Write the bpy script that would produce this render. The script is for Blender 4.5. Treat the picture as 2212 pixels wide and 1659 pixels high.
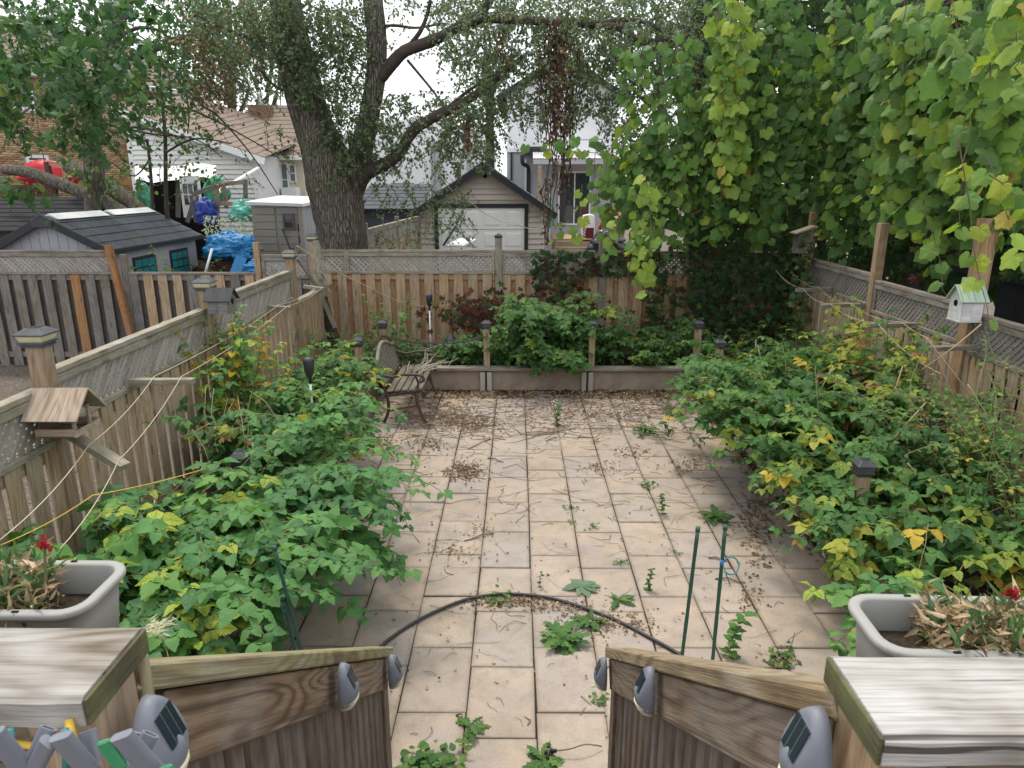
import bpy, bmesh, math, random
import numpy as np
from mathutils import Vector, Matrix, noise as mnoise

random.seed(7); rng = np.random.default_rng(7)
S = bpy.context.scene
C = S.collection
for o in list(bpy.data.objects): bpy.data.objects.remove(o)

# ------------------------------------------------------------------ camera
CAM_H, FPX, PCX, PCY = 2.95, 1533.0, 1106.0, 829.5      # eye height (m); focal length and centre in 2212 px wide photo pixels
PITCH, YAW = math.radians(15.8), math.radians(0.41)
cam_data = bpy.data.cameras.new('camera'); cam = bpy.data.objects.new('camera', cam_data); C.objects.link(cam)
cam.location = (0, 0, CAM_H); cam.rotation_euler = (math.radians(90) - PITCH, 0, YAW)
cam_data.sensor_width = 36; cam_data.lens = FPX / 2212 * 36; cam_data.clip_start = 0.05; cam_data.clip_end = 600
cam_data.dof.use_dof = True; cam_data.dof.focus_distance = 6.5; cam_data.dof.aperture_fstop = 14.0
S.camera = cam

# ------------------------------------------------------------------ sky and sun: bright overcast
SUN_EL, SUN_AZ = math.radians(66), math.radians(-30)     # azimuth from +Y towards +X
wd = bpy.data.worlds.new('World'); S.world = wd; wd.use_nodes = True
wn = wd.node_tree; wn.nodes.clear()
sky = wn.nodes.new('ShaderNodeTexSky'); sky.sky_type = 'NISHITA'; sky.sun_disc = False
sky.sun_elevation = SUN_EL; sky.sun_rotation = SUN_AZ; sky.air_density = 1.2; sky.dust_density = 4.0; sky.ozone_density = 1.0
bg1 = wn.nodes.new('ShaderNodeBackground'); bg1.inputs[1].default_value = 0.11
wn.links.new(sky.outputs[0], bg1.inputs[0])
bg2 = wn.nodes.new('ShaderNodeBackground'); bg2.inputs[1].default_value = 1.08      # cloud deck
tc = wn.nodes.new('ShaderNodeTexCoord'); cn = wn.nodes.new('ShaderNodeTexNoise'); cn.inputs['Scale'].default_value = 2.2; cn.inputs['Detail'].default_value = 5
wn.links.new(tc.outputs['Generated'], cn.inputs['Vector'])
cr = wn.nodes.new('ShaderNodeValToRGB'); cr.color_ramp.elements[0].position = 0.3; cr.color_ramp.elements[1].position = 0.7
cr.color_ramp.elements[0].color = (0.78, 0.83, 0.88, 1); cr.color_ramp.elements[1].color = (1.0, 1.0, 1.0, 1)
wn.links.new(cn.outputs['Fac'], cr.inputs['Fac']); wn.links.new(cr.outputs[0], bg2.inputs[0])
mx = wn.nodes.new('ShaderNodeMixShader'); mx.inputs[0].default_value = 0.8
wn.links.new(bg1.outputs[0], mx.inputs[1]); wn.links.new(bg2.outputs[0], mx.inputs[2])
wo = wn.nodes.new('ShaderNodeOutputWorld'); wn.links.new(mx.outputs[0], wo.inputs[0])
sl = bpy.data.lights.new('sun', 'SUN'); sl.energy = 1.5; sl.angle = math.radians(11); sl.color = (1.0, 0.93, 0.80)
sun = bpy.data.objects.new('sun', sl); C.objects.link(sun)
sd = Vector((math.sin(SUN_AZ) * math.cos(SUN_EL), math.cos(SUN_AZ) * math.cos(SUN_EL), math.sin(SUN_EL)))
sun.rotation_euler = sd.to_track_quat('Z', 'Y').to_euler()
S.view_settings.view_transform = 'Standard'; S.view_settings.look = 'None'; S.view_settings.gamma = 1; S.view_settings.use_curve_mapping = False
S.view_settings.exposure = 0.88
S.render.engine = 'CYCLES'
cy = S.cycles; cy.max_bounces = 6; cy.diffuse_bounces = 3; cy.glossy_bounces = 2; cy.transmission_bounces = 4; cy.transparent_max_bounces = 4
cy.use_denoising = True; cy.caustics_reflective = False; cy.caustics_refractive = False
try: cy.denoiser = 'OPENIMAGEDENOISE'
except Exception: pass

# ------------------------------------------------------------------ photo pixel -> point on a real plane of the place
_f = np.array([-math.sin(YAW) * math.cos(PITCH), math.cos(YAW) * math.cos(PITCH), -math.sin(PITCH)])
_r = np.array([math.cos(YAW), math.sin(YAW), 0.0]); _u = np.cross(_r, _f); _o = np.array([0, 0, CAM_H])
def _ray(x, y): return _f * FPX + _r * (x - PCX) - _u * (y - PCY)
def aty(x, y, Y): d = _ray(x, y); return Vector(_o + d * (Y / d[1]))
def atx(x, y, X): d = _ray(x, y); return Vector(_o + d * (X / d[0]))
def atz(x, y, Z): d = _ray(x, y); return Vector(_o + d * ((Z - CAM_H) / d[2]))
def proj(P):
    d = np.asarray(P, float) - _o; z = d @ _f; zz = np.maximum(z, .05)
    return PCX + (d @ _r) * FPX / zz, PCY - (d @ _u) * FPX / zz, z

# ------------------------------------------------------------------ object helpers
W = {}
def thing(name, label, cat, loc=(0, 0, 0), group=None, kind=None):
    o = bpy.data.objects.new(name, None); C.objects.link(o); o.empty_display_size = .1
    o.location = loc; W[o.name] = Matrix.Translation(Vector(loc))
    return tag(o, label, cat, group, kind)
def tag(o, label=None, cat=None, group=None, kind=None):
    if label: o['label'] = label
    if cat: o['category'] = cat
    if group: o['group'] = group
    if kind: o['kind'] = kind
    return o
def put(name, me, parent=None, M=None):
    o = bpy.data.objects.new(name, me); C.objects.link(o)
    M = M if M is not None else Matrix.Identity(4)
    if parent is not None:
        o.parent = parent; o.matrix_parent_inverse = W[parent.name].inverted()
    o.matrix_basis = M; W[o.name] = M
    return o
def fastmesh(name, V, T, mat, smooth=False, uv=None, col=None):
    V = np.asarray(V, np.float32).reshape(-1, 3); T = np.asarray(T, np.int32).reshape(-1, 3)
    me = bpy.data.meshes.new(name)
    me.vertices.add(len(V)); me.vertices.foreach_set('co', V.ravel())
    me.loops.add(T.size); me.loops.foreach_set('vertex_index', T.ravel())
    me.polygons.add(len(T)); me.polygons.foreach_set('loop_start', np.arange(0, T.size, 3, dtype=np.int32))
    me.polygons.foreach_set('loop_total', np.full(len(T), 3, np.int32))
    if smooth: me.polygons.foreach_set('use_smooth', np.ones(len(T), bool))
    if uv is not None:
        l = me.uv_layers.new(name='uv'); l.data.foreach_set('uv', np.asarray(uv, np.float32)[T.ravel()].ravel())
    if col is not None:
        a = me.attributes.new('lc', 'FLOAT_COLOR', 'POINT'); a.data.foreach_set('color', np.asarray(col, np.float32).ravel())
    me.materials.append(mat); me.update(); me.validate()
    return me
class MB:
    """collects shapes for ONE mesh"""
    def __init__(s): s.v = []; s.f = []
    def add(s, vs, fs):
        n = len(s.v); s.v += [tuple(v) for v in vs]; s.f += [tuple(i + n for i in f) for f in fs]; return s
    def box(s, a, b):
        (x0, y0, z0), (x1, y1, z1) = a, b
        return s.add([(x0, y0, z0), (x1, y0, z0), (x1, y1, z0), (x0, y1, z0), (x0, y0, z1), (x1, y0, z1), (x1, y1, z1), (x0, y1, z1)],
                     [(3, 2, 1, 0), (4, 5, 6, 7), (0, 1, 5, 4), (1, 2, 6, 5), (2, 3, 7, 6), (3, 0, 4, 7)])
    def bar(s, p0, p1, w, t, up=(0, 0, 1)):
        M = frame(p0, p1, up); L = (Vector(p1) - Vector(p0)).length
        m = MB().box((0, -w / 2, -t / 2), (L, w / 2, t / 2))
        return s.add([M @ Vector(v) for v in m.v], m.f)
    def tube(s, pts, rad, n=8, cap=True, jit=None):
        pts = [Vector(p) for p in pts]
        if not hasattr(rad, '__len__'): rad = [rad] * len(pts)
        t0 = (pts[1] - pts[0]).normalized(); ref = Vector((1, 0, 0)) if abs(t0.x) < .8 else Vector((0, 1, 0))
        u = t0.cross(ref).normalized(); vs = []; fs = []
        for i, p in enumerate(pts):
            t = (pts[min(i + 1, len(pts) - 1)] - pts[max(i - 1, 0)]).normalized()
            u = (u - t * u.dot(t)).normalized(); w = t.cross(u)
            for k in range(n):
                a = 2 * math.pi * k / n; r = rad[i]
                d = u * math.cos(a) + w * math.sin(a)
                if jit: r *= jit(p, d, a)
                vs.append(p + d * r)
        for i in range(len(pts) - 1):
            for k in range(n):
                k2 = (k + 1) % n; fs.append((i * n + k, i * n + k2, (i + 1) * n + k2, (i + 1) * n + k))
        if cap:
            fs.append(tuple(range(n - 1, -1, -1))); fs.append(tuple((len(pts) - 1) * n + k for k in range(n)))
        return s.add(vs, fs)
    def prism(s, poly, h0, h1, ax='z'):
        n = len(poly); mk_ = {'z': lambda a, b, h: (a, b, h), 'y': lambda a, b, h: (a, h, b), 'x': lambda a, b, h: (h, a, b)}[ax]
        return s.add([mk_(a, b, h0) for a, b in poly] + [mk_(a, b, h1) for a, b in poly],
                     [tuple(range(n - 1, -1, -1)), tuple(range(n, 2 * n))] + [(i, (i + 1) % n, n + (i + 1) % n, n + i) for i in range(n)])
    def lathe(s, prof, n=12, c=(0, 0, 0)):
        vs = [(c[0] + r * math.cos(2 * math.pi * k / n), c[1] + r * math.sin(2 * math.pi * k / n), c[2] + z) for r, z in prof for k in range(n)]
        fs = [(i * n + k, i * n + (k + 1) % n, (i + 1) * n + (k + 1) % n, (i + 1) * n + k) for i in range(len(prof) - 1) for k in range(n)]
        fs += [tuple(range(n - 1, -1, -1)), tuple((len(prof) - 1) * n + k for k in range(n))]
        return s.add(vs, fs)
    def xf(s, M): s.v = [tuple(M @ Vector(v)) for v in s.v]; return s
    def mesh(s, name, mat, smooth=False, bevel=0, recalc=True):
        me = bpy.data.meshes.new(name); me.from_pydata(s.v, [], s.f)
        if bevel or recalc:
            bm = bmesh.new(); bm.from_mesh(me)
            if bevel: bmesh.ops.bevel(bm, geom=[e for e in bm.edges], offset=bevel, segments=1, affect='EDGES', profile=.5)
            bmesh.ops.recalc_face_normals(bm, faces=bm.faces); bm.to_mesh(me); bm.free()
        if smooth: me.polygons.foreach_set('use_smooth', np.ones(len(me.polygons), bool))
        me.materials.append(mat); me.update(); return me
    def build(s, name, mat, parent=None, smooth=False, bevel=0, M=None):
        return put(name, s.mesh(name, mat, smooth, bevel), parent, M)
def frame(p0, p1, up=(0, 0, 1)):
    """local X runs p0->p1, local Z is the direction `up` made square to it"""
    p0 = Vector(p0); x = (Vector(p1) - p0).normalized(); z = Vector(up); z = z - x * z.dot(x)
    if z.length < 1e-5: z = Vector((0, 1, 0)) - x * x.y
    z.normalize(); y = z.cross(x)
    return Matrix(((x.x, y.x, z.x, p0.x), (x.y, y.y, z.y, p0.y), (x.z, y.z, z.z, p0.z), (0, 0, 0, 1)))
_bc = {}
def board(name, p0, p1, w, t, mat, parent=None, up=(0, 0, 1), bev=.003):
    """one sawn board from p0 to p1: width w, thickness t along `up`; alike boards share mesh data"""
    L = round((Vector(p1) - Vector(p0)).length, 3); key = (L, round(w, 4), round(t, 4), mat.name, bev)
    if key not in _bc:
        _bc[key] = MB().box((0, -w / 2, -t / 2), (L, w / 2, t / 2)).mesh(name, mat, bevel=bev)
    return put(name, _bc[key], parent, frame(p0, p1, up))
def boxpart(name, a, b, mat, parent=None, bev=.004):
    a, b = Vector(a), Vector(b); c = (a + b) / 2; h = (b - a) / 2; h = Vector([abs(q) for q in h])
    key = (round(h.x, 4), round(h.y, 4), round(h.z, 4), mat.name, bev, 'c')
    if key not in _bc: _bc[key] = MB().box(-h, h).mesh(name, mat, bevel=min(bev, min(h) * .6))
    return put(name, _bc[key], parent, Matrix.Translation(c))

# ------------------------------------------------------------------ materials
class NT:
    def __init__(s, name):
        s.m = bpy.data.materials.new(name); s.m.use_nodes = True; s.t = s.m.node_tree; s.b = s.t.nodes['Principled BSDF']; s.out = s.t.nodes['Material Output']
    def n(s, typ, **k):
        nd = s.t.nodes.new(typ)
        for a, v in k.items(): setattr(nd, a, v)
        return nd
    def set(s, sock, v):
        if isinstance(v, bpy.types.NodeSocket): s.t.links.new(v, sock)
        else: sock.default_value = v if not (isinstance(v, tuple) and len(v) == 3 and sock.type == 'RGBA') else (*v, 1)
    def tc(s, w='Object'): return s.n('ShaderNodeTexCoord').outputs[w]
    def map(s, vec, scale=(1, 1, 1), loc=None):
        nd = s.n('ShaderNodeMapping'); s.set(nd.inputs['Vector'], vec); s.set(nd.inputs['Scale'], scale)
        if loc is not None: s.set(nd.inputs['Location'], loc)
        return nd.outputs[0]
    def rand(s): return s.n('ShaderNodeObjectInfo').outputs['Random']
    def noise(s, vec, sc, det=3, rough=.55, dist=0):
        nd = s.n('ShaderNodeTexNoise'); s.set(nd.inputs['Vector'], vec); nd.inputs['Scale'].default_value = sc
        nd.inputs['Detail'].default_value = det; nd.inputs['Roughness'].default_value = rough; nd.inputs['Distortion'].default_value = dist
        return nd.outputs['Fac']
    def voro(s, vec, sc, feat='F1', out='Distance'):
        nd = s.n('ShaderNodeTexVoronoi', feature=feat); s.set(nd.inputs['Vector'], vec); nd.inputs['Scale'].default_value = sc
        return nd.outputs[out]
    def ramp(s, fac, st, mode='LINEAR'):
        nd = s.n('ShaderNodeValToRGB'); s.set(nd.inputs['Fac'], fac); e = nd.color_ramp; e.interpolation = mode
        while len(e.elements) < len(st): e.elements.new(.5)
        for el, (p, c) in zip(e.elements, st):
            el.position = p; el.color = (c, c, c, 1) if not hasattr(c, '__len__') else (*c[:3], 1)
        return nd.outputs[0]
    def mix(s, fac, a, b, blend='MIX'):
        nd = s.n('ShaderNodeMix', data_type='RGBA', blend_type=blend); s.set(nd.inputs[0], fac); s.set(nd.inputs[6], a); s.set(nd.inputs[7], b)
        return nd.outputs[2]
    def math(s, op, a, b=0.0, c=0.0):
        nd = s.n('ShaderNodeMath', operation=op); s.set(nd.inputs[0], a); s.set(nd.inputs[1], b); s.set(nd.inputs[2], c); return nd.outputs[0]
    def comb(s, x, y, z):
        nd = s.n('ShaderNodeCombineXYZ'); s.set(nd.inputs[0], x); s.set(nd.inputs[1], y); s.set(nd.inputs[2], z); return nd.outputs[0]
    def bump(s, h, st=.3, d=.01):
        nd = s.n('ShaderNodeBump'); nd.inputs['Strength'].default_value = st; nd.inputs['Distance'].default_value = d; s.set(nd.inputs['Height'], h)
        s.t.links.new(nd.outputs[0], s.b.inputs['Normal']); return nd.outputs[0]
    def fin(s, col=None, rough=.7, spec=.3, metal=0):
        if col is not None: s.set(s.b.inputs['Base Color'], col)
        s.set(s.b.inputs['Roughness'], rough); s.b.inputs['Specular IOR Level'].default_value = spec; s.set(s.b.inputs['Metallic'], metal)
        return s.m

def wood(name, tones, grey=(.30, .28, .25), greyamt=.35, moss=0.0, rough=.8, rings=.35, knots=.6, streak=.75, gscale=1.0, crack=.35, ringk=1.0):
    """weathered sawn timber; grain along local X, every board its own tone and offset"""
    a = NT(name); r = a.rand(); off = a.math('MULTIPLY', r, 37.0)
    co = a.map(a.tc(), (1, 1, 1), a.comb(off, a.math('MULTIPLY', r, 11.3), a.math('MULTIPLY', r, 23.7)))
    st = [(i / max(1, len(tones) - 1), t) for i, t in enumerate(tones)]
    base = a.ramp(r, st)
    gr = a.noise(a.map(co, (1.6, 34 * gscale, 34 * gscale)), 1.0, 4, .6, .6)
    fine = a.noise(a.map(co, (6, 190 * gscale, 190 * gscale)), 1.0, 2, .6)
    blot = a.noise(co, 3.2, 3, .6)
    col = a.mix(a.ramp(gr, [(.25, 0), (.75, 1)]), a.mix(1, base, (.55, .5, .46), 'MULTIPLY'), base)
    if rings:    # growth rings: contour lines of a smooth stretched field give straight grain with cathedral loops
        fld = a.noise(a.map(co, (.9, 5.5, 5.5)), 1.0, 1.2, .4, .35)
        fr_ = a.math('ABSOLUTE', a.math('SUBTRACT', a.math('FRACT', a.math('ADD', a.math('MULTIPLY', fld, 15.0 * ringk), a.math('MULTIPLY', gr, .35))), .5))
        col = a.mix(a.math('MULTIPLY', a.ramp(fr_, [(.05, 1), (.34, 0)]), rings), col, a.mix(1, col, (.42, .34, .28), 'MULTIPLY'))
    col = a.mix(a.math('MULTIPLY', a.ramp(blot, [(.38, 0), (.62, 1)]), greyamt), col, grey)
    col = a.mix(a.math('MULTIPLY', a.ramp(fine, [(.3, 1), (.55, 0)]), .5), col, a.mix(1, col, (.42, .38, .35), 'MULTIPLY'))
    if crack:
        ck = a.noise(a.map(co, (.7, 48 * gscale, 48 * gscale)), 1.0, 2, .5, .25); col = a.mix(a.math('MULTIPLY', a.ramp(ck, [(.325, 1), (.36, 0)]), crack), col, (.06, .05, .042))
    if knots:
        kv = a.voro(a.map(co, (2.4, 9, 5)), 1.0); k = a.ramp(kv, [(.09, 1), (.2, 0)])
        col = a.mix(a.math('MULTIPLY', k, knots), col, (.085, .055, .035))
    if moss:
        mo = a.noise(co, 4.5, 5, .7); m2 = a.ramp(mo, [(.45 , 0), (.62, 1)])
        col = a.mix(a.math('MULTIPLY', m2, moss), col, (.15, .16, .055))
    h = a.math('ADD', a.math('MULTIPLY', gr, .7), fine)
    a.bump(h, .55, .0035)
    return a.fin(col, rough, .2)

def plain(name, col, rough=.5, spec=.4, metal=0, var=.12, sc=6, bump=0, dirt=.0, dirtcol=(.08, .06, .04)):
    a = NT(name); co = a.tc(); n = a.noise(co, sc, 4, .6)
    c = a.mix(n, tuple(q * (1 - var) for q in col), tuple(min(1, q * (1 + var)) for q in col))
    if dirt:
        d = a.ramp(a.noise(a.map(co, (1, 1, .6)), sc * .7, 5, .7), [(.42, 0), (.7, 1)]); c = a.mix(a.math('MULTIPLY', d, dirt), c, dirtcol)
    if bump: a.bump(a.noise(co, sc * 12, 3), bump, .004)
    return a.fin(c, rough, spec, metal)

M = {}
M['fence'] = wood('fence_wood', [(.47, .33, .20), (.51, .385, .245), (.42, .335, .235), (.54, .395, .235), (.41, .32, .225)], (.45, .40, .33), .32)
M['fence_back'] = wood('fence_wood_back', [(.50, .355, .215), (.55, .41, .25), (.45, .36, .25), (.53, .375, .22)], (.47, .40, .31), .25)
M['fence_rear'] = wood('fence_wood_sheltered', [(.50, .28, .14), (.54, .33, .18), (.48, .31, .18)], (.45, .34, .24), .25)
M['fence_grey'] = wood('fence_wood_grey', [(.19, .185, .18), (.24, .225, .21), (.22, .20, .17), (.27, .23, .18), (.18, .18, .18)], (.26, .25, .245), .45)
M['fence_dark'] = wood('fence_wood_dark', [(.11, .10, .095), (.14, .12, .11)], (.15, .14, .13), .3)
M['fence_orange'] = wood('fence_wood_new', [(.44, .22, .09), (.46, .25, .11)], (.30, .2, .13), .35)
M['lattice'] = wood('lattice_wood', [(.36, .34, .31), (.44, .42, .38), (.40, .37, .33), (.31, .28, .245)], (.45, .43, .40), .4, rings=0, knots=0)
M['lattice_dark'] = wood('lattice_wood_dark', [(.22, .205, .19), (.28, .26, .24), (.25, .23, .2)], (.29, .28, .26), .4, rings=0, knots=0)  # darker tones than the other lattice wood
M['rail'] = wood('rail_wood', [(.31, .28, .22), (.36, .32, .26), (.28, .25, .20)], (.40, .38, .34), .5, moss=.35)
M['rail_dark'] = wood('rail_wood_dark', [(.24, .21, .18), (.28, .25, .21)], (.32, .30, .28), .5, moss=.1)  # darker rail tones with less moss
M['post'] = wood('post_wood', [(.42, .29, .17), (.46, .33, .20), (.38, .28, .18)], (.36, .32, .27), .3)
M['post_new'] = wood('post_wood_fresh', [(.42, .27, .14), (.47, .32, .18)], (.40, .33, .24), .35)
M['deckcap'] = wood('deck_cap_wood', [(.27, .245, .215), (.31, .29, .26)], (.46, .45, .445), .8, moss=.06, gscale=1.15, rings=.7, knots=.95, crack=.95, ringk=1.3)
M['endgrain'] = wood('mossy_end_grain', [(.10, .10, .06), (.13, .12, .07)], (.12, .12, .08), .4, moss=.7, rings=.5, knots=.3)
M['handrail'] = wood('handrail_wood', [(.36, .28, .17), (.42, .31, .17)], (.33, .30, .25), .4, moss=.12, gscale=1.2, rings=.85, crack=.6)
M['handrail_mossy'] = wood('handrail_wood_mossy', [(.34, .30, .18), (.36, .30, .17)], (.36, .35, .27), .35, moss=.5, gscale=1.2, rings=.75, crack=.5)
M['skirt'] = wood('stair_board_wood', [(.30, .215, .14), (.25, .19, .135)], (.27, .25, .22), .4, gscale=1.2, rings=.85, crack=.6)
M['baluster'] = wood('baluster_wood', [(.15, .115, .09), (.22, .17, .13), (.18, .14, .115)], (.26, .24, .22), .4)
M['plank'] = wood('bed_plank_wood', [(.27, .24, .20), (.31, .28, .23)], (.30, .29, .27), .45, moss=.15)
M['feeder'] = wood('feeder_wood', [(.46, .36, .27), (.50, .40, .30)], (.46, .42, .38), .4, gscale=.7)
M['feeder_dark'] = wood('feeder_wood_dark', [(.17, .11, .07), (.2, .13, .08)], (.2, .17, .14), .3)
M['bench_slat'] = wood('bench_slat_wood', [(.11, .10, .085), (.15, .13, .11)], (.24, .23, .19), .5, moss=.2)
M['newdeck'] = wood('new_deck_wood', [(.52, .39, .22), (.48, .35, .2)], (.4, .34, .25), .2)
M['reddeck'] = wood('red_deck_wood', [(.13, .045, .03), (.16, .06, .04)], (.15, .08, .06), .2)

a = NT('slab_concrete'); co = a.tc(); r = a.rand()
co2 = a.map(co, (1, 1, 1), a.comb(a.math('MULTIPLY', r, 31), a.math('MULTIPLY', r, 17), 0))
tone = a.ramp(r, [(0, (.39, .315, .245)), (.22, (.37, .31, .255)), (.45, (.325, .285, .255)), (.6, (.395, .315, .235)), (.8, (.315, .28, .26)), (1, (.375, .31, .245))])
tone2 = a.ramp(a.math('FRACT', a.math('MULTIPLY', r, 7.7)), [(0, (.31, .275, .26)), (1, (.40, .32, .24))])
bl = a.noise(a.map(co2, (1, 1, 1)), 2.3, 3, .55); c = a.mix(a.ramp(bl, [(.42, 0), (.62, 1)]), tone, tone2)
sp = a.noise(co2, 110, 2, .6); c = a.mix(a.ramp(sp, [(.36, .42), (.5, 0)]), c, a.mix(1, c, (.62, .58, .54), 'MULTIPLY'))
c = a.mix(a.ramp(sp, [(.62, 0), (.72, .35)]), c, (.62, .55, .46))
dt = a.noise(co2, 5.5, 6, .72); c = a.mix(a.math('MULTIPLY', a.ramp(dt, [(.46, 0), (.72, 1)]), .6), c, (.19, .155, .125))
sx = a.n('ShaderNodeSeparateXYZ'); a.set(sx.inputs[0], co)
ex = a.math('SUBTRACT', .199, a.math('ABSOLUTE', sx.outputs[0])); ey = a.math('SUBTRACT', .2995, a.math('ABSOLUTE', sx.outputs[1]))
ed = a.math('ADD', a.math('MINIMUM', ex, ey), a.math('MULTIPLY', a.math('SUBTRACT', a.noise(co2, 14, 4, .7), .5), .05))
wst = a.noise(a.n('ShaderNodeNewGeometry').outputs['Position'], 1.1, 5, .65); c = a.mix(a.math('MULTIPLY', a.ramp(wst, [(.42, 0), (.66, 1)]), .38), c, (.20, .165, .135))
c = a.mix(a.math('MULTIPLY', a.ramp(ed, [(-.01, 1), (.03, 0)]), .5), c, (.155, .125, .095))
a.bump(a.math('ADD', sp, a.math('MULTIPLY', bl, .6)), .5, .004); M['slab'] = a.fin(c, .85, .2)

def ground_mat(name, c1, c2, sc=9, bump=.8):
    a = NT(name); co = a.tc(); n = a.noise(co, sc, 6, .7); n2 = a.noise(co, sc * 9, 4, .7)
    c = a.mix(a.ramp(n, [(.3, 0), (.7, 1)]), c1, c2); c = a.mix(a.ramp(n2, [(.35, .6), (.6, 0)]), c, tuple(q * .35 for q in c1))
    a.bump(a.math('ADD', n, n2), bump, .03); return a.fin(c, .95, .1)
M['soil'] = ground_mat('bed_soil', (.055, .04, .03), (.10, .075, .052))
M['dirt'] = ground_mat('yard_dirt', (.14, .115, .095), (.20, .17, .145), 3)
M['joint'] = ground_mat('joint_grit', (.055, .045, .036), (.09, .075, .06), 20)
M['concrete'] = plain('wall_concrete', (.34, .27, .21), .9, .2, 0, .25, 5, .5, .45, (.14, .10, .07))
M['concrete_grey'] = plain('block_concrete', (.40, .36, .32), .9, .2, 0, .2, 5, .5, .3, (.2, .16, .13))
M['blackplastic'] = plain('black_plastic', (.022, .024, .027), .45, .5, 0, .2, 8, .1, .25, (.10, .095, .085))
M['capgrey'] = plain('lamp_cap_grey', (.06, .066, .076), .6, .25, 0, .2, 8, .1, .3, (.16, .15, .13))
M['lens'] = plain('lamp_lens', (.62, .58, .38), .3, .5, 0, .1, 8, 0, .25, (.3, .26, .15))
M['greyplastic'] = plain('grey_plastic', (.15, .16, .19), .55, .4, 0, .1, 10, .05, .15, (.25, .24, .22))
M['planter'] = plain('planter_plastic', (.27, .27, .255), .6, .3, 0, .06, 5, .05, .2, (.26, .25, .21))
a = NT('solar_cell'); co = a.tc(); br = a.n('ShaderNodeTexBrick'); a.set(br.inputs['Vector'], co); br.inputs['Scale'].default_value = 30
a.set(br.inputs['Color1'], (.012, .02, .03, 1)); a.set(br.inputs['Color2'], (.016, .028, .038, 1)); a.set(br.inputs['Mortar'], (.12, .14, .15, 1)); br.inputs['Mortar Size'].default_value = .015
M['solar'] = a.fin(br.outputs[0], .12, .6)
M['iron'] = plain('cast_iron', (.04, .035, .03), .6, .4, .2, .4, 14, .2, .45, (.15, .075, .045))
M['rust'] = plain('bench_leg_rust', (.10, .06, .042), .75, .3, .1, .35, 12, .3, .4, (.05, .045, .04))
M['stone'] = plain('bench_back_lichen', (.17, .155, .12), .95, .1, 0, .4, 14, .6, .5, (.30, .30, .25))
M['rope'] = plain('cotton_rope', (.50, .44, .32), .9, .1, 0, .15, 30)
M['yrope'] = plain('yellow_rope', (.62, .42, .07), .7, .2, 0, .15, 30)
M['twine'] = plain('straw_twine', (.50, .38, .20), .9, .1, 0, .2, 30)
M['stake'] = plain('green_stake', (.02, .075, .05), .4, .5, 0, .3, 25, .15)
M['stake_pale'] = plain('pale_green_stake', (.30, .46, .36), .5, .4, 0, .2, 12)
M['teal'] = plain('teal_clip', (.02, .17, .19), .4, .5)
M['hose'] = plain('black_hose', (.02, .021, .022), .5, .4, 0, .2, 8, .1, .3, (.09, .08, .06))
M['white'] = plain('white_paint', (.78, .78, .77), .6, .3, 0, .05, 4, .05, .12, (.5, .48, .44))
M['whitebox'] = wood('white_painted_wood', [(.74, .76, .78), (.78, .79, .80)], (.62, .63, .63), .3, rings=0, knots=.15, streak=.2)
M['mint'] = wood('mint_painted_wood', [(.36, .52, .40), (.38, .54, .41)], (.44, .46, .38), .3, rings=0, knots=.2)
M['roofdark'] = plain('roof_felt', (.055, .055, .06), .9, .2, 0, .3, 20, .5, .3, (.12, .115, .11))
M['dark'] = plain('dark_opening', (.012, .012, .012), .9, .1)
M['twig'] = plain('twig_bark', (.155, .115, .085), .9, .1, 0, .35, 9)
M['cane'] = plain('cane_stem', (.17, .15, .07), .8, .2, 0, .4, 9)
M['deadcane'] = plain('dead_cane', (.34, .26, .16), .9, .1, 0, .3, 9)
M['metal'] = plain('dull_metal', (.45, .45, .45), .4, .5, .8, .1)

# leaf material: colour carried by the leaf itself (lc), veins from the leaf's own uv; alpha of lc = yellowing between the veins
def leafmat(name, rough=.5, transl=.36, spec=.25):
    a = NT(name); at = a.n('ShaderNodeAttribute', attribute_name='lc'); uv = a.n('ShaderNodeUVMap'); uv.uv_map = 'uv'
    sx = a.n('ShaderNodeSeparateXYZ'); a.set(sx.inputs[0], uv.outputs[0]); u = sx.outputs[0]; v = a.math('ABSOLUTE', sx.outputs[1])
    side = a.math('ABSOLUTE', a.math('SUBTRACT', a.math('FRACT', a.math('SUBTRACT', a.math('MULTIPLY', u, 7.0), a.math('MULTIPLY', v, 2.2))), .5))
    vein = a.math('MAXIMUM', a.ramp(v, [(.03, 1), (.10, 0)]), a.ramp(side, [(.04, .8), (.17, 0)]))
    wide = a.math('MAXIMUM', a.ramp(v, [(.05, 1), (.3, 0)]), a.ramp(side, [(.06, .95), (.30, 0)]))
    c = at.outputs['Color']
    mot = a.noise(a.tc('Object'), 18, 2, .5)
    c = a.mix(a.math('MULTIPLY', mot, .35), c, a.mix(1, c, (.6, .62, .55), 'MULTIPLY'))
    c = a.mix(a.math('MULTIPLY', vein, .32), c, a.mix(.35, c, (.35, .45, .16)))
    c = a.mix(a.math('MULTIPLY', at.outputs['Alpha'], a.math('SUBTRACT', 1.0, wide)), c, (.42, .46, .06))
    a.bump(a.math('SUBTRACT', a.math('MULTIPLY', v, .4), vein), .5, .004)
    a.fin(c, rough, spec)
    tr = a.n('ShaderNodeBsdfTranslucent'); a.set(tr.inputs['Color'], a.mix(.5, c, a.mix(1, c, (1.5, 1.5, .6), 'MULTIPLY')))
    ms = a.n('ShaderNodeMixShader'); ms.inputs[0].default_value = transl
    a.t.links.new(a.b.outputs[0], ms.inputs[1]); a.t.links.new(tr.outputs[0], ms.inputs[2]); a.t.links.new(ms.outputs[0], a.out.inputs[0])
    return a.m
M['leaf'] = leafmat('living_leaf')
M['dryleaf'] = leafmat('dry_leaf', .9, .1, .1)
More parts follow.
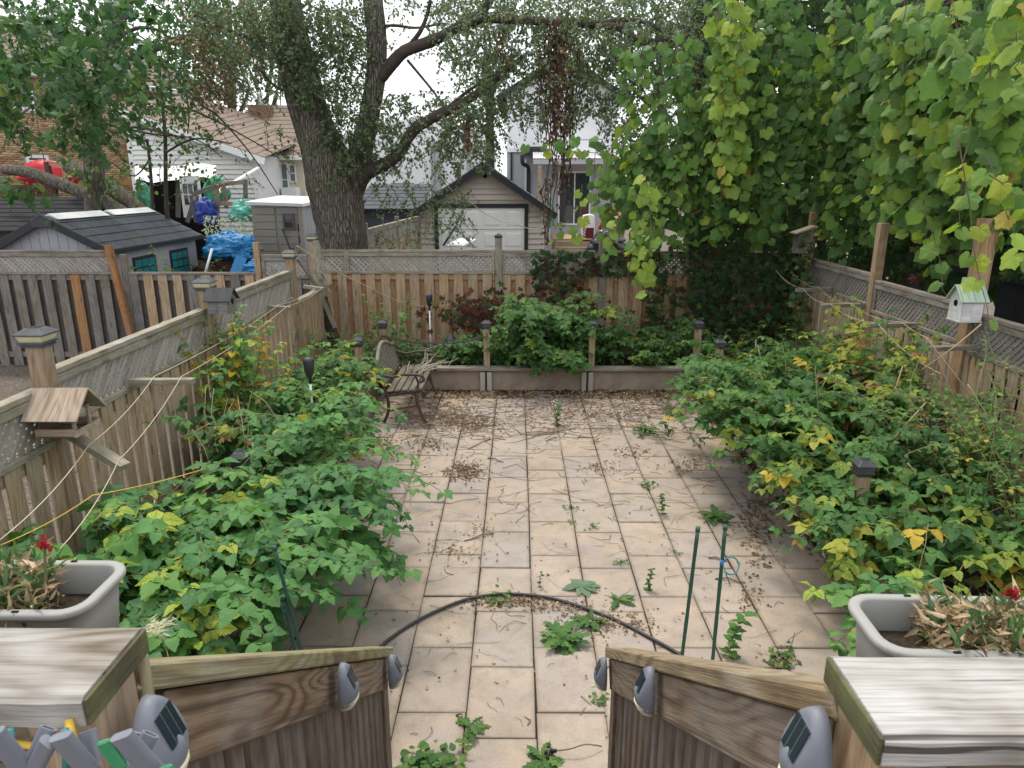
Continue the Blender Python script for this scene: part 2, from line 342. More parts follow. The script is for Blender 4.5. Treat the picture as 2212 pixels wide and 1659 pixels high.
# ------------------------------------------------------------------ leaves
def t_ovate(N=8, Wd=.36, serr=.07, droop=.16, fold=.18, peak=.42, off=(0, 0), ang=0, sc=1.0):
    t = np.linspace(0, 1, N + 1); w = Wd * np.power(np.sin(np.pi * np.power(t, math.log(.5) / math.log(peak))), .85); w = w * (1 - .25 * t ** 3); w[0] = w[-1] = 0
    V = []; U = []; T = []
    zz = -droop * t * t + .04 * np.sin(t * 6)
    for i in range(N + 1): V.append((t[i], 0, zz[i])); U.append((t[i], 0))
    for sg in (1, -1):
        for i in range(1, N):
            k = 1 + serr * (1 if i % 2 else -1); V.append((t[i] - .03, sg * w[i] * k, zz[i] + fold * w[i] - .35 * fold * w[i] * (i % 2))); U.append((t[i], sg))
    for q, sg in ((0, 1), (1, -1)):
        e = lambda i: N + 1 + q * (N - 1) + i - 1
        for i in range(N):
            tr = []
            if i == 0: tr = [(0, 1, e(1))]
            elif i == N - 1: tr = [(i, i + 1, e(i))]
            else: tr = [(i, i + 1, e(i + 1)), (i, e(i + 1), e(i))]
            for x in tr: T.append(x if sg > 0 else (x[0], x[2], x[1]))
    V = np.array(V) * sc; c, s_ = math.cos(ang), math.sin(ang)
    V = np.stack([V[:, 0] * c - V[:, 1] * s_ + off[0], V[:, 0] * s_ + V[:, 1] * c + off[1], V[:, 2]], 1)
    return V, np.array(T), np.array(U, float)
def t_join(*ts):
    V = []; T = []; U = []; n = 0
    for v, t, u in ts: V.append(v); T.append(t + n); U.append(u); n += len(v)
    return np.concatenate(V), np.concatenate(T), np.concatenate(U)
def t_grape(K=27, teeth=.05, cup=.16, wav=.05):
    th = np.radians(np.linspace(-168, 168, K)); ad = np.abs(np.degrees(th))
    r = np.interp(ad, [0, 24, 34, 55, 80, 92, 115, 150, 168], [1.0, .80, .74, .88, .70, .64, .70, .56, .30])
    r = r * (1 + teeth * np.where(np.arange(K) % 2 == 0, 1, -1)); r[K // 2] = 1.02
    s = np.min(np.abs(ad[:, None] - np.array([0, 55, 115])[None]), 1) / 28; s = np.minimum(s, 1)
    V = [(0, 0, 0)]; U = [(0, 0)]; T = []
    for k in range(K):
        z = cup * .30 * (1 - math.cos(0)) + .02 * math.sin(5 * th[k]); V.append((.55 * r[k] * math.cos(th[k]), .55 * r[k] * math.sin(th[k]), z + .05 * s[k])); U.append((.5, s[k]))
    for k in range(K):
        z = -cup * r[k] ** 2 + wav * math.sin(3.1 * th[k] + .7) + .05 * s[k]; V.append((r[k] * math.cos(th[k]), r[k] * math.sin(th[k]), z)); U.append((1, s[k]))
    for k in range(K - 1):
        T += [(0, 1 + k, 2 + k), (1 + k, 1 + K + k, 2 + K + k), (1 + k, 2 + K + k, 2 + k)]
    return np.array(V), np.array(T), np.array(U, float)
T_OV = t_ovate(8); T_OV_LO = t_ovate(4, serr=0)
T_OVN = t_ovate(6, Wd=.2, serr=0)
def t_tri(N, serr): return t_join(t_ovate(N, .39, serr, off=(.55, 0), peak=.42, fold=.3, droop=.3), t_ovate(N, .38, serr, off=(.34, .03), ang=1.38, sc=.92, peak=.42, fold=.3, droop=.3), t_ovate(N, .38, serr, off=(.34, -.03), ang=-1.38, sc=.92, peak=.42, fold=.3, droop=.3))
T_TRI = t_tri(10, .07); T_TRI_LO = t_tri(6, .03)
def t_palm(N, serr): return t_join(*[t_ovate(N, .22, serr, peak=.58, ang=q, sc=z) for q, z in ((0, 1), (.75, .92), (-.75, .92), (1.5, .7), (-1.5, .7))])
T_PALM = t_palm(6, .08); T_PALM_LO = t_palm(3, 0)
T_GR = t_grape(31); T_GR2 = t_grape(31, .06, .34, .12); T_GR_LO = t_grape(15, .03)
T_DIA = (np.array([(0, 0, 0), (.5, .3, .06), (1, 0, -.1), (.5, -.3, .06)]), np.array([(0, 1, 2), (0, 2, 3)]).reshape(-1, 3)[:, [0, 2, 1]], np.array([(0, 0), (.5, 1), (1, 0), (.5, -1)], float))
T_BLADE = t_ovate(5, Wd=.07, serr=0, droop=.25, fold=.5, peak=.35)

def nrm(a): return a / np.maximum(np.linalg.norm(a, axis=-1, keepdims=True), 1e-9)
class Fol:
    def __init__(s): s.p = []; s.a = []; s.n = []; s.s = []; s.c = []
    def add(s, p, a, n, size, ci): s.p.append(tuple(p)); s.a.append(tuple(a)); s.n.append(tuple(n)); s.s.append(size); s.c.append(ci)
    def addn(s, P, A, Nn, Sz, Ci):
        s.p += [tuple(q) for q in np.asarray(P)]; s.a += [tuple(q) for q in np.asarray(A)]; s.n += [tuple(q) for q in np.asarray(Nn)]; s.s += list(Sz); s.c += list(Ci)
    def arr(s):
        P = np.array(s.p, float); A = nrm(np.array(s.a, float)); Nn = np.array(s.n, float); Nn = nrm(Nn - A * (Nn * A).sum(1, keepdims=True)); B = np.cross(Nn, A)
        return P, A, B, Nn, np.array(s.s, float), np.array(s.c, int)
    def mesh(s, name, tm, pal, sel=None, mat=None, jit=.18):
        P, A, B, Nn, Sz, Ci = s.arr()
        if sel is not None: P, A, B, Nn, Sz, Ci = P[sel], A[sel], B[sel], Nn[sel], Sz[sel], Ci[sel]
        tv, tt, tu = tm; n = len(P); k = len(tv)
        V = P[:, None, :] + Sz[:, None, None] * (tv[None, :, 0:1] * A[:, None] + tv[None, :, 1:2] * B[:, None] + tv[None, :, 2:3] * Nn[:, None])
        T = (tt[None] + (np.arange(n) * k)[:, None, None]).reshape(-1, 3)
        pc = np.array(pal, float)[Ci]; j = 1 + jit * (rng.random((n, 1)) * 2 - 1); pc = pc.copy(); pc[:, :3] *= j
        return fastmesh(name, V.reshape(-1, 3), T, mat or M['leaf'], True, np.tile(tu, (n, 1)), np.repeat(pc, k, 0))
    def build(s, parent, hi, lo, pal, nparts=300, mat=None, part='leaf', bulk='leaves', minpx=16, cell=12):
        """the leaves that show largest become parts of their own, the rest one part"""
        if not s.p: return
        his = hi if isinstance(hi, list) else [hi]
        P, A, B, Nn, Sz, Ci = s.arr(); n = len(P); pick = np.zeros(n, bool)
        if nparts:
            x, y, z = proj(P + A * Sz[:, None] * .5); px = Sz * FPX / np.maximum(z, .1)
            ok = (z > .3) & (x > 0) & (x < 2212) & (y > 0) & (y < 1659) & (px > minpx)
            key = (x // cell).astype(int) * 1000 + (y // cell).astype(int); order = np.argsort(z); seen = set(); cand = []
            for i in order:
                if ok[i] and key[i] not in seen: seen.add(key[i]); cand.append(i)
            cand = sorted(cand, key=lambda i: -px[i])[:nparts]; pick[cand] = True
            mc = {}
            for i in cand:
                h = i % len(his); kk = (h, Ci[i], int(rng.integers(0, 2)))
                if kk not in mc:
                    tv, tt, tu = his[h]; pc = np.array(pal[Ci[i]], float); pc[:3] *= .9 + .2 * kk[2]
                    mc[kk] = fastmesh(part, tv, tt, mat or M['leaf'], True, tu, np.tile(pc, (len(tv), 1)))
                q = Sz[i]; Mx = Matrix([[A[i][r] * q, B[i][r] * q, Nn[i][r] * q, P[i][r]] for r in range(3)] + [[0, 0, 0, 1]])
                put(part, mc[kk], parent, Mx)
        if (~pick).any():
            o = put(bulk, s.mesh(bulk, lo, pal, np.where(~pick)[0], mat), parent); o['kind'] = 'stuff'
def rv(s=1.0): return Vector((random.gauss(0, s), random.gauss(0, s), random.gauss(0, s)))
def pickw(w):
    r = random.random() * sum(w)
    for i, x in enumerate(w):
        r -= x
        if r <= 0: return i
    return len(w) - 1
# leaf tones (r, g, b, yellowing)
PAL = {
 'rasp': [(.075, .20, .065, 0), (.10, .245, .07, 0), (.065, .175, .065, 0), (.14, .30, .07, 0), (.17, .29, .05, .75), (.23, .32, .05, .9), (.46, .33, .03, 0)],
 'bramble': [(.05, .135, .04, 0), (.075, .18, .047, 0), (.12, .23, .05, 0), (.17, .24, .04, .35), (.29, .29, .045, .3), (.50, .35, .045, 0), (.28, .13, .05, 0)],
 'grape': [(.07, .155, .04, 0), (.10, .205, .045, 0), (.155, .27, .05, 0), (.24, .35, .055, .1), (.31, .38, .055, .3), (.38, .31, .07, 0)],
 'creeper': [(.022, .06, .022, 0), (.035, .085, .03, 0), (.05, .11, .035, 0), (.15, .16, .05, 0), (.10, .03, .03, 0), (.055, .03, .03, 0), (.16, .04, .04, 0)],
 'elm': [(.11, .17, .09, 0), (.14, .2, .1, 0), (.17, .225, .105, 0), (.09, .145, .085, 0), (.2, .18, .08, 0)],
 'linden': [(.04, .11, .042, 0), (.06, .145, .05, 0), (.085, .18, .055, 0), (.17, .21, .06, 0)],
 'dry': [(.20, .12, .07, 0), (.27, .17, .10, 0), (.14, .09, .06, 0), (.38, .27, .16, 0), (.33, .25, .13, 0)],
}

# ------------------------------------------------------------------ ground and patio
GZ = -.14
g = put('ground', MB().add([(-150, -30, GZ), (150, -30, GZ), (150, 260, GZ), (-150, 260, GZ)], [(0, 1, 2, 3)]).mesh('ground', M['dirt'])); g['kind'] = 'structure'
PX0, PX1, PY0, PY1 = -2.02, 2.58, .95, 10.05
pat = thing('patio', 'tan and grey concrete slab patio with gritty weedy joints', None, (0, 0, 0), kind='structure')
MB().box((PX0 - .35, PY0, GZ + .004), (PX1 + .2, PY1 + .05, -.013)).build('joint_bed', M['joint'], pat)
SW, SL = .402, .602
slab_me = MB().box((-.1975, -.2975, -.045), (.1975, .2975, 0)).mesh('slab', M['slab'], bevel=.004)
for k in range(-6, 7):
    x0 = .113 + k * SW; xc = x0 + SW / 2
    if xc < PX0 - .3 or xc > PX1 + .1: continue
    yo = 3.44 if k % 2 == 0 else 3.24
    for j in range(-4, 12):
        yc = yo + j * SL + SL / 2
        if yc < PY0 or yc > PY1 - .1: continue
        Mx = Matrix.Translation((xc + random.gauss(0, .002), yc + random.gauss(0, .003), random.gauss(0, .0015))) @ Matrix.Rotation(random.gauss(0, .005), 4, 'Z') @ Matrix.Rotation(random.gauss(0, .0028), 4, 'X') @ Matrix.Rotation(random.gauss(0, .004), 4, 'Y')
        put('slab', slab_me, pat, Mx)

# ------------------------------------------------------------------ raised bed round the patio
bed = thing('raised_bed', 'low raised garden bed wall of upright concrete slabs capped with grey planks', 'garden bed', (0, 10.1, 0))
BZ = .33
def bedsoil(x0, y0, x1, y1):
    nx, ny = max(2, int((x1 - x0) / .15)), max(2, int((y1 - y0) / .15)); vs = []; fs = []
    for i in range(nx + 1):
        for j in range(ny + 1):
            x = x0 + (x1 - x0) * i / nx; y = y0 + (y1 - y0) * j / ny; vs.append((x, y, BZ - .09 + .07 * mnoise.noise((x * 2, y * 2, 0))))
    for i in range(nx):
        for j in range(ny): q = i * (ny + 1) + j; fs.append((q, q + ny + 1, q + ny + 2, q + 1))
    o = MB().add(vs, fs).build('soil', M['soil'], None, True); o['kind'] = 'structure'
bedsoil(-3.06, 2.6, -2.06, 11.95); bedsoil(2.64, 2.6, 4.5, 11.95); bedsoil(-2.06, 10.2, 2.64, 11.95)
def bedrun(p0, p1, n_panel, nrmv):
    p0, p1 = Vector(p0), Vector(p1); d = (p1 - p0) / n_panel; nv = Vector(nrmv)
    for i in range(n_panel):
        a_, b_ = p0 + d * i, p0 + d * (i + 1); e = d.normalized() * .006
        board('concrete_panel', a_ + e + Vector((0, 0, .14)), b_ - e + Vector((0, 0, .14)), .3, .05, M['concrete'], bed, nv)
        if i:
            for q in (-.05, .05): boxpart('concrete_block', a_ + d.normalized() * (q - .035) - nv * .03 + Vector((0, 0, 0)) + nv * .06 - Vector((abs(nv.y) * 0, 0, 0)), a_ + d.normalized() * (q + .035) + nv * .115 + Vector((0, 0, .285)), M['concrete_grey'], bed)
    m = 2
    for i in range(m):
        a_, b_ = p0 + (p1 - p0) * i / m, p0 + (p1 - p0) * (i + 1) / m
        board('plank', a_ + Vector((0, 0, BZ)) + nv * .03, b_ + Vector((0, 0, BZ)) + nv * .03 - (p1 - p0).normalized() * .004, .17, .042, M['plank'], bed)
bedrun((-1.94, 10.14, 0), (2.52, 10.14, 0), 3, (0, -1, 0))
bedrun((-2.05, 2.9, 0), (-2.05, 10.05, 0), 6, (1, 0, 0))
bedrun((2.63, 2.9, 0), (2.63, 10.05, 0), 6, (-1, 0, 0))

# ------------------------------------------------------------------ posts with solar caps on the bed wall
cap_n = 0
def solar_cap(parent, x, y, z, w=.115, lens=True, colour='blackplastic', nm='cap'):
    """flared lantern cap: collar, lens band, hipped hat"""
    h = w / 2
    hat = MB().add([(-h * 1.12, -h * 1.12, .055), (h * 1.12, -h * 1.12, .055), (h * 1.12, h * 1.12, .055), (-h * 1.12, h * 1.12, .055),
                    (-h * 1.12, -h * 1.12, .065), (h * 1.12, -h * 1.12, .065), (h * 1.12, h * 1.12, .065), (-h * 1.12, h * 1.12, .065),
                    (-h * .55, -h * .55, .1), (h * .55, -h * .55, .1), (h * .55, h * .55, .1), (-h * .55, h * .55, .1)],
                   [(3, 2, 1, 0), (0, 1, 5, 4), (1, 2, 6, 5), (2, 3, 7, 6), (3, 0, 4, 7), (4, 5, 9, 8), (5, 6, 10, 9), (6, 7, 11, 10), (7, 4, 8, 11), (8, 9, 10, 11)])
    hat.box((-h, -h, 0), (h, h, .014)).box((-h * .86, -h * .86, -.02), (h * .86, h * .86, 0))
    c = hat.build(nm, M[colour], parent, bevel=.002, M=Matrix.Translation((x, y, z)))
    lb = MB(); a_, b_ = h * .82, h * 1.0
    lb.add([(-a_, -a_, .014), (a_, -a_, .014), (a_, a_, .014), (-a_, a_, .014), (-b_, -b_, .054), (b_, -b_, .054), (b_, b_, .054), (-b_, b_, .054)],
           [(0, 1, 5, 4), (1, 2, 6, 5), (2, 3, 7, 6), (3, 0, 4, 7)])
    lb.build('lens', M['lens'] if lens else M['capgrey'], c, M=Matrix.Translation((x, y, z)))
    MB().box((-h * .42, -h * .42, .1), (h * .42, h * .42, .1035)).build('solar_cell', M['solar'], c, M=Matrix.Translation((x, y, z)))
    return c
def garden_post(x, y, label, top=.93, cap=True, lean=0):
    t = thing('garden_post', label, 'post', (x, y, BZ), 'posts with black solar caps along the bed')
    board('post', (x, y, BZ + .021), (x + lean, y, top), .09, .09, M['post'], t, (0, 1, 0), .004)
    if cap: solar_cap(t, x + lean, y, top + .012, .125, False)
    return t
garden_post(-.44, 10.12, 'capped garden post rising between green bramble and reddish creeper on back bed')
garden_post(1.09, 10.12, 'capped garden post behind the empty middle stretch of the back plank')
garden_post(2.63, 10.14, 'half hidden capped garden post in the dark back corner of the bed')
garden_post(-1.95, 10.14, 'capped garden post with chain behind the top of the bench')
garden_post(-2.05, 8.95, 'capped garden post beside the armrest end of the bench, chain attached')
garden_post(2.6, 8.9, 'capped garden post at the start of the bramble side of the bed', .92)
garden_post(-2.05, 4.9, 'capped garden post poking out of the round leaved raspberry bush', .93)
garden_post(2.5, 4.78, 'capped garden post sunk in yellowing bramble near the flower box', .93)

# ------------------------------------------------------------------ fences
def lattice(parent, a, b, z0, z1, n, mat, pitch=.057, sw=.038, th=.007, t0=0.0):
    """two layers of diagonal slats between uprights a and b; n = face normal"""
    a, b, n = Vector(a), Vector(b), Vector(n); L = (b - a).length; u = (b - a).normalized(); H = z1 - z0; stp = pitch * 1.4142
    zv = Vector((0, 0, 1))
    for lay, sg in ((0, 1), (1, -1)):
        o = n * (th * (.5 + lay) + t0)
        k = -H
        while k < L:
            # line: s = k + t (sg>0) or mirrored, z = t
            s0, s1 = max(k, 0), min(k + H, L)
            if s1 - s0 > .03:
                q0, q1 = s0 - k, s1 - k
                if sg > 0: pa, pb = a + u * s0 + zv * (z0 + q0), a + u * s1 + zv * (z0 + q1)
                else: pa, pb = a + u * (L - s0) + zv * (z0 + q0), a + u * (L - s1) + zv * (z0 + q1)
                pa.z -= 0; board('slat', pa + o, pb + o, sw, th, mat, parent, n, .001)
            k += stp * random.uniform(.985, 1.015)
def panel(parent, a, b, ztop, zlat, zbot, n, mats, pitch, bw=.14, rear=None, lat=True, rearpitch=0, toprail=.14, oddb=None):
    """one bay: cap rail, lattice, mid rail, vertical boards on the near face (and set between them on the far face)"""
    a, b, n = Vector(a), Vector(b), Vector(n); u = (b - a).normalized(); L = (b - a).length; zv = Vector((0, 0, 1))
    def pt(s, z, off=0.0): return a + u * s + zv * (z - a.z) + n * off
    if lat:
        board('cap_rail', pt(.05, ztop - .02), pt(L - .05, ztop - .02), toprail * .62, .04, mats['rail'], parent)
        board('edge_rail', pt(.05, ztop - .075, .03), pt(L - .05, ztop - .075, .03), .06, .02, mats['rail'], parent, n)
        lattice(parent, a + u * .05, b - u * .05, zlat + .02, ztop - .045, n, mats['lat'])
        for s in (.07, L - .07): board('upright', pt(s, zlat + .02, .026), pt(s, ztop - .105, .026), .05, .02, mats['rail'], parent, n)
    board('mid_rail', pt(.05, zlat), pt(L - .05, zlat), .1, .04, mats['rail'], parent)
    board('stringer', pt(.05, zlat - .075, -.0), pt(L - .05, zlat - .075, -.0), .09, .038, mats.get('str', mats['bd']), parent, n)
    board('stringer', pt(.05, zbot + .2, -.0), pt(L - .05, zbot + .2, -.0), .09, .038, mats.get('str', mats['bd']), parent, n)
    s = pitch * .5; i = 0
    while s < L - .05:
        w = bw * random.uniform(.97, 1.03); m = mats['bd']
        if oddb and i in oddb: m = oddb[i]
        sl = random.gauss(0, .004)
        board('board', pt(s, zbot + random.uniform(-.01, .01), .031), pt(s + sl, zlat - .023, .031), round(w, 3), .018, m, parent, n)
        if rear and s + pitch / 2 < L - .05:
            board('board', pt(s + pitch / 2, zbot, -.031), pt(s + pitch / 2, zlat - .023, -.031), bw, .018, rear, parent, n)
        s += pitch; i += 1
def fpost(parent, x, y, top, z0=GZ, mat='post', w=.095, lean=(0, 0)):
    return board('post', (x, y, z0), (x + lean[0], y + lean[1], top), w, w, M[mat], parent, (0, 1, 0), .004)

LF = thing('wooden_fence', 'tan board fence with diagonal lattice top along the raspberry side, three lamp caps', 'fence', (-3.1, 7, GZ))
ml = dict(rail=M['rail'], lat=M['lattice'], bd=M['fence'], str=M['fence'])
LX = -3.14
for (y0, y1, za, zb) in ((2.0, 4.5, 1.62, 1.70), (4.5, 7.05, 1.74, 1.76), (7.05, 9.85, 1.77, 1.83)):
    a_ = Vector((LX, y1, 0)); b_ = Vector((LX, y0, 0)); zt = (za + zb) / 2
    panel(LF, a_, b_, zt, zt - .385, .05 if y0 > 3 else 0, (1, 0, 0), ml, .186)
# low broken bay by the corner
panel(LF, (LX, 11.95, 0), (LX - .02, 9.85, 0), 1.35, 1.32, 0, (1, 0, 0), dict(rail=M['rail'], lat=M['lattice'], bd=M['fence_back'], str=M['fence_back']), .16, lat=False)
for y, top in ((4.52, 1.93), (7.1, 1.92), (9.88, 1.95), (2.0, 1.9)):
    p_ = fpost(LF, LX + .005, y, top, w=.11); solar_cap(p_, LX + .005, y, top + .018, .17, True, 'capgrey')
board('loose_board', (LX - .02, 11.2, 1.36), (LX - .0, 10.2, 1.95), .1, .02, M['rail_dark'], LF, (1, 0, .2))

BF = thing('wooden_fence', 'board fence with pale lattice top behind the back bed, warm orange rear boards', 'fence', (0, 12, GZ))
mb = dict(rail=M['rail'], lat=M['lattice'], bd=M['fence_back'], str=M['fence_rear'])
for x0, x1, zt in ((-3.32, -.31, 1.88), (-.31, 1.42, 1.87), (1.42, 3.1, 1.86), (3.1, 4.78, 1.85)):
    panel(BF, (x0, 12, 0), (x1, 12, 0), zt, zt - .375, .1, (0, -1, 0), mb, .245, .155, M['fence_rear'])
board('upright', (-2.86, 11.965, 1.52), (-2.86, 11.965, 1.86), .09, .02, M['rail'], BF, (0, -1, 0))
for x, top in ((-.31, 2.08), (1.42, 2.05), (3.1, 2.0), (4.8, 1.9)):
    p_ = fpost(BF, x, 11.98, top, mat='rail_dark' if x > 0 else 'rail', w=.115)
    MB().add([(-.06, -.06, 0), (.06, -.06, 0), (.06, .06, 0), (-.06, .06, 0), (-.07, -.07, .03), (.07, -.07, .03), (.07, .07, .03), (-.07, .07, .03), (0, 0, .075)],
             [(3, 2, 1, 0), (0, 1, 5, 4), (1, 2, 6, 5), (2, 3, 7, 6), (3, 0, 4, 7), (4, 5, 8), (5, 6, 8), (6, 7, 8), (7, 4, 8)]).build('cap', M['blackplastic'], p_, M=Matrix.Translation((x, 11.98, top + .001)))
p_ = fpost(BF, -3.4, 11.98, 2.03, w=.11); solar_cap(p_, -3.4, 11.98, 2.048, .17, True, 'capgrey')

NF = thing('wooden_fence', 'weathered grey board fence next door with one fresh orange post', 'fence', (-6.5, 12, GZ))
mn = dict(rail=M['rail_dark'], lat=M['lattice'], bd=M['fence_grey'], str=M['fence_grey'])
panel(NF, (-11.8, 12, 0), (-9.3, 12, 0), 1.87, 1.49, -.12, (0, -1, 0), mn, .245, .155, M['fence_dark'])
panel(NF, (-9.3, 12, 0), (-6.78, 12, 0), 1.87, 1.49, -.12, (0, -1, 0), mn, .245, .155, M['fence_dark'], oddb={7: M['fence_orange']})
mt = dict(rail=M['rail_dark'], lat=M['lattice'], bd=M['fence_back'], str=M['fence_grey'])
panel(NF, (-6.6, 12, 0), (-4.35, 12, 0), 1.49, 1.485, -.12, (0, -1, 0), mt, .245, .155, M['fence_dark'], lat=False, oddb={0: M['fence_grey'], 4: M['fence_grey'], 7: M['fence_grey']})
panel(NF, (-4.33, 12.0, 0), (-3.46, 12.0, 0), 1.8, 1.42, -.12, (0, -1, 0), mn, .245, .155, M['fence_dark'])
board('post', (-6.55, 11.88, GZ), (-6.77, 11.88, 1.96), .1, .1, M['fence_orange'], NF, (0, -1, 0))
board('post', (-6.62, 12.02, GZ), (-6.62, 12.02, 1.8), .1, .09, M['rail_dark'], NF, (0, -1, 0))
board('post', (-4.36, 12.02, GZ), (-4.36, 12.02, 2.0), .1, .1, M['post'], NF, (0, -1, 0))
board('post', (-9.3, 12.02, GZ), (-9.3, 12.02, 1.9), .1, .1, M['fence_grey'], NF, (0, -1, 0))

RF = thing('wooden_fence', 'brown board fence with dark lattice and three tall bare posts beside the bramble', 'fence', (4.55, 8, GZ))
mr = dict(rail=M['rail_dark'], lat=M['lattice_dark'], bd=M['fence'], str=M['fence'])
RX = 4.58
for y1, y0, zt in ((11.3, 9.1, 1.83), (9.1, 7.1, 1.77), (7.1, 4.9, 1.71), (4.9, 2.6, 1.66)):
    panel(RF, (RX, y0, 0), (RX, y1, 0), zt, zt - .395, .0, (-1, 0, 0), mr, .186)
for y, top, w in ((11.3, 2.52, .1), (9.12, 2.47, .11), (7.1, 2.62, .14), (4.9, 2.3, .11)):
    fpost(RF, RX + .0, y, top, mat='post_new' if y < 8 else 'post', w=w, lean=(.0, 0))
panel(RF, (RX, 11.32, 0), (RX, 11.93, 0), 1.85, 1.46, .0, (-1, 0, 0), mr, .186)
# ------------------------------------------------------------------ deck, stair rails (the camera stands on the deck)
DZ = 1.33
dk = thing('deck', 'wooden deck floor above the patio stairs', 'deck', (0, 0, DZ))
for i in range(13): board('deck_plank', (-2.6, -.95 + i * .145, DZ), (2.6, -.95 + i * .145, DZ), .138, .035, M['skirt'], dk)
for x in (-2.5, -.62, .5, 2.5): board('deck_leg', (x, .8, GZ), (x, .8, DZ - .02), .09, .09, M['baluster'], dk, (0, 1, 0))
for i in range(6): board('tread', (-.58, 1.12 + i * .28, DZ - .19 * (i + 1)), (.44, 1.12 + i * .28, DZ - .19 * (i + 1)), .27, .035, M['skirt'], dk)

def ragged_cap(name, x0, x1, y0, y1, z, th, mat, parent, seed):
    """thick weathered cap board with worn, uneven edges"""
    n = 40; vs = []; fs = []; rows = [(0, -th), (.0, -.006), (.06, 0), (.5, .001), (.94, 0), (1, -.007), (1, -th)]
    for i in range(n + 1):
        x = x0 + (x1 - x0) * i / n
        for f, dz in rows:
            k = .006 * mnoise.noise((x * 9 + seed, f * 4, 1)) + .003 * mnoise.noise((x * 31, f * 9, seed)); e = k if f in (0, 1) else 0
            vs.append((x, y0 + (y1 - y0) * f + (e if f < .5 else -e), z + dz + (.0025 * mnoise.noise((x * 14, f * 6, seed)) if 0 < f < 1 else 0) + (k * .5 if dz < -.02 else 0)))
    m = len(rows)
    for i in range(n):
        for j in range(m): j2 = (j + 1) % m; fs.append((i * m + j, (i + 1) * m + j, (i + 1) * m + j2, i * m + j2))
    fs += [tuple(range(m)), tuple(n * m + j for j in range(m - 1, -1, -1))]
    c = Vector(((x0 + x1) / 2, (y0 + y1) / 2, z)); o = MB().add([Vector(v) - c for v in vs], fs).build(name, mat, parent, M=Matrix.Translation(c)); return o

def stair_side(sx, xi0, xi1, y0, z0, y1, z1, capy, hm, label_r):
    """one side: cap board of the deck rail, corner post, sloping handrail, skirt, balusters, newel. sx = outward sign"""
    t = thing('stair_railing', label_r, 'railing', (xi0, y0, DZ))
    ce = -.57 if sx < 0 else .45
    ragged_cap('cap_board', ce, ce + sx * 2.0, capy[0], capy[1], 2.30, .042, M['deckcap'], t, sx * 3.3)
    board('end_grain', (ce - sx * .0025, capy[0] + .004, 2.2765), (ce - sx * .0025, capy[1] - .004, 2.2765), .040, .006, M['endgrain'], t, (1, 0, 0), .001)
    yc = (capy[0] + capy[1]) / 2
    board('corner_post', (ce + sx * .055, yc, .9), (ce + sx * .055, yc, 2.255), .1, .1, M['post'], t, (0, 1, 0))
    board('side_board', (ce + sx * .045, capy[1] - .012, 1.3), (ce + sx * .045, capy[1] - .012, 2.25), .09, .03, M[hm], t, (0, 1, 0))
    board('deck_rail', (ce + sx * .12, capy[1] - .03, 2.15), (ce + sx * 2.0, capy[1] - .03, 2.15), .13, .035, M['skirt'], t, (0, 1, 0))
    for i in range(14):
        x = ce + sx * (.2 + i * .13); board('baluster', (x, capy[1] - .03, 1.36), (x, capy[1] - .03, 2.08), .085, .03, M['baluster'], t, (0, 1, 0))
    A, B = Vector((xi0, y0, z0)), Vector((xi1, y1, z1)); d = (B - A).normalized(); upv = Vector((0, -d.z, d.y)).normalized()
    out = Vector((sx, 0, 0))
    board('handrail', A + out * .06 - upv * .021, B + out * .06 - upv * .021, .12, .042, M[hm], t, upv, .005)
    board('skirt_board', A + out * .032 - upv * .112 + d * .12, B + out * .032 - upv * .112 - d * .005, .13, .036, M['skirt'], t, (1, 0, 0), .004)
    board('filler_board', A + out * .03 - upv * .05 + d * .01 + Vector((0, 0, -.5)), A + out * .03 - upv * .05 + d * .01 + Vector((0, 0, 0)), .075, .034, M[hm], t, (1, 0, 0))
    L = (B - A).length; n = 19
    for i in range(n):
        p = A + d * (.10 + (L - .22) * i / (n - 1)) + out * .068
        board('baluster', p - Vector((0, 0, .95)), p - Vector((0, 0, .10)), .055, .04, M['baluster'], t, (sx, 0, .0))
    board('stair_stringer', A + out * .07 - Vector((0, 0, .95)), B + out * .07 - Vector((0, 0, .82)), .2, .035, M['baluster'], t, (1, 0, 0))
    board('newel_post', B - d * .075 + out * .075 + Vector((0, 0, -B.z + GZ * .5)), B - d * .075 + out * .075 - Vector((0, 0, .03)), .085, .09, M['baluster'], t, (0, 1, 0))
    return t, A, B, d, upv
LT, LA, LB, LD, LU = stair_side(-1, -.572, -.563, .93, 2.24, 2.80, .905, (.775, .94), 'handrail_mossy', 'mossy sloping wooden stair railing with wide cap board by the raspberry')
RT, RA, RB, RD, RU = stair_side(1, .447, .405, .86, 2.255, 2.80, .905, (.715, .88), 'handrail', 'brown sloping wooden stair railing with bleached cap board beside the two green stakes')

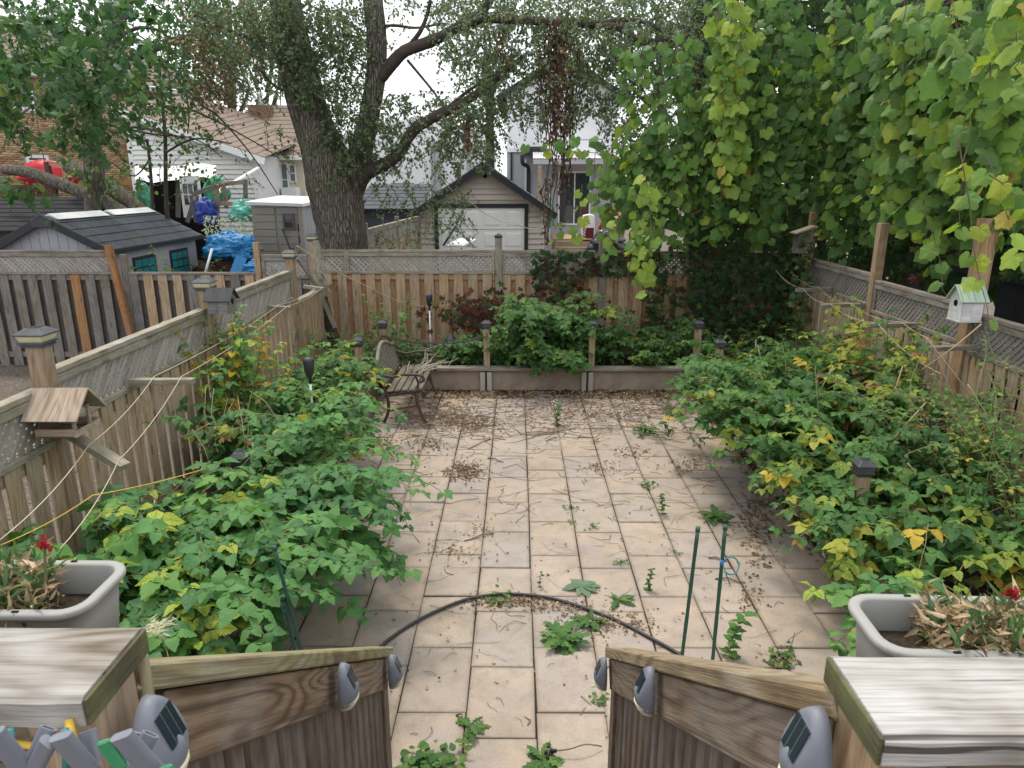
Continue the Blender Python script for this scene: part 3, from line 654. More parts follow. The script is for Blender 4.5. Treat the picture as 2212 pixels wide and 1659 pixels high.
def solar_light(p, sx, label, sc=1.0):
    """oval plastic wall light: domed body, sloped dark cell, ribbed lens"""
    t = thing('solar_light', label, 'light', p, 'oval grey solar lights on the stair railings')
    Mx = Matrix.Translation(p) @ Matrix(((0, -sx, 0, 0), (-sx * 0 + 1, 0, 0, 0), (0, 0, 1, 0), (0, 0, 0, 1)))   # local -> world: x along Y, y out towards stair
    Mx = Matrix.Translation(Vector(p)) @ Matrix(((0, sx * -1.0, 0, 0), (1, 0, 0, 0), (0, 0, 1, 0), (0, 0, 0, 1)))
    sc *= 1.1; w, h, dp = .044 * sc, .075 * sc, .05 * sc; m = MB(); nu, nv = 20, 8
    vs = [(0, dp, .012 * sc)]; fs = []
    for j in range(1, nv + 1):
        a = j / nv * math.pi / 2
        for i in range(nu):
            b = 2 * math.pi * i / nu; z = h * math.sin(a) * math.sin(b); x = w * math.sin(a) * math.cos(b) * (1 - .12 * math.sin(b)); y = dp * math.cos(a) ** .8
            if z > -.01 * sc: y = min(y, dp * (.95 - .55 * max(0, z + .01 * sc) / h))
            vs.append((x, y, z))
    for i in range(nu): fs.append((0, 1 + i, 1 + (i + 1) % nu))
    for j in range(nv - 1):
        for i in range(nu): q = 1 + j * nu; fs.append((q + i, q + nu + i, q + nu + (i + 1) % nu, q + (i + 1) % nu))
    fs.append(tuple(1 + (nv - 1) * nu + i for i in range(nu)))
    m.add(vs, fs).build('body', M['greyplastic'], t, True, M=Mx)
    c = MB().box((-.02 * sc, -.002, -.026 * sc), (.02 * sc, .003, .026 * sc))
    ang = math.atan2(.55 * dp, h); c.build('solar_cell', M['solar'], t, M=Mx @ Matrix.Translation((0, dp * .66, .030 * sc)) @ Matrix.Rotation(ang, 4, 'X'))
    for k in range(4):
        z = -.034 * sc - k * .009 * sc; s_ = math.sqrt(max(0, 1 - (z / h) ** 2))
        ring = [(w * .93 * s_ * math.cos(b), dp * .98 * s_ * max(0, math.sin(b)) ** .9 + .002, z) for b in [math.pi * q / 10 for q in range(11)]]
        MB().tube(ring, .0045 * sc, 6).build('lens_rib', M['lens'], t, True, M=Mx)
    return t
for (px, py, X, lab) in ((737, 1482, -.552, 'oval grey solar light midway down the mossy railing'), (843, 1450, -.552, 'oval grey solar light at the lower end of the mossy railing')):
    solar_light(atx(px, py, X), -1, lab)
for (px, py, X, lab) in ((1309, 1455, .40, 'oval grey solar light at the lower end of the brown railing'), (1409, 1492, .415, 'oval grey solar light midway along the brown railing')):
    solar_light(atx(px, py, X), 1, lab)
solar_light(atx(322, 1605, -.535), -1, 'large looking oval solar light under the mossy corner with pegs before it', .95)
solar_light(atx(1768, 1632, .43), 1, 'oval solar light below the bleached cap board of the brown railing', .95)

# ------------------------------------------------------------------ window boxes on the deck rail
def rrect(hx, hy, r, n=5):
    out = []
    for cx_, cy_, a0 in ((hx - r, hy - r, 0), (-hx + r, hy - r, 90), (-hx + r, -hy + r, 180), (hx - r, -hy + r, 270)):
        for i in range(n + 1): a = math.radians(a0 + 90 * i / n); out.append((cx_ + r * math.cos(a), cy_ + r * math.sin(a)))
    return out
def window_box(c, hx, hy, label, rz=0):
    t = thing('flower_box', label, 'planter', c); Mx = Matrix.Translation(c) @ Matrix.Rotation(rz, 4, 'Z')
    prof = [(-.030, -.16), (-.016, -.05), (-.014, -.014), (0, -.013), (.002, -.009), (.002, -.003), (-.001, 0), (-.015, .0005), (-.018, -.003), (-.026, -.06)]; m = MB(); vs = []; fs = []
    for off, z in prof:
        for x, y in rrect(hx + off, hy + off, max(.012, .05 + off)): vs.append((x, y, z))
    n = 24
    for j in range(len(prof) - 1):
        for i in range(n): fs.append((j * n + i, j * n + (i + 1) % n, (j + 1) * n + (i + 1) % n, (j + 1) * n + i))
    fs.append(tuple(range(n - 1, -1, -1))); m.add(vs, fs).build('box', M['planter'], t, True, M=Mx)
    s_ = MB(); rr = rrect(hx - .028, hy - .028, .03); s_.add([(0, 0, -.05)] + [(x, y, -.06) for x, y in rr], [(0, 1 + i, 1 + (i + 1) % n) for i in range(n)])
    s_.build('potting_soil', M['soil'], t, M=Mx)
    for q in (-.3, .3):
        for sy in (-1, 1): boxpart('drain_slot', Mx @ Vector((q * hx * 2.6 - .006, sy * (hy - .007) - .0025, .0005)), Mx @ Vector((q * hx * 2.6 + .006, sy * (hy - .007) + .0025, .0025)), M['dark'], t, .0005)
    for q in (-.5, .5): MB().tube([Mx @ Vector((q * hx, -hy - .09, -.02)), Mx @ Vector((q * hx, -hy - .02, -.03)), Mx @ Vector((q * hx, -hy - .005, -.17)), Mx @ Vector((q * hx, hy, -.17))], .004, 6).build('bracket', M['blackplastic'], t)
    return t
fbl = Vector((-1.29, 1.165, 2.228)); fbr = Vector((1.12, 1.045, 2.228))
window_box(fbl, .53, .093, 'grey plastic flower box hung above the mossy railing, next to tan fence')
window_box(fbr, .53, .088, 'grey plastic flower box hung by the bleached cap board, next to bramble', math.radians(-2))

def pinks(c, x0, x1, y0, y1, label, flower, seed, dead):
    random.seed(seed); t = thing('carnation_plant', label, 'plant', (c.x, c.y, c.z - .04)); f = Fol(); fd = Fol()
    for k in range(190):
        bx, by = c.x + random.uniform(x0, x1), c.y + random.uniform(y0, y1); hgt = random.uniform(.03, .12)
        ax = Vector((random.gauss(0, .35), random.gauss(0, .3), 1)).normalized(); root = Vector((bx, by, c.z - .05)); ng = 14 if random.random() > dead else 5
        for j in range(ng):
            s_ = j / ng; p = root + ax * hgt * s_; o = Vector((random.gauss(0, 1), random.gauss(0, 1), .9 + .8 * s_)).normalized()
            f.add(p, o, Vector((0, 0, 1)) + rv(.4), random.uniform(.03, .058), pickw([3, 3, 2]))
        for j in range(26):
            p = root + ax * hgt * random.random() * .8 + rv(.012); o = Vector((random.gauss(0, 1), random.gauss(0, 1), random.gauss(.1, .6))).normalized()
            fd.add(p, o, rv(1), random.uniform(.018, .036), pickw([2, 3, 1.5, 4, 4]))
    f.build(t, T_BLADE, T_BLADE, [(.06, .13, .055, 0), (.085, .17, .065, 0), (.13, .2, .07, 0)], 150, part='blade', bulk='blades')
    fd.build(t, t_ovate(5, Wd=.14, serr=0, droop=.7, fold=.8), T_BLADE, [(.42, .29, .17, 0), (.53, .39, .25, 0), (.22, .14, .09, 0), (.60, .46, .31, 0), (.48, .33, .2, 0)], 150, M['dryleaf'], part='dry_blade', bulk='dry_blades')
    ff = Fol()
    for j in range(26): ff.add(Vector(flower) + rv(.004), Vector((random.gauss(0, 1), random.gauss(0, 1), random.uniform(.2, 1.2))), rv(1), random.uniform(.009, .016), 0)
    put('flower', ff.mesh('flower', T_OV_LO, [(.36, .012, .03, 0)], mat=M['leaf']), t)
    MB().tube([Vector(flower) - Vector((.01, .0, .07)), flower], .0025, 5).build('stem', M['cane'], t)
pinks(fbl, -.2, .40, -.06, .065, 'carnation clump with dried stems and green tufts in the box by the tan fence', aty(96, 1181, 1.15), 3, .25)
pinks(fbr, -.40, .3, -.06, .06, 'mostly dried straw coloured carnation clump with dark red bloom in the box by bramble', aty(2187, 1283, 1.05), 4, .7)
random.seed(11)

# pegs of a drying hanger close to the lens
def pegs():
    t = thing('drying_hanger', 'grey plastic drying hanger with pegs and teal loops close below the mossy cap board', 'hanger', aty(150, 1700, .62))
    def peg(px, py, px2, py2, Y, w=.0095, th=.005):
        a_, b_ = aty(px, py, Y), aty(px2, py2, Y + .015); dd = (b_ - a_); L = dd.length; fr = frame(a_, b_, (0, -1, .3))
        m = MB(); ring = rrect(w, th, th * .95, 3); inn = rrect(w * .72, th * .45, th * .4, 3); n = len(ring)
        vs = [(0, x, y) for x, y in ring] + [(L, x, y) for x, y in ring] + [(L, x, y) for x, y in inn] + [(L - .012, x, y) for x, y in inn]; fs = []
        for q in range(3):
            for i in range(n): fs.append((q * n + i, q * n + (i + 1) % n, (q + 1) * n + (i + 1) % n, (q + 1) * n + i))
        fs += [tuple(range(n - 1, -1, -1)), tuple(3 * n + i for i in range(n))]
        m.add(vs, fs).build('peg', M['greyplastic'], t, M=fr, bevel=0)
    for q in ((75, 1640, 105, 1572), (290, 1655, 325, 1585), (545 / 3 + 20, 1648, 190, 1578), (260, 1700, 290, 1585)): peg(q[0], q[1], q[2], q[3], .62)
    peg(-15, 1580, 75, 1690, .60, .012); peg(130, 1590, 215, 1690, .60, .012); peg(262, 1588, 345, 1680, .60, .012)
    peg(105, 1572 + 30, 60, 1690, .60)
    for x in (20, 140): MB().tube([aty(x, 1575, .61), aty(x + 4, 1620, .605), aty(x + 3, 1700, .61)], .004, 6).build('teal_loop', M['teal'], t, True)
    for x, y in ((222, 1600), (355, 1655)): MB().bar(aty(x, y, .6), aty(x + 40, y + 60, .6), .016, .006, (0, -1, 0)).build('green_peg', plain('green_peg_plastic', (.03, .2, .09), .4, .5), t, bevel=.002)
    MB().tube([aty(-40, 1690, .615), aty(200, 1700, .615), aty(420, 1710, .615)], .006, 8).build('bar', M['greyplastic'], t, True)
pegs()
yr = thing('yellow_rope', 'frayed yellow rope knotted round the post under the mossy cap board', 'rope', aty(150, 1600, .8))
MB().tube([aty(0, 1600, .80), aty(70, 1610, .795), aty(140, 1608, .80), aty(160, 1595, .79)], .0055, 6).build('strand', M['yrope'], yr, True)
MB().tube([aty(150, 1555, .775), aty(152, 1580, .765), aty(158, 1592, .765), aty(150, 1602, .775)], .006, 6).build('loop', M['yrope'], yr, True)
ft = Fol()
for k in range(60):
    ft.add(Vector((-.60, .985, 2.262)) + Vector((random.uniform(0, .035), random.uniform(-.02, .02), random.uniform(-.005, .01))), Vector((1, random.gauss(0, .5), random.gauss(.3, .4))), rv(1), random.uniform(.012, .026), 0)
fo = put('feather', ft.mesh('feather', T_BLADE, [(.75, .72, .6, 0)])); tag(fo, 'tuft of white downy feather caught at the end of the mossy handrail', 'feather')

# ------------------------------------------------------------------ stakes and hose
def stake(px, top_y, bx, by, Y, name, label, mat='stake', r=.0105, grp='green garden stakes'):
    top = aty(px, top_y, Y); low = aty(bx, by, Y - .02); dd = (low - top).normalized(); base = low + dd * ((low.z - 0) / -dd.z)
    t = thing(name, label, 'stake', base, grp)
    pts = [base + (top - base) * s for s in np.linspace(0, 1, 14)]
    MB().tube(pts, [r * (1.12 if i % 3 == 0 else 1) for i in range(14)], 8).build('rod', M[mat], t, True)
    MB().tube([top - (top - base).normalized() * .022, top + (top - base).normalized() * .004], r * 1.3, 8).build('tip', M[mat], t, True)
    return t, top, base
stake(1508, 1140, 1474, 1412, 3.55, 'garden_stake', 'dark green stake without a tie, the one nearer the middle of the patio')
_, tp, bs = stake(1567, 1136, 1540, 1420, 3.5, 'garden_stake', 'dark green stake with a curled teal tie, nearer the bleached cap board')
tie = thing('plant_tie', 'teal plastic plant tie curled into a loop with blue and white thread', 'tie', aty(1560, 1215, 3.5))
ring = [aty(1562 + 17 + 17 * math.cos(a), 1222 - 20 * math.sin(a) * .95, 3.46 + .03 * math.sin(a)) for a in np.linspace(2.6, -2.6, 20)]
MB().tube(ring, .0045, 6).build('loop', M['teal'], tie, True)
MB().tube([aty(1564, 1224, 3.46), aty(1570, 1245, 3.45), aty(1577, 1262, 3.47)], .0035, 6).build('tail', M['teal'], tie, True)
MB().tube([aty(1560, 1208, 3.495), aty(1559, 1220, 3.495)], .0115, 8).build('thread', plain('blue_thread', (.08, .2, .5), .8), tie, True)
stake(592, 1180, 650, 1400, 3.3, 'garden_stake', 'dark green stake leaning out of the raspberry, the taller of the pair')
stake(610, 1285, 636, 1400, 3.34, 'garden_stake', 'short dark green stake with teal clip among raspberry leaves')
cl = thing('plant_clip', 'row of teal plastic plant clips on the short stake in the raspberry', 'clip', aty(612, 1320, 3.33))
for k in range(4): boxpart('clip', aty(608 + k * 3, 1290 + k * 14, 3.33) - Vector((.012, .006, .014)), aty(608 + k * 3, 1290 + k * 14, 3.33) + Vector((.014, .006, .010)), M['teal'], cl)
for (px, ty, bx, by, Y, lab) in ((1633, 735, 1631, 800, 9.6, 'tallest pale green thin cane in the bramble'), (1638, 750, 1649, 806, 9.4, 'pale green thin cane leaning between two others in the bramble'), (1621, 768, 1627, 830, 8.8, 'pale green thin cane in the bramble, nearest the capped post')):
    stake(px, ty, bx, by, Y, 'thin_cane', lab, 'stake_pale', .008, 'pale green canes in the bramble')
hp = [atz(x, y, .016) for x, y in ((700, 1560), (770, 1450), (825, 1395), (870, 1360), (930, 1326), (1000, 1297), (1060, 1285), (1110, 1283), (1180, 1290), (1250, 1309), (1330, 1339), (1400, 1375), (1465, 1412), (1560, 1480), (1600, 1560))]
def spline(pts, k=8):
    pts = [Vector(p) for p in pts]; out = []
    for i in range(len(pts) - 1):
        p0, p1, p2, p3 = pts[max(i - 1, 0)], pts[i], pts[i + 1], pts[min(i + 2, len(pts) - 1)]
        for j in range(k):
            t = j / k; out.append(.5 * ((2 * p1) + (p2 - p0) * t + (2 * p0 - 5 * p1 + 4 * p2 - p3) * t * t + (3 * p1 - p0 - 3 * p2 + p3) * t ** 3))
    return out + [pts[-1]]
o = MB().tube(spline(hp), .0115, 10).build('garden_hose', M['hose'], None, True); tag(o, 'black garden hose curving in an arc over the patio slabs', 'hose')

# ------------------------------------------------------------------ bird houses
def gable_house(name, label, c, w, d, h, roof_h, ov, s, mw, mrf, hole=True, chimney=False, open_=False, yaw=0):
    """ridge along X, gable wall with the hole at the side s (+1 faces +X); c = centre of floor"""
    t = thing(name, label, 'birdhouse' if not open_ else 'bird feeder', c); Mx = Matrix.Translation(c) @ Matrix.Rotation(yaw, 4, 'Z')
    if not open_:
        gab = [(-w / 2, 0), (w / 2, 0), (w / 2, h), (0, h + roof_h), (-w / 2, h)]
        MB().prism(gab, s * d / 2 - .006, s * d / 2 + .006, 'x').build('front_wall', mw, t, M=Mx)
        MB().prism(gab, -s * d / 2 - .006, -s * d / 2 + .006, 'x').build('back_wall', mw, t, M=Mx)
        for q in (-1, 1):
            for k in range(2): MB().box((-d / 2 + .006 + k * (d / 2 - .006) + .0008, q * (w / 2) - .006, 0), (-d / 2 + .006 + (k + 1) * (d / 2 - .006) - .0008, q * (w / 2) + .006, h - .002)).build('side_board', mw, t, M=Mx)
        MB().box((-d / 2 - .01, -w / 2 - .01, -.012), (d / 2 + .01, w / 2 + .01, -.001)).build('floor', mw, t, M=Mx)
    else:
        MB().box((-d / 2, -w / 2, -.012), (d / 2, w / 2, 0)).build('tray', mw, t, M=Mx)
        for q in (-1, 1): MB().box((-d / 2, q * w / 2 - .008, 0), (d / 2, q * w / 2 + .008, .045)).build('tray_lip', mrf, t, M=Mx)
        MB().box((d / 2, -w / 2 - .01, -.005), (d / 2 + .012, w / 2 + .01, .035)).build('tray_lip', mrf, t, M=Mx)
        MB().prism([(-w / 2 + .03, .0), (w / 2 - .03, 0), (w / 2 - .03, h), (0, h + roof_h * .8), (-w / 2 + .03, h)], -d / 2, -d / 2 + .012, 'x').build('back_wall', mw, t, M=Mx)
        MB().box((d / 2 - .035, -w / 2 + .035, 0), (d / 2 - .02, -w / 2 + .06, h + .01)).build('upright', mrf, t, M=Mx)
        MB().box((d / 2 - .035, w / 2 - .06, 0), (d / 2 - .02, w / 2 - .035, h + .01)).build('upright', mrf, t, M=Mx)
    sl = math.hypot(w / 2, roof_h); e = ov / sl
    for q in (-1, 1):
        a0 = Vector((0, 0, h + roof_h)); b0 = Vector((0, q * (w / 2) * (1 + e), h - roof_h * e)); n = Vector((0, q * roof_h, w / 2)).normalized()
        nb = 3 if open_ else 2; wd_ = (d + 2 * ov)
        for k in range(nb):
            xa = -wd_ / 2 + wd_ * (k + .5) / nb; f = Matrix(Mx) @ frame(a0 + n * .009 + Vector((xa, 0, 0)), b0 + n * .009 + Vector((xa, 0, 0)), n)
            L = (b0 - a0).length; MB().box((-.004, -wd_ / nb / 2 + .0006, -.006), (L, wd_ / nb / 2 - .0006, .006)).build('roof_board', mrf, t, M=f)
    if hole:
        ring = MB(); ring.lathe([(.0, 0), (w * .16, 0), (w * .16, .002), (0, .002)], 16)
        ring.build('entrance_hole', M['dark'], t, M=Mx @ Matrix.Translation((s * (d / 2 + .0065), 0, h * .78)) @ Matrix.Rotation(s * math.pi / 2, 4, 'Y'))
        MB().tube([(0, 0, 0), (s * .03, 0, 0)], .004, 6).build('perch', mw, t, M=Mx @ Matrix.Translation((s * d / 2, 0, h * .5)))
    if chimney: MB().box((-.015, -.018, 0), (.015, .018, .09)).build('chimney', mrf, t, M=Mx @ Matrix.Translation((s * d * .3, 0, h + roof_h - .01)))
    return t
gable_house('bird_feeder', 'open wooden bird feeder with bleached plank roof on the near lamp post', Vector((-2.93, 4.36, 1.40)), .26, .25, .14, .13, .05, 1, M['feeder_dark'], M['feeder'], hole=False, open_=True)
gable_house('birdhouse', 'small brown birdhouse with dark felt roof on the lattice fence', Vector((-2.94, 7.0, 1.72)), .19, .2, .13, .09, .035, 1, M['fence_grey'], M['roofdark'])
gable_house('birdhouse', 'white birdhouse with mint green roof on the tall bare post', Vector((4.40, 6.93, 1.66)), .2, .2, .21, .12, .04, -1, M['whitebox'], M['mint'], chimney=True)
gbh = thing('birdhouse', 'plain grey birdhouse with slanted lid high on the far bare post', 'birdhouse', (4.36, 11.1, 1.95))
MB().prism([(-.11, 0), (.11, 0), (.11, .36), (-.11, .28)], -.1, .1, 'y').build('box', M['rail_dark'], gbh, M=Matrix.Translation((4.38, 11.1, 1.92)))
MB().bar((-.17, 0, .29), (.16, 0, .40), .28, .02).build('lid', M['rail'], gbh, M=Matrix.Translation((4.38, 11.1, 1.92)))

# ------------------------------------------------------------------ clothes line arms and ropes
def arm(p0, p1, lab, w=.07, m='rail'):
    return tag(board('clothesline_bracket', p0, p1, w, .045, M[m], None), lab, 'bracket', 'wooden arms that carry the clothes lines')
arm((-3.08, 4.50, 1.37), (-2.58, 4.33, 1.15), 'drooping wooden arm under the open bird feeder', .085)
arm((-3.08, 5.42, 1.43), (-2.56, 5.40, 1.44), 'level wooden arm past the bird feeder, two ropes tied on')
arm((-3.08, 7.95, 1.36), (-2.98, 7.95, 1.35), 'short stub of a wooden arm above the raspberry', .06)
arm((-3.08, 8.7, 1.47), (-2.8, 8.68, 1.46), 'short wooden arm on the fence past the small brown birdhouse', .06)
arm((-3.08, 10.2, 1.52), (-2.78, 10.18, 1.48), 'wooden arm at the fence corner by the splintered pole', .06)
RA_ = [((4.52, 10.2, 1.49), (4.0, 10.2, 1.47), 'grey wooden arm farthest along the brown fence'), ((4.52, 9.2, 1.43), (3.96, 9.2, 1.41), 'grey wooden arm second from the far end of the brown fence'),
       ((4.52, 7.95, 1.41), (3.98, 7.95, 1.40), 'grey wooden arm above the yellowing bramble'), ((4.52, 6.85, 1.40), (4.07, 6.85, 1.38), 'grey wooden arm under the white birdhouse')]
for a_, b_, l_ in RA_: arm(a_, b_, l_, .075, 'rail_dark')
def rope(pts, lab, r=.003, mat='rope', sag=.04, name='clothesline_rope', cat='rope'):
    out = []
    for a_, b_ in zip(pts[:-1], pts[1:]):
        a_, b_ = Vector(a_), Vector(b_)
        for i in range(10): s = i / 10; out.append(a_ + (b_ - a_) * s - Vector((0, 0, sag * 4 * s * (1 - s))))
    out.append(Vector(pts[-1])); return tag(MB().tube(out, r, 6).build(name, M[mat], None, True), lab, cat)
rope([aty(0, 1166, 3.1), (-2.83, 4.39, 1.285), (-2.88, 5.42, 1.475), (-2.95, 8.7, 1.50), (-2.88, 10.19, 1.52)], 'cream clothes rope nearer the fence on the raspberry side')
rope([aty(130, 1185, 3.35), (-2.62, 4.34, 1.195), (-2.66, 5.41, 1.475), (-2.84, 8.69, 1.49), (-2.80, 10.18, 1.505)], 'cream clothes rope along the tips of the arms on the raspberry side')
rope([(4.12, 11.4, 1.62), (4.10, 10.2, 1.50), (4.07, 9.2, 1.44), (4.08, 7.95, 1.43), (4.0, 6.5, 1.22)], 'thin cream rope sagging between arms on the bramble side, outer one', .003, sag=.06)
rope([(4.36, 11.4, 1.6), (4.33, 10.2, 1.51), (4.33, 9.2, 1.45), (4.35, 7.95, 1.44), (4.36, 6.85, 1.42)], 'thin cream rope sagging between arms on the bramble side, next to lattice', .003, sag=.06)
rope([aty(0, 1178, 3.4), aty(200, 1070, 3.9), aty(480, 1000, 4.9), aty(620, 955, 5.6)], 'yellow twine low behind the raspberry leaves', .003, 'yrope', .02, 'twine', 'twine')
rope([aty(640, 530, 11.7), aty(725, 585, 11.85), aty(830, 637, 11.9), aty(860, 651, 11.9), aty(930, 665, 11.9), (-.45, 11.85, 1.12)], 'straw twine slanting across the back fence boards', .0045, 'twine', .0, 'twine', 'twine')
rope([(-.40, 11.88, 1.86), (-.39, 11.88, 1.3), (-.42, 11.7, 1.02)], 'straw twine hanging down the middle back fence post', .0045, 'twine', .0, 'twine', 'twine')

# ------------------------------------------------------------------ torches, splintered pole, lantern, chain
def torch(p, hgt, lab, pole='white'):
    t = thing('solar_torch', lab, 'torch', p, 'black solar torches')
    MB().tube([p, p + Vector((0, 0, hgt - .2))], .011, 8).build('pole', M[pole], t, True)
    MB().lathe([(.012, 0), (.016, .06), (.034, .09), (.05, .15), (.052, .235), (.044, .26), (.0, .262)], 14).build('head', M['blackplastic'], t, True, M=Matrix.Translation(p + Vector((0, 0, hgt - .26))))
torch(Vector((-1.37, 11.0, .26)), 1.03, 'black solar torch on white pole in front of the back fence')
torch(Vector((-2.0, 6.6, .26)), 1.08, 'black solar torch rising from the raspberry side bed')
sp_ = thing('splintered_pole', 'leaning dark scaly pole with splintered grey top in the fence corner', 'pole', aty(738, 800, 11.3))
pp = [aty(x, y, 11.35) for x, y in ((742, 840), (735, 790), (722, 735), (708, 690), (698, 655), (693, 632))]
jf = lambda p, d, a: 1 + .22 * (((p.z * 26 + a * 1.9) % 1) - .3)
MB().tube(spline(pp, 14), .085, 18, jit=jf).build('scaly_wrap', plain('dark_bark', (.055, .042, .034), .95, .1, 0, .5, 25, .8, .3, (.16, .12, .09)), sp_)
p2 = [aty(x, y, 11.3) for x, y in ((694, 640), (692, 600), (688, 560), (682, 520))]
MB().tube(spline(p2, 8), [.085 - .0012 * i for i in range(25)], 9, jit=lambda p, d, a: 1 + .3 * mnoise.noise(p * 9 + d * 2)).build('splintered_top', M['rail'], sp_)
for k in range(26):
    b_ = aty(random.uniform(676, 702), random.uniform(560, 610), 11.26); MB().bar(b_, b_ + Vector((random.uniform(-.02, .12), -.03, random.uniform(-.2, -.06))), .02, .005, (0, -1, .2)).build('splinter', M['rail'], sp_)
board('hanging_slat', aty(694, 640, 11.2), aty(724, 708, 11.2), .07, .015, M['rail'], sp_, (0, -1, 0))
gl = thing('garden_lantern', 'dark metal garden lantern with glass bowl beside the reddish creeper', 'lantern', (-1.02, 10.75, .3))
MB().lathe([(.05, 0), (.06, .02), (.015, .05), (.013, .22), (.02, .25)], 12).build('stand', M['iron'], gl, True, M=Matrix.Translation((-1.02, 10.75, .30)) @ Matrix.Scale(.68, 4))
MB().lathe([(.02, .25), (.1, .29), (.135, .36), (.12, .41)], 16).build('bowl', plain('lantern_glass', (.25, .27, .22), .1, .6), gl, True, M=Matrix.Translation((-1.02, 10.75, .30)) @ Matrix.Scale(.68, 4))
MB().lathe([(.14, .40), (.15, .42), (.11, .5), (.04, .57), (.0, .62)], 16).build('hood', M['blackplastic'], gl, True, M=Matrix.Translation((-1.02, 10.75, .30)) @ Matrix.Scale(.68, 4))
def torus(R, r, st, n=10, m=5):
    vs = [((R + r * math.cos(b)) * math.cos(a) * st, (R + r * math.cos(b)) * math.sin(a), r * math.sin(b)) for a in [2 * math.pi * i / n for i in range(n)] for b in [2 * math.pi * j / m for j in range(m)]]
    fs = [(i * m + j, ((i + 1) % n) * m + j, ((i + 1) % n) * m + (j + 1) % m, i * m + (j + 1) % m) for i in range(n) for j in range(m)]; return MB().add(vs, fs)
link_me = torus(.016, .0055, 1.5).mesh('link', M['blackplastic'], True)
def chain(a_, b_, sag, lab):
    a_, b_ = Vector(a_), Vector(b_); t = thing('chain', lab, 'chain', a_, 'black chains between the garden posts'); n = int((b_ - a_).length * 1.04 / .036)
    f = lambda s: a_ + (b_ - a_) * s - Vector((0, 0, sag * 4 * s * (1 - s)))
    for i in range(n):
        p, q = f(i / n), f((i + 1) / n); put('link', link_me, t, frame((p + q) / 2, q, (0, 0, 1)) @ Matrix.Rotation((i % 2) * math.pi / 2, 4, 'X'))
chain((-1.95, 10.09, .82), (-.49, 10.07, .80), .1, 'black chain drooping across the bed past the torch')
chain((-2.03, 9.0, .78), (-1.97, 10.08, .82), .16, 'black chain drooping behind the bench between its two posts')

# ------------------------------------------------------------------ bench
bn = thing('garden_bench', 'old iron bench with lichen covered arched back and weathered grey slats', 'bench', (-1.44, 9.2, 0))
Y0b, Y1b, XB, XF = 8.58, 9.86, -1.66, -1.21
for yy in (Y0b, Y1b):
    back = spline([(XB - .04, yy, 0), (XB + .03, yy, .18), (XB + .01, yy, .40), (XB - .08, yy, .62), (XB - .16, yy, .86)], 6)
    e_ = MB().tube(back, .02, 8).build('end_frame', M['iron'], bn, True)
    MB().tube(spline([(XB - .1, yy, .66), (XB + .08, yy, .61), (XB + .25, yy, .64), (XF + .0, yy, .63), (XF + .04, yy, .57), (XF - .01, yy, .54)], 6), .018, 8).build('armrest', M['iron'], e_, True)
    MB().tube(spline([(XB + .0, yy, .36), (XB + .2, yy, .40), (XF - .02, yy, .43), (XF + .05, yy, .40), (XF + .02, yy, .36)], 6), .02, 8).build('seat_rail', M['iron'], e_, True)
    MB().tube(spline([(XF - .06, yy, .40), (XF - .05, yy, .28), (XF - .01, yy, .14), (XF + .05, yy, 0)], 6), [.024] * 10 + [.018] * 9, 8).build('front_leg', M['rust'], e_, True)
    MB().tube(spline([(XB + .04, yy, .16), (XB + .2, yy, .2), (XF - .03, yy, .24)], 6), .012, 6).build('leg_brace', M['rust'], e_, True)
    MB().tube(spline([(XF - .06, yy, .62), (XF - .03, yy, .52), (XF - .05, yy, .42)], 6), .014, 6).build('arm_support', M['iron'], e_, True)
for k in range(5):
    x = XB + .06 + k * .092; board('seat_slat', (x, Y0b - .02, .425 + .006 * k), (x, Y1b + .02, .425 + .006 * k), .076, .024, M['bench_slat'], bn, (-.06, 0, 1), .006)
# back: arched lattice casting
bk = lambda s, z: Vector((XB - .02 - .12 * ((z - .45) / .42), Y0b + .03 + (Y1b - Y0b - .06) * s, z))
arch = lambda s: .76 + .14 * math.sin(math.pi * s) ** 1.5
fr_ = MB().tube([bk(s, arch(s)) for s in np.linspace(0, 1, 40)], .026, 8, jit=lambda p, d, a: 1 + .2 * mnoise.noise(p * 22 + d)).build('back_frame', M['stone'], bn, True)
MB().tube([bk(0, .46), bk(1, .46)], .022, 8).build('back_lower_rail', M['iron'], bn, True)
for k in range(19):
    s = (k + .5) / 19; board('back_slat', bk(s, .46), bk(s, arch(s) - .01), .05, .01, M['stone'] if k % 3 else M['bench_slat'], bn, (1, 0, .2))
for k in range(7):
    z = .49 + k * .043; board('back_strip', bk(.02, z) + Vector((.012, 0, 0)), bk(.98, z) + Vector((.012, 0, 0)), .022, .008, M['stone'], bn, (1, 0, .2))
tw = thing('dead_twigs', 'bundle of pale dry twigs lying on the bench seat', 'twigs', (-1.35, 9.5, .46))
for k in range(14):
    p = Vector((-1.5 + random.random() * .25, 9.1 + random.random() * .6, .455 + .01 * (k % 4))); dd = Vector((random.gauss(.6, .5), random.gauss(.5, .6), abs(random.gauss(.15, .18)))).normalized()
    MB().tube([p, p + dd * .16 + rv(.012), p + dd * .3 + rv(.03), p + dd * .42 + rv(.05)], [.006, .005, .004, .002], 5).build('twig', plain('pale_twig', (.42, .37, .31), .9, .1) if k == 0 else bpy.data.materials['pale_twig'], tw, True)
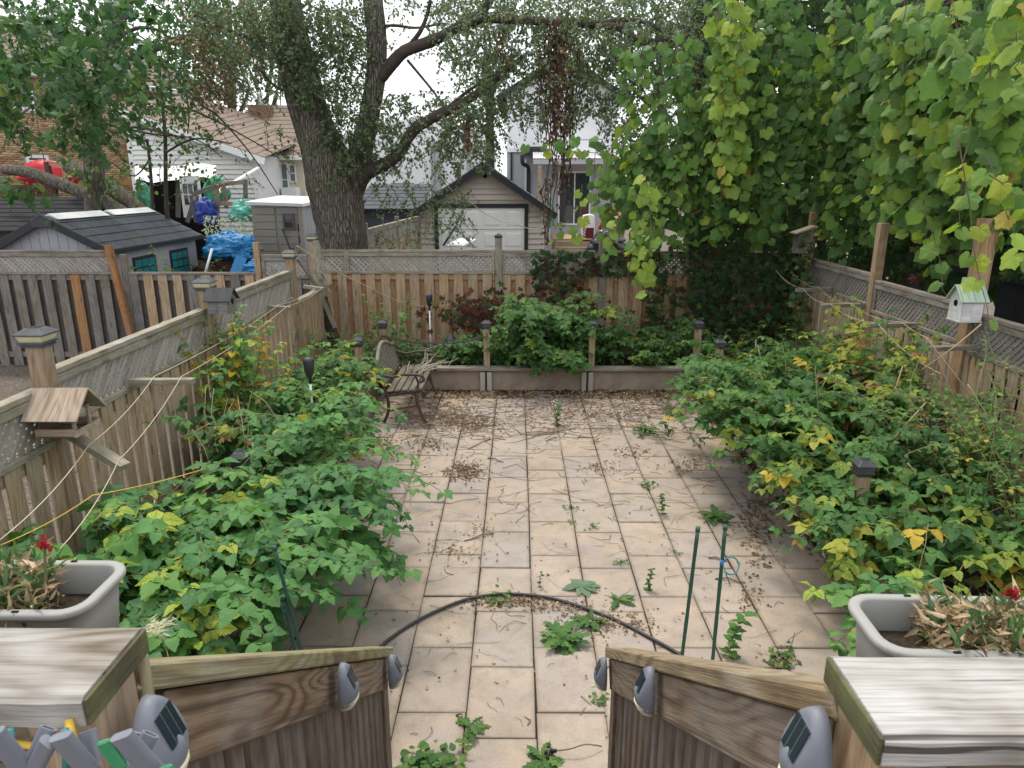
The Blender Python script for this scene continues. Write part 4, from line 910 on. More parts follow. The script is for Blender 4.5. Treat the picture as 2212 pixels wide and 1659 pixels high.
# ------------------------------------------------------------------ houses and sheds beyond the fences
M['siding'] = plain('vinyl_siding', (.52, .46, .41), .6, .3, 0, .06, 1.5, 0, .1, (.34, .3, .26))
M['siding_cream'] = plain('cream_siding', (.60, .54, .42), .6, .3, 0, .06, 1.5, 0, .12, (.42, .38, .3))
M['siding_white'] = plain('white_siding', (.74, .73, .70), .6, .3, 0, .05, 1.5, 0, .1, (.5, .48, .44))
M['stucco'] = plain('white_stucco', (.82, .82, .84), .85, .2, 0, .05, 2, .15, .1, (.7, .69, .68))
M['stucco_grey'] = plain('grey_stucco', (.42, .42, .44), .85, .2, 0, .06, 2, .15)
M['blacktrim'] = plain('black_trim', (.018, .02, .025), .5, .4)
M['glass'] = plain('window_glass', (.05, .06, .065), .06, .7)
M['shingle'] = plain('grey_shingle', (.16, .165, .18), .95, .06, 0, .3, 8, .4)
M['shingle_brown'] = plain('brown_shingle', (.20, .155, .125), .9, .2, 0, .3, 8, .4)
M['shingle_dark'] = plain('dark_shingle', (.04, .04, .042), .95, .04, 0, .35, 8, .4)
M['rooftile'] = plain('resin_roof_tile', (.06, .066, .078), .75, .15, 0, .22, 5, .2, .25, (.13, .135, .14))
M['resin'] = plain('resin_wall', (.36, .36, .39), .6, .3, 0, .08, 3, .1)
M['resin_beige'] = plain('beige_resin', (.36, .325, .28), .6, .3, 0, .06, 3, .1, .1, (.25, .22, .18))
M['teal_pane'] = plain('teal_pane', (.03, .21, .23), .15, .6)
M['tarp'] = plain('blue_tarp', (.02, .22, .50), .35, .5, 0, .3, 3, .3)
M['tarp_dark'] = plain('deep_blue_tarp', (.01, .04, .30), .4, .5, 0, .3, 3, .3)
M['greenbag'] = plain('green_bag', (.03, .28, .17), .4, .5, 0, .3, 3, .3)
M['red'] = plain('red_cover', (.42, .008, .015), .5, .4, 0, .25, 3, .3)
M['orange'] = plain('orange_bag', (.50, .07, .015), .5, .4, 0, .25, 4, .4)
M['blackbag'] = plain('black_bag', (.02, .021, .024), .25, .6, 0, .3, 4, .5)
a = NT('brick'); at = a.n('ShaderNodeAttribute', attribute_name='lc'); a.bump(a.noise(a.tc(), 40, 3), .4, .004); M['brick'] = a.fin(a.mix(a.math('MULTIPLY', a.noise(a.tc(), 25, 3), .5), at.outputs['Color'], a.mix(1, at.outputs['Color'], (.55, .55, .55), 'MULTIPLY')), .9, .15)

def clap(parent, xl, xr, y, z0, z1, mat, h=.13, top=None, skip=None, name='siding_board'):
    """horizontal clapboards on a wall facing -Y; top(x0..): returns clipped (xl, xr) at height z; skip: list of (x0,x1,z0,z1) openings"""
    z = z0
    while z < z1 - .02:
        zt = min(z + h, z1); L, R = (xl, xr) if top is None else top(zt)
        segs = [(L, R)] if R - L > .05 else []
        for (a0, a1, b0, b1) in (skip or []):
            if zt > b0 + .01 and z < b1 - .01: segs = [q for s in segs for q in ((s[0], min(s[1], a0)), (max(s[0], a1), s[1])) if q[1] - q[0] > .02]
        for s0, s1 in segs:
            m = MB().add([(s0, 0, z), (s1, 0, z), (s1, 0, zt), (s0, 0, zt), (s0, -.045, z), (s1, -.045, z), (s1, -.004, zt), (s0, -.004, zt)],
                         [(0, 3, 2, 1), (4, 5, 6, 7), (0, 1, 5, 4), (1, 2, 6, 5), (2, 3, 7, 6), (3, 0, 4, 7)])
            m.build(name, mat, parent, M=Matrix.Translation((0, y, 0)))
        z += h
def window(parent, x0, x1, y, z0, z1, frame_m, glass=None, mull=1, rows=1, fw=.07, proud=.06):
    w = MB().box((x0, y - proud, z0), (x1, y - .03, z0 + fw)).box((x0, y - proud, z1 - fw), (x1, y - .03, z1)).box((x0, y - proud, z0 + fw), (x0 + fw, y - .03, z1 - fw)).box((x1 - fw, y - proud, z0 + fw), (x1, y - .03, z1 - fw))
    for k in range(1, mull + 1):
        xm = x0 + (x1 - x0) * k / (mull + 1); w.box((xm - fw * .4, y - proud + .005, z0 + fw), (xm + fw * .4, y - .03, z1 - fw))
    for k in range(1, rows):
        zm = z0 + (z1 - z0) * k / rows; w.box((x0 + fw, y - proud + .007, zm - fw * .3), (x1 - fw, y - .031, zm + fw * .3))
    f = w.build('window', frame_m, parent)
    for k in range(mull + 1):
        xa = x0 + (x1 - x0) * k / (mull + 1); xb = x0 + (x1 - x0) * (k + 1) / (mull + 1)
        MB().box((xa + .02, y - .034, z0 + .03), (xb - .02, y - .025, z1 - .03)).build('pane', glass or M['glass'], f)
    return f
def slope_rows(parent, p0, p1, q0, q1, n, mat, name='shingle_row', th=.02):
    """roof plane between eave p0-p1 and ridge q0-q1 laid as n overlapping courses"""
    p0, p1, q0, q1 = map(Vector, (p0, p1, q0, q1)); nr = (p1 - p0).cross(q0 - p0).normalized(); nr = nr if nr.z > 0 else -nr
    for i in range(n):
        s0, s1 = i / n, (i + 1) / n + .15 / n; s1 = min(s1, 1.0)
        a_, b_, c_, d_ = p0.lerp(q0, s0), p1.lerp(q1, s0), p1.lerp(q1, s1), p0.lerp(q0, s1)
        MB().add([a_, b_, c_, d_, a_ + nr * th * 1.6, b_ + nr * th * 1.6, c_ + nr * th * .7, d_ + nr * th * .7], [(3, 2, 1, 0), (4, 5, 6, 7), (0, 1, 5, 4), (1, 2, 6, 5), (2, 3, 7, 6), (3, 0, 4, 7)]).build(name, mat, parent)

# --- garage
GY = 21.0; gl_ = aty(908, 450, GY).x; gr_ = aty(1177, 450, GY).x; gax = aty(1044, 355, GY); gez = aty(1177, 452, GY).z
GA = thing('garage', 'beige sided garage with white panelled door and black trim behind the back fence', 'garage', (gax.x, GY, GZ))
MB().prism([(gl_, GZ), (gr_, GZ), (gr_, gez), (gax.x, gax.z - .06), (gl_, gez)], GY, GY + 6.5, 'y').build('wall', M['siding'], GA)
d0, d1, dz = aty(946, 450, GY).x, aty(1133, 450, GY).x, aty(1040, 449, GY).z; f0, f1, fz = aty(938, 450, GY).x, aty(1141, 450, GY).x, aty(1040, 440, GY).z
sl_ = (gax.z - .06 - gez) / (gr_ - gax.x)
clap(GA, gl_, gr_, GY, GZ, gax.z - .08, M['siding'], .155, lambda z: (gl_, gr_) if z < gez else (gax.x - (gax.z - .06 - z) / sl_, gax.x + (gax.z - .06 - z) / sl_), [(f0, f1, GZ, fz)])
for x0, x1, z0, z1 in ((f0, d0, GZ, fz), (d1, f1, GZ, fz), (d0, d1, dz, fz)): boxpart('door_trim', (x0 + .001, GY - .07, z0), (x1 - .001, GY - .005, z1), M['blacktrim'], GA)
gd = MB().box((d0 + .003, GY - .03, GZ), (d1 - .003, GY - .004, dz - .003)).build('garage_door', M['white'], GA)
dh = (dz - GZ) / 4; pw = (d1 - d0) / 4
for r_ in range(4):
    for c_ in range(4):
        x0 = d0 + pw * c_ + .07; z0 = GZ + dh * r_ + .09; x1, z1 = x0 + pw - .14, z0 + dh - .18
        MB().add([(x0, GY - .031, z0), (x1, GY - .031, z0), (x1, GY - .031, z1), (x0, GY - .031, z1), (x0 + .05, GY - .048, z0 + .05), (x1 - .05, GY - .048, z0 + .05), (x1 - .05, GY - .048, z1 - .05), (x0 + .05, GY - .048, z1 - .05)],
                 [(0, 1, 5, 4), (1, 2, 6, 5), (2, 3, 7, 6), (3, 0, 4, 7), (4, 5, 6, 7)]).build('raised_panel', M['white'], gd)
for r_ in range(1, 4): MB().box((d0, GY - .036, GZ + dh * r_ - .012), (d1, GY - .0305, GZ + dh * r_ + .012)).build('section_joint', M['stucco_grey'], gd)
for s in (-1, 1):
    ex = gax.x + s * (gr_ - gax.x + .32); ez = gax.z - sl_ * (gr_ - gax.x + .32)
    q0, q1 = Vector((gax.x, GY - .38, gax.z + .05)), Vector((gax.x, GY + 6.7, gax.z + .05)); e0, e1 = Vector((ex, GY - .38, ez + .05)), Vector((ex, GY + 6.7, ez + .05))
    slope_rows(GA, e0, e1, q0, q1, 11, M['shingle'])
    board('rake_board', e0 + Vector((0, .02, -.09)), q0 + Vector((0, .02, -.09)), .17, .03, M['blacktrim'], GA, (0, 1, 0))
    MB().add([e0 + Vector((0, .03, -.17)), q0 + Vector((0, .03, -.17)), q0 + Vector((0, .4, -.17)), e0 + Vector((0, .4, -.17))], [(0, 1, 2, 3)]).build('soffit', M['blacktrim'], GA)
MB().lathe([(0, 0), (.06, 0), (.06, .05), (0, .05)], 10).build('floodlight', M['dark'], GA, M=Matrix.Translation(aty(1048, 380, GY - .06)) @ Matrix.Rotation(math.pi / 2, 4, 'X'))
# garden chair turned over before the garage door
ch = thing('garden_chair', 'upturned white slatted garden chair by the garage door', 'chair', aty(990, 540, 17.5))
for k in range(7): board('slat', aty(968 + k * 5, 530, 17.5), aty(996 + k * 5, 516, 17.9), .07, .015, M['white'], ch, (0, -1, .6))
for (x0, y0, x1, y1, m_) in ((975, 520, 966, 502, 'white'), (1004, 515, 993, 488, 'metal'), (1012, 520, 1016, 508, 'metal'), (958, 530, 985, 488, 'blacktrim'), (1028, 535, 1005, 514, 'metal')):
    board('leg', aty(x0, y0, 17.6), aty(x1, y1, 17.6), .05, .04, M[m_], ch, (0, -1, 0))

# --- far fence running back towards the garage
FF = thing('wooden_fence', 'receding tan fence with lattice between the big tree and the garage', 'fence', (-3, 17, GZ))
fa, fb = Vector((aty(789, 495, 14.6).x, 14.6, 0)), Vector((aty(905, 462, 20.8).x, 20.8, 0)); zf = aty(789, 495, 14.6).z
panel(FF, fa, fa.lerp(fb, .5), zf, zf - .36, GZ, (.99, -.1, 0), dict(rail=M['rail'], lat=M['lattice'], bd=M['fence']), .2)
panel(FF, fa.lerp(fb, .5), fb, zf, zf - .36, GZ, (.99, -.1, 0), dict(rail=M['rail'], lat=M['lattice'], bd=M['fence']), .2)
for s in (0, .5, 1): q = fa.lerp(fb, s); fpost(FF, q.x, q.y, zf + .12, mat='rail')
# --- dark shed beside the garage
DS = thing('dark_shed', 'dark grey low shed glimpsed between the big tree and the garage', 'shed', aty(840, 520, 23))
xa, xb = aty(770, 450, 23).x, aty(905, 450, 23).x; zt = aty(840, 452, 23).z
MB().box((xa, 23, GZ), (xb, 26, zt)).build('wall', plain('dark_wall', (.05, .055, .07), .7), DS)
for k in range(9): MB().box((xa + .01, 22.975, GZ + k * (zt - GZ) / 9 + .004), (xb - .01, 22.998, GZ + (k + 1) * (zt - GZ) / 9 - .006)).build('siding_board', plain('dark_wall_board', (.05, .055, .07), .7) if k == 0 else bpy.data.materials['dark_wall_board'], DS)
slope_rows(DS, (xa - .1, 22.75, zt), (xb + .15, 22.75, zt), (xa - .1, 26, zt + .75), (xb + .15, 26, zt + .75), 7, M['rooftile'])

# --- two storey white house
HY = 27.0; hl, hr = aty(1095, 300, HY).x, aty(1330, 300, HY).x; hx = (hl + hr) / 2; hz1 = aty(1095, 200, HY).z; hap = aty(1212, 122, HY).z; hmid = aty(1100, 325, HY).z
WH = thing('house', 'white two storey gable house with dark shuttered window behind the garage', 'house', (hx, HY, GZ))
MB().prism([(hl, hmid), (hr, hmid), (hr, hz1), (hx, hap), (hl, hz1)], HY, HY + 9, 'y').build('upper_wall', M['stucco'], WH)
MB().box((hl, HY, GZ), (hr, HY + 9, hmid - .002)).build('lower_wall', M['stucco_grey'], WH)
MB().box((hl - .03, HY - .08, hmid - .06), (hl + 1.15, HY - .001, hmid + .09)).build('band', M['white'], WH)
for s in (-1, 1):
    ex = hx + s * (hr - hx + .35); ez = hz1 - (hap - hz1) / (hr - hx) * .35
    slope_rows(WH, (ex, HY - .3, ez + .06), (ex, HY + 9.2, ez + .06), (hx, HY - .3, hap + .06), (hx, HY + 9.2, hap + .06), 10, M['shingle_dark'])
    board('rake_board', (ex, HY - .29, ez - .03), (hx, HY - .29, hap - .03), .2, .04, M['blacktrim'], WH, (0, 1, 0))
for x0, x1 in ((1140, 1158), (1160, 1180)):
    w_ = window(WH, aty(x0, 240, HY).x, aty(x1, 240, HY).x, HY, aty(1150, 272, HY).z, aty(1150, 217, HY).z, M['white'], M['blacktrim'], 0)
    z0, z1 = aty(1150, 272, HY).z, aty(1150, 217, HY).z
    for k in range(9): MB().bar((aty(x0 + 2, 240, HY).x, HY - .055, z0 + .1 + (z1 - z0 - .18) * k / 8), (aty(x1 - 2, 240, HY).x, HY - .055, z0 + .1 + (z1 - z0 - .18) * k / 8), .05, .008, (0, -.6, 1)).build('blind_slat', M['stucco_grey'], w_)
MB().box((aty(1103, 350, HY).x, HY - .09, GZ), (aty(1107, 350, HY).x, HY - .002, hmid - .07)).build('downpipe', M['blacktrim'], WH)
MB().box((aty(1130, 300, HY).x, HY - .5, aty(1140, 335, HY).z), (aty(1175, 300, HY).x, HY - .002, aty(1140, 318, HY).z)).build('meter_canopy', M['blacktrim'], WH)
MB().tube(spline([aty(1128, 335, HY - .4), aty(1129, 352, HY - .4), aty(1140, 360, HY - .3), aty(1142, 372, HY - .15), aty(1142, 420, HY - .12)], 6), .07, 8).build('gutter_pipe', M['blacktrim'], WH, True)
MB().box((aty(1133, 400, HY).x, HY - .06, GZ), (aty(1137, 400, HY).x, HY - .004, aty(1135, 345, HY).z)).build('corner_trim', M['white'], WH)
# porch canopy (corrugated) and sliding door
c0, c1 = aty(1150, 345, HY).x, aty(1330, 345, HY).x; cz = aty(1250, 343, HY - 1.4).z; vs = []; fs = []; n = 60
for i in range(n + 1):
    x = c0 + (c1 - c0) * i / n; h = .025 * (i % 2); vs += [(x, HY - 1.6, cz + h), (x, HY, cz + .35 + h)]
for i in range(n): fs.append((2 * i, 2 * i + 2, 2 * i + 3, 2 * i + 1))
MB().add(vs, fs).build('corrugated_canopy', M['white'], WH)
MB().box((c0, HY - 1.58, cz - .18), (c1, HY - 1.5, cz - .02)).build('canopy_beam', M['stucco_grey'], WH)
for x in (1165, 1328): q = aty(x, 450, HY - 1.5).x; boxpart('canopy_post', (q - .06, HY - 1.55, GZ), (q + .06, HY - 1.43, cz - .18), M['fence'], WH)
window(WH, aty(1205, 450, HY).x, aty(1275, 450, HY).x, HY, aty(1230, 486, HY).z, aty(1230, 370, HY).z, M['white'], None, 1, 1, .06)
# new timber step and things by the door
st_ = thing('timber_deck', 'fresh pale timber deck step at the door of the white house', 'deck', aty(1240, 530, 23))
zb = aty(1240, 512, 23.5).z
for k in range(8): board('deck_board', (aty(1190, 505, 23.5).x, 22.6 + k * .3, zb), (aty(1290, 505, 23.5).x, 22.6 + k * .3, zb), .29, .04, M['newdeck'], st_)
for k in range(2): board('riser', (aty(1200, 520, 22.4).x, 22.42 - .12 * k, zb - .13 - .17 * k), (aty(1285, 520, 22.4).x, 22.42 - .12 * k, zb - .13 - .17 * k), .14, .04, M['newdeck'], st_, (0, -1, 0))
for x in (1196, 1284): q = aty(x, 500, 22.5).x; boxpart('leg', (q - .05, 22.5, GZ), (q + .05, 22.6, zb - .03), M['newdeck'], st_)
def lump(name, label, cat, c, r, mat, seed, amp=.35, fr=1.6, n=26, flat=.0):
    """crumpled cloth or heap: ridged folds at several sizes on a slumped dome"""
    vs = []; fs = []; n = max(n, 44); sv = Vector((seed, seed * .7, seed * 1.3))
    rid = lambda q: 1 - 2 * abs(mnoise.noise(q))
    for j in range(n + 1):
        for i in range(n):
            th, ph = 2 * math.pi * i / n, math.pi * j / n; d = Vector((math.sin(ph) * math.cos(th), math.sin(ph) * math.sin(th), math.cos(ph)))
            q = Vector((d.x, d.y, d.z * .6)) + .25 * Vector((mnoise.noise(d * 2 + sv), mnoise.noise(d * 2 - sv), 0))
            k = 1 + amp * (.45 * mnoise.noise(d * fr + sv) + .28 * rid(q * fr * 1.5 + sv) + .17 * rid(q * fr * 3.4 - sv) + .10 * rid(q * fr * 7.5 + sv)) - amp * .2
            vs.append((d.x * r[0] * k * (1.12 - .22 * d.z), d.y * r[1] * k * (1.12 - .22 * d.z), max(-r[2] * .8, d.z * r[2] * k)))
    for j in range(n):
        for i in range(n): fs.append((j * n + i, j * n + (i + 1) % n, (j + 1) * n + (i + 1) % n, (j + 1) * n + i))
    o = MB().add(vs, fs).build(name, mat, None, True, M=Matrix.Translation(c)); return tag(o, label, cat)
lump('orange_bag', 'crumpled orange bag behind grape leaves at the white house door', 'bag', aty(1322, 488, 22.6), (.32, .25, .42), M['orange'], 2, .5, 2.2)
lump('black_bag', 'shiny black rubbish bag on the ground beyond the back fence', 'bag', aty(1312, 525, 19.5), (.4, .35, .36), M['blackbag'], 5, .5, 2.6)
sb = thing('soil_sack', 'white and dark red paper sack standing at the white house door', 'sack', aty(1270, 510, 22.8))
q = aty(1270, 500, 22.8); lumpm = MB().prism([(-.2, -.35), (.2, -.35), (.22, .0), (.18, .5), (.05, .54), (-.17, .5), (-.21, .05)], -.12, .12, 'y'); lumpm.build('sack', M['white'], sb, M=Matrix.Translation(q), bevel=.02)
MB().box((-.17, -.126, -.3), (.17, -.1225, .12)).build('printed_band', plain('maroon_print', (.12, .01, .02), .6), sb, M=Matrix.Translation(q))
fcu = bpy.data.curves.new('lettering', 'FONT'); fcu.body = 'VAC'; fcu.size = .2; fcu.extrude = .001; fcu.materials.append(M['white'])
_to = bpy.data.objects.new('tmp_text', fcu); _tm = bpy.data.meshes.new_from_object(_to); bpy.data.objects.remove(_to)
fo2 = put('lettering', _tm, sb, Matrix.Translation(q + Vector((-.08, -.129, -.26))) @ Matrix.Rotation(math.pi / 2, 4, 'X') @ Matrix.Rotation(math.pi / 2, 4, 'Z'))
pt_ = thing('potted_plant', 'small trailing plant in white pot on dark stand at the white house door', 'plant', aty(1330, 500, 22.2)); q = aty(1327, 470, 22.2)
MB().lathe([(.06, -.12), (.12, 0), (.135, .02), (.12, .025), (.1, .0)], 14).build('pot', M['white'], pt_, True, M=Matrix.Translation(q))
for s in (-1, 1): MB().tube([q + Vector((s * .1, 0, -.12)), q + Vector((s * .22, 0, -.75))], .015, 6).build('stand_leg', M['blacktrim'], pt_)
f = Fol()
for k in range(60): f.add(q + Vector((random.gauss(-.02, .09), random.gauss(0, .08), random.uniform(-.1, .1))), rv(1), Vector((0, -1, 1)), .07, pickw([1, 2, 2, 2]))
f.build(pt_, T_OV, T_OV_LO, PAL['grape'], 0)
um = thing('closed_parasol', 'closed green parasol leaning by the garage corner', 'parasol', aty(1187, 500, 22)); MB().tube([aty(1187, 492, 22), aty(1188, 455, 22), aty(1188, 425, 22)], [.05, .1, .03], 10, jit=lambda p, d, a: 1 + .25 * math.sin(a * 5)).build('canopy', M['greenbag'], um); MB().tube([aty(1187, 520, 22), aty(1188, 420, 22)], .015, 6).build('pole', M['white'], um)

# --- white buildings behind the big tree
WB = thing('apartment_building', 'pale flat fronted building seen through the big tree branches', 'building', aty(920, 430, 38))
x0, x1 = aty(690, 350, 38).x, aty(1062, 350, 38).x; bz = aty(900, 250, 38).z
MB().prism([(x0, GZ), (x1, GZ), (x1, bz - 1.0), (aty(960, 300, 38).x, bz - .2), (aty(900, 300, 38).x, bz)] + [(x0, bz - 1.2)], 38, 46, 'y').build('wall', M['stucco'], WB)
window(WB, aty(845, 400, 38).x, aty(895, 400, 38).x, 38, aty(860, 425, 38).z, aty(860, 396, 38).z, M['blacktrim'], None, 1)
window(WB, aty(985, 400, 38).x, aty(1000, 400, 38).x, 38, aty(860, 390, 38).z, aty(860, 350, 38).z, M['white'], None, 0)
for x in (935, 948, 1012): q = aty(x, 350, 38).x; boxpart('pilaster', (q - .1, 37.85, GZ), (q + .1, 37.999, bz - 1.3), M['stucco_grey'], WB)
for k in range(5): z = bz - 1.6 - k * .9; boxpart('band', (aty(1020, 350, 38).x, 37.9, z), (x1 - .01, 37.998, z + .12), M['siding'], WB)

# --- brick house: oblique wall
BA, BB = aty(-90, 300, 22.5), aty(470, 300, 31.5); BA.z = BB.z = GZ; bu = (BB - BA).normalized(); bL = (BB - BA).length; bn_ = Vector((bu.y, -bu.x, 0))
ez_ = aty(0, 158, 24).z; BH = thing('brick_house', 'tan brick house with brown roof behind the leafy tree', 'house', BA)
fr = Matrix(((bu.x, -bn_.x, 0, BA.x), (bu.y, -bn_.y, 0, BA.y), (0, 0, 1, GZ), (0, 0, 0, 1))); hz = ez_ - GZ
MB().box((0, .012, 0), (bL, 6, hz)).build('wall', plain('mortar', (.36, .31, .25), .95, .1), BH, M=fr)
def wpos(px, py):
    d = Vector(_ray(px, py)); o_ = Vector(_o); t = (BA - o_).dot(bn_) / d.dot(bn_); P_ = o_ + d * t; return (P_ - BA).dot(bu), P_.z - GZ
wins = []
for (xa, ya, xb, yb) in ((20, 235, 68, 190), (57, 352, 103, 336)):
    s0, z0 = wpos(xa, ya); s1, z1 = wpos(xb, yb); wins.append((s0, s1, z0, z1))
bcols = [(.46, .30, .18), (.54, .37, .22), (.40, .25, .15), (.58, .43, .26), (.34, .20, .12), (.50, .34, .20)]
bricks = []
row = 0; z = 0.0; bh, bw_ = .072, .215
while z < hz - .05:
    s = -(row % 2) * bw_ / 2
    while s < bL:
        a0, a1 = max(s + .005, 0), min(s + bw_ - .005, bL)
        if a1 - a0 > .04 and not any(a1 > w[0] and a0 < w[1] and z + bh > w[2] and z < w[3] for w in wins): bricks.append((a0, a1, z + .004, z + bh - .004, random.randrange(6)))
        s += bw_
    z += bh; row += 1
ctr = np.array([BA + bu * ((b[0] + b[1]) / 2) + Vector((0, 0, b[2])) for b in bricks]); x, y, zd = proj(ctr)
okb = [i for i in np.argsort(zd) if 20 < x[i] < 170 and 160 < y[i] < 420][:300]; okset = set(int(i) for i in okb); bmm = {}
cube = np.array([(0, 0, 0), (1, 0, 0), (1, 1, 0), (0, 1, 0), (0, 0, 1), (1, 0, 1), (1, 1, 1), (0, 1, 1)], float)
ctri = np.array([(0, 1, 5), (0, 5, 4), (1, 2, 6), (1, 6, 5), (3, 0, 4), (3, 4, 7), (4, 5, 6), (4, 6, 7), (0, 3, 2), (0, 2, 1), (2, 3, 7), (2, 7, 6)])
V = []; Tt = []; Cc = []
for i, b in enumerate(bricks):
    v = cube * np.array([b[1] - b[0], .016, b[3] - b[2]]); pr = -.004 * random.random()
    if i in okset:
        k = (round(b[1] - b[0], 2), b[4])
        if k not in bmm: bmm[k] = fastmesh('brick', v, ctri, M['brick'], False, None, np.tile((*bcols[b[4]], 1), (8, 1)))
        put('brick', bmm[k], BH, fr @ Matrix.Translation((b[0], pr, b[2])))
    else:
        n0 = len(V) * 8; V.append(v + np.array([b[0], pr, b[2]])); Tt.append(ctri + n0); Cc.append(np.tile((*(np.array(bcols[b[4]]) * random.uniform(.9, 1.1)), 1), (8, 1)))
o = put('bricks', fastmesh('bricks', np.concatenate(V), np.concatenate(Tt), M['brick'], False, None, np.concatenate(Cc)), BH, fr); o['kind'] = 'stuff'
for s0, s1, z0, z1 in wins:
    w_ = MB().box((s0, -.03, z0), (s1, .01, z0 + .09)).box((s0, -.03, z1 - .09), (s1, .01, z1)).box((s0, -.03, z0 + .09), (s0 + .09, .01, z1 - .09)).box((s1 - .09, -.03, z0 + .09), (s1, .01, z1 - .09)).build('window', M['white'], BH, M=fr)
    MB().box((s0 + .09, -.008, z0 + .09), (s1 - .09, .008, z1 - .09)).build('pane', M['glass'], w_, M=fr)
    MB().box((s0 - .08, -.07, z0 - .09), (s1 + .08, .0, z0 - .002)).build('sill', M['concrete_grey'], w_, M=fr)
MB().box((0, -.03, 3.02), (bL, -.001, 3.24)).build('string_course', plain('orange_brick', (.42, .22, .1), .9), BH, M=fr)
MB().box((-.3, -.55, hz - .02), (bL + .4, 0, hz + .12)).build('eave', M['white'], BH, M=fr)
r0, r1, r2, r3 = [fr @ Vector(v) for v in ((-.4, -.62, hz + .13), (bL + .5, -.62, hz + .13), (-.4, 4.5, hz + 2.6), (bL - 1.8, 4.5, hz + 2.6))]
slope_rows(BH, r0, r1, r2, r3, 14, M['shingle_brown'])
# --- sided lean-to house
SY = 22.5; SH = thing('sided_house', 'white sided house with brown sloping roof behind dead branches', 'house', aty(400, 430, SY))
xl, xr = aty(275, 300, SY).x, aty(547, 300, SY).x; zl, zr = aty(280, 238, SY).z, aty(547, 335, SY).z
MB().prism([(xl, GZ), (xr, GZ), (xr, zr), (xl, zl)], SY, SY + 5, 'y').build('wall', M['siding_white'], SH)
clap(SH, xl, xr, SY, GZ, zl - .02, M['siding_white'], .14, lambda z: (xl, xr if z < zr else xr - (z - zr) / (zl - zr) * (xr - xl)))
e0 = Vector((xr + .4, SY - .35, zr - (zl - zr) / (xr - xl) * .4 + .04)); q0 = Vector((xl - .2, SY - .35, zl + (zl - zr) / (xr - xl) * .2 + .04)); up_ = Vector((0, 5.6, .9))
slope_rows(SH, e0, e0 + up_, q0, q0 + up_, 16, M['shingle_brown'])
board('rake_board', e0 + Vector((0, .01, -.1)), q0 + Vector((0, .01, -.1)), .2, .03, M['white'], SH, (0, 1, 0))
boxpart('corner_trim', (xl - .02, SY - .04, GZ), (xl + .12, SY - .002, zl - .15), M['white'], SH); boxpart('corner_trim', (xr - .1, SY - .042, GZ), (xr + .03, SY - .003, zr - .2), M['white'], SH)
# --- cream house with tall windows
CY = 25.0; CH = thing('cream_house', 'cream house with tall white windows behind the beige shed', 'house', aty(600, 430, CY))
xl, xr = aty(552, 380, CY).x, aty(656, 380, CY).x; zt = aty(600, 345, CY).z
MB().box((xl, CY, GZ), (xr, CY + 6, zt)).build('wall', M['siding_cream'], CH)
for k in range(7): boxpart('panel_board', (xl + .005, CY - .02, GZ + k * (zt - GZ) / 7 + .006), (xr - .005, CY - .001, GZ + (k + 1) * (zt - GZ) / 7 - .006), M['siding_cream'], CH)
for (xa, ya, xb, yb) in ((582, 402, 599, 354), (609, 424, 626, 352), (627, 394, 643, 354)):
    window(CH, aty(xa, 400, CY).x, aty(xb, 400, CY).x, CY - .01, aty(600, ya, CY).z, aty(600, yb, CY).z, M['white'], plain('sheer_pane', (.12, .18, .17), .2, .6), 0, 2, .045)
boxpart('gutter', (xl - .2, CY - .42, zt - .02), (xr + .15, CY - .25, zt + .12), M['white'], CH)
boxpart('air_conditioner', aty(634, 418, CY) + Vector((-.25, -.5, -.2)), aty(634, 418, CY) + Vector((.25, -.02, .2)), M['white'], CH)
slope_rows(CH, (aty(470, 400, CY).x, CY - .4, zt + .1), (xr + .2, CY - .4, zt + .1), (aty(470, 400, CY).x, CY + 4, zt + 2.1), (xr + .0, CY + 4, zt + 2.1), 12, M['shingle_brown'])
q = aty(566, 262, CY + 3); chm = MB().box((q.x - .38, CY + 2.7, q.z - 1.2), (q.x + .38, CY + 3.3, q.z + .55)).build('chimney', plain('chimney_brick', (.22, .13, .1), .9, .1, 0, .4, 6), CH)
MB().lathe([(.1, 0), (.1, .35), (.16, .36), (.12, .42), (.0, .48)], 10).build('flue', M['metal'], chm, M=Matrix.Translation((q.x, CY + 3, q.z + .55)))

# --- grey resin shed next door
RS = thing('garden_shed', 'grey garden shed with dark tiled roof and white ridge next door', 'shed', (-8.1, 14.2, GZ))
x0, x1, xc, y0, y1, ze, zr_ = -9.12, -7.15, -8.1, 12.5, 15.95, 1.86, 2.36
MB().prism([(x0, GZ), (x1, GZ), (x1, ze), (xc, zr_ - .04), (x0, ze)], y0, y1, 'y').build('wall', M['resin'], RS)
for k in range(12):
    xa = x0 + (x1 - x0) * k / 12; xb = x0 + (x1 - x0) * (k + 1) / 12; hh = lambda x_: ze + (zr_ - .06 - ze) * (1 - abs(x_ - xc) / (x1 - xc))
    MB().prism([(xa + .004, GZ), (xb - .004, GZ), (xb - .004, hh(xb)), (xa + .004, hh(xa))], y0 - .015, y0 - .001, 'y').build('wall_panel', M['resin'], RS)
for k in range(18):
    ya, yb = y0 + (y1 - y0) * k / 18, y0 + (y1 - y0) * (k + 1) / 18; boxpart('wall_panel', (x1 + .001, ya + .004, GZ), (x1 + .016, yb - .004, ze), M['resin'], RS)
tn, tr_ = 8, 5
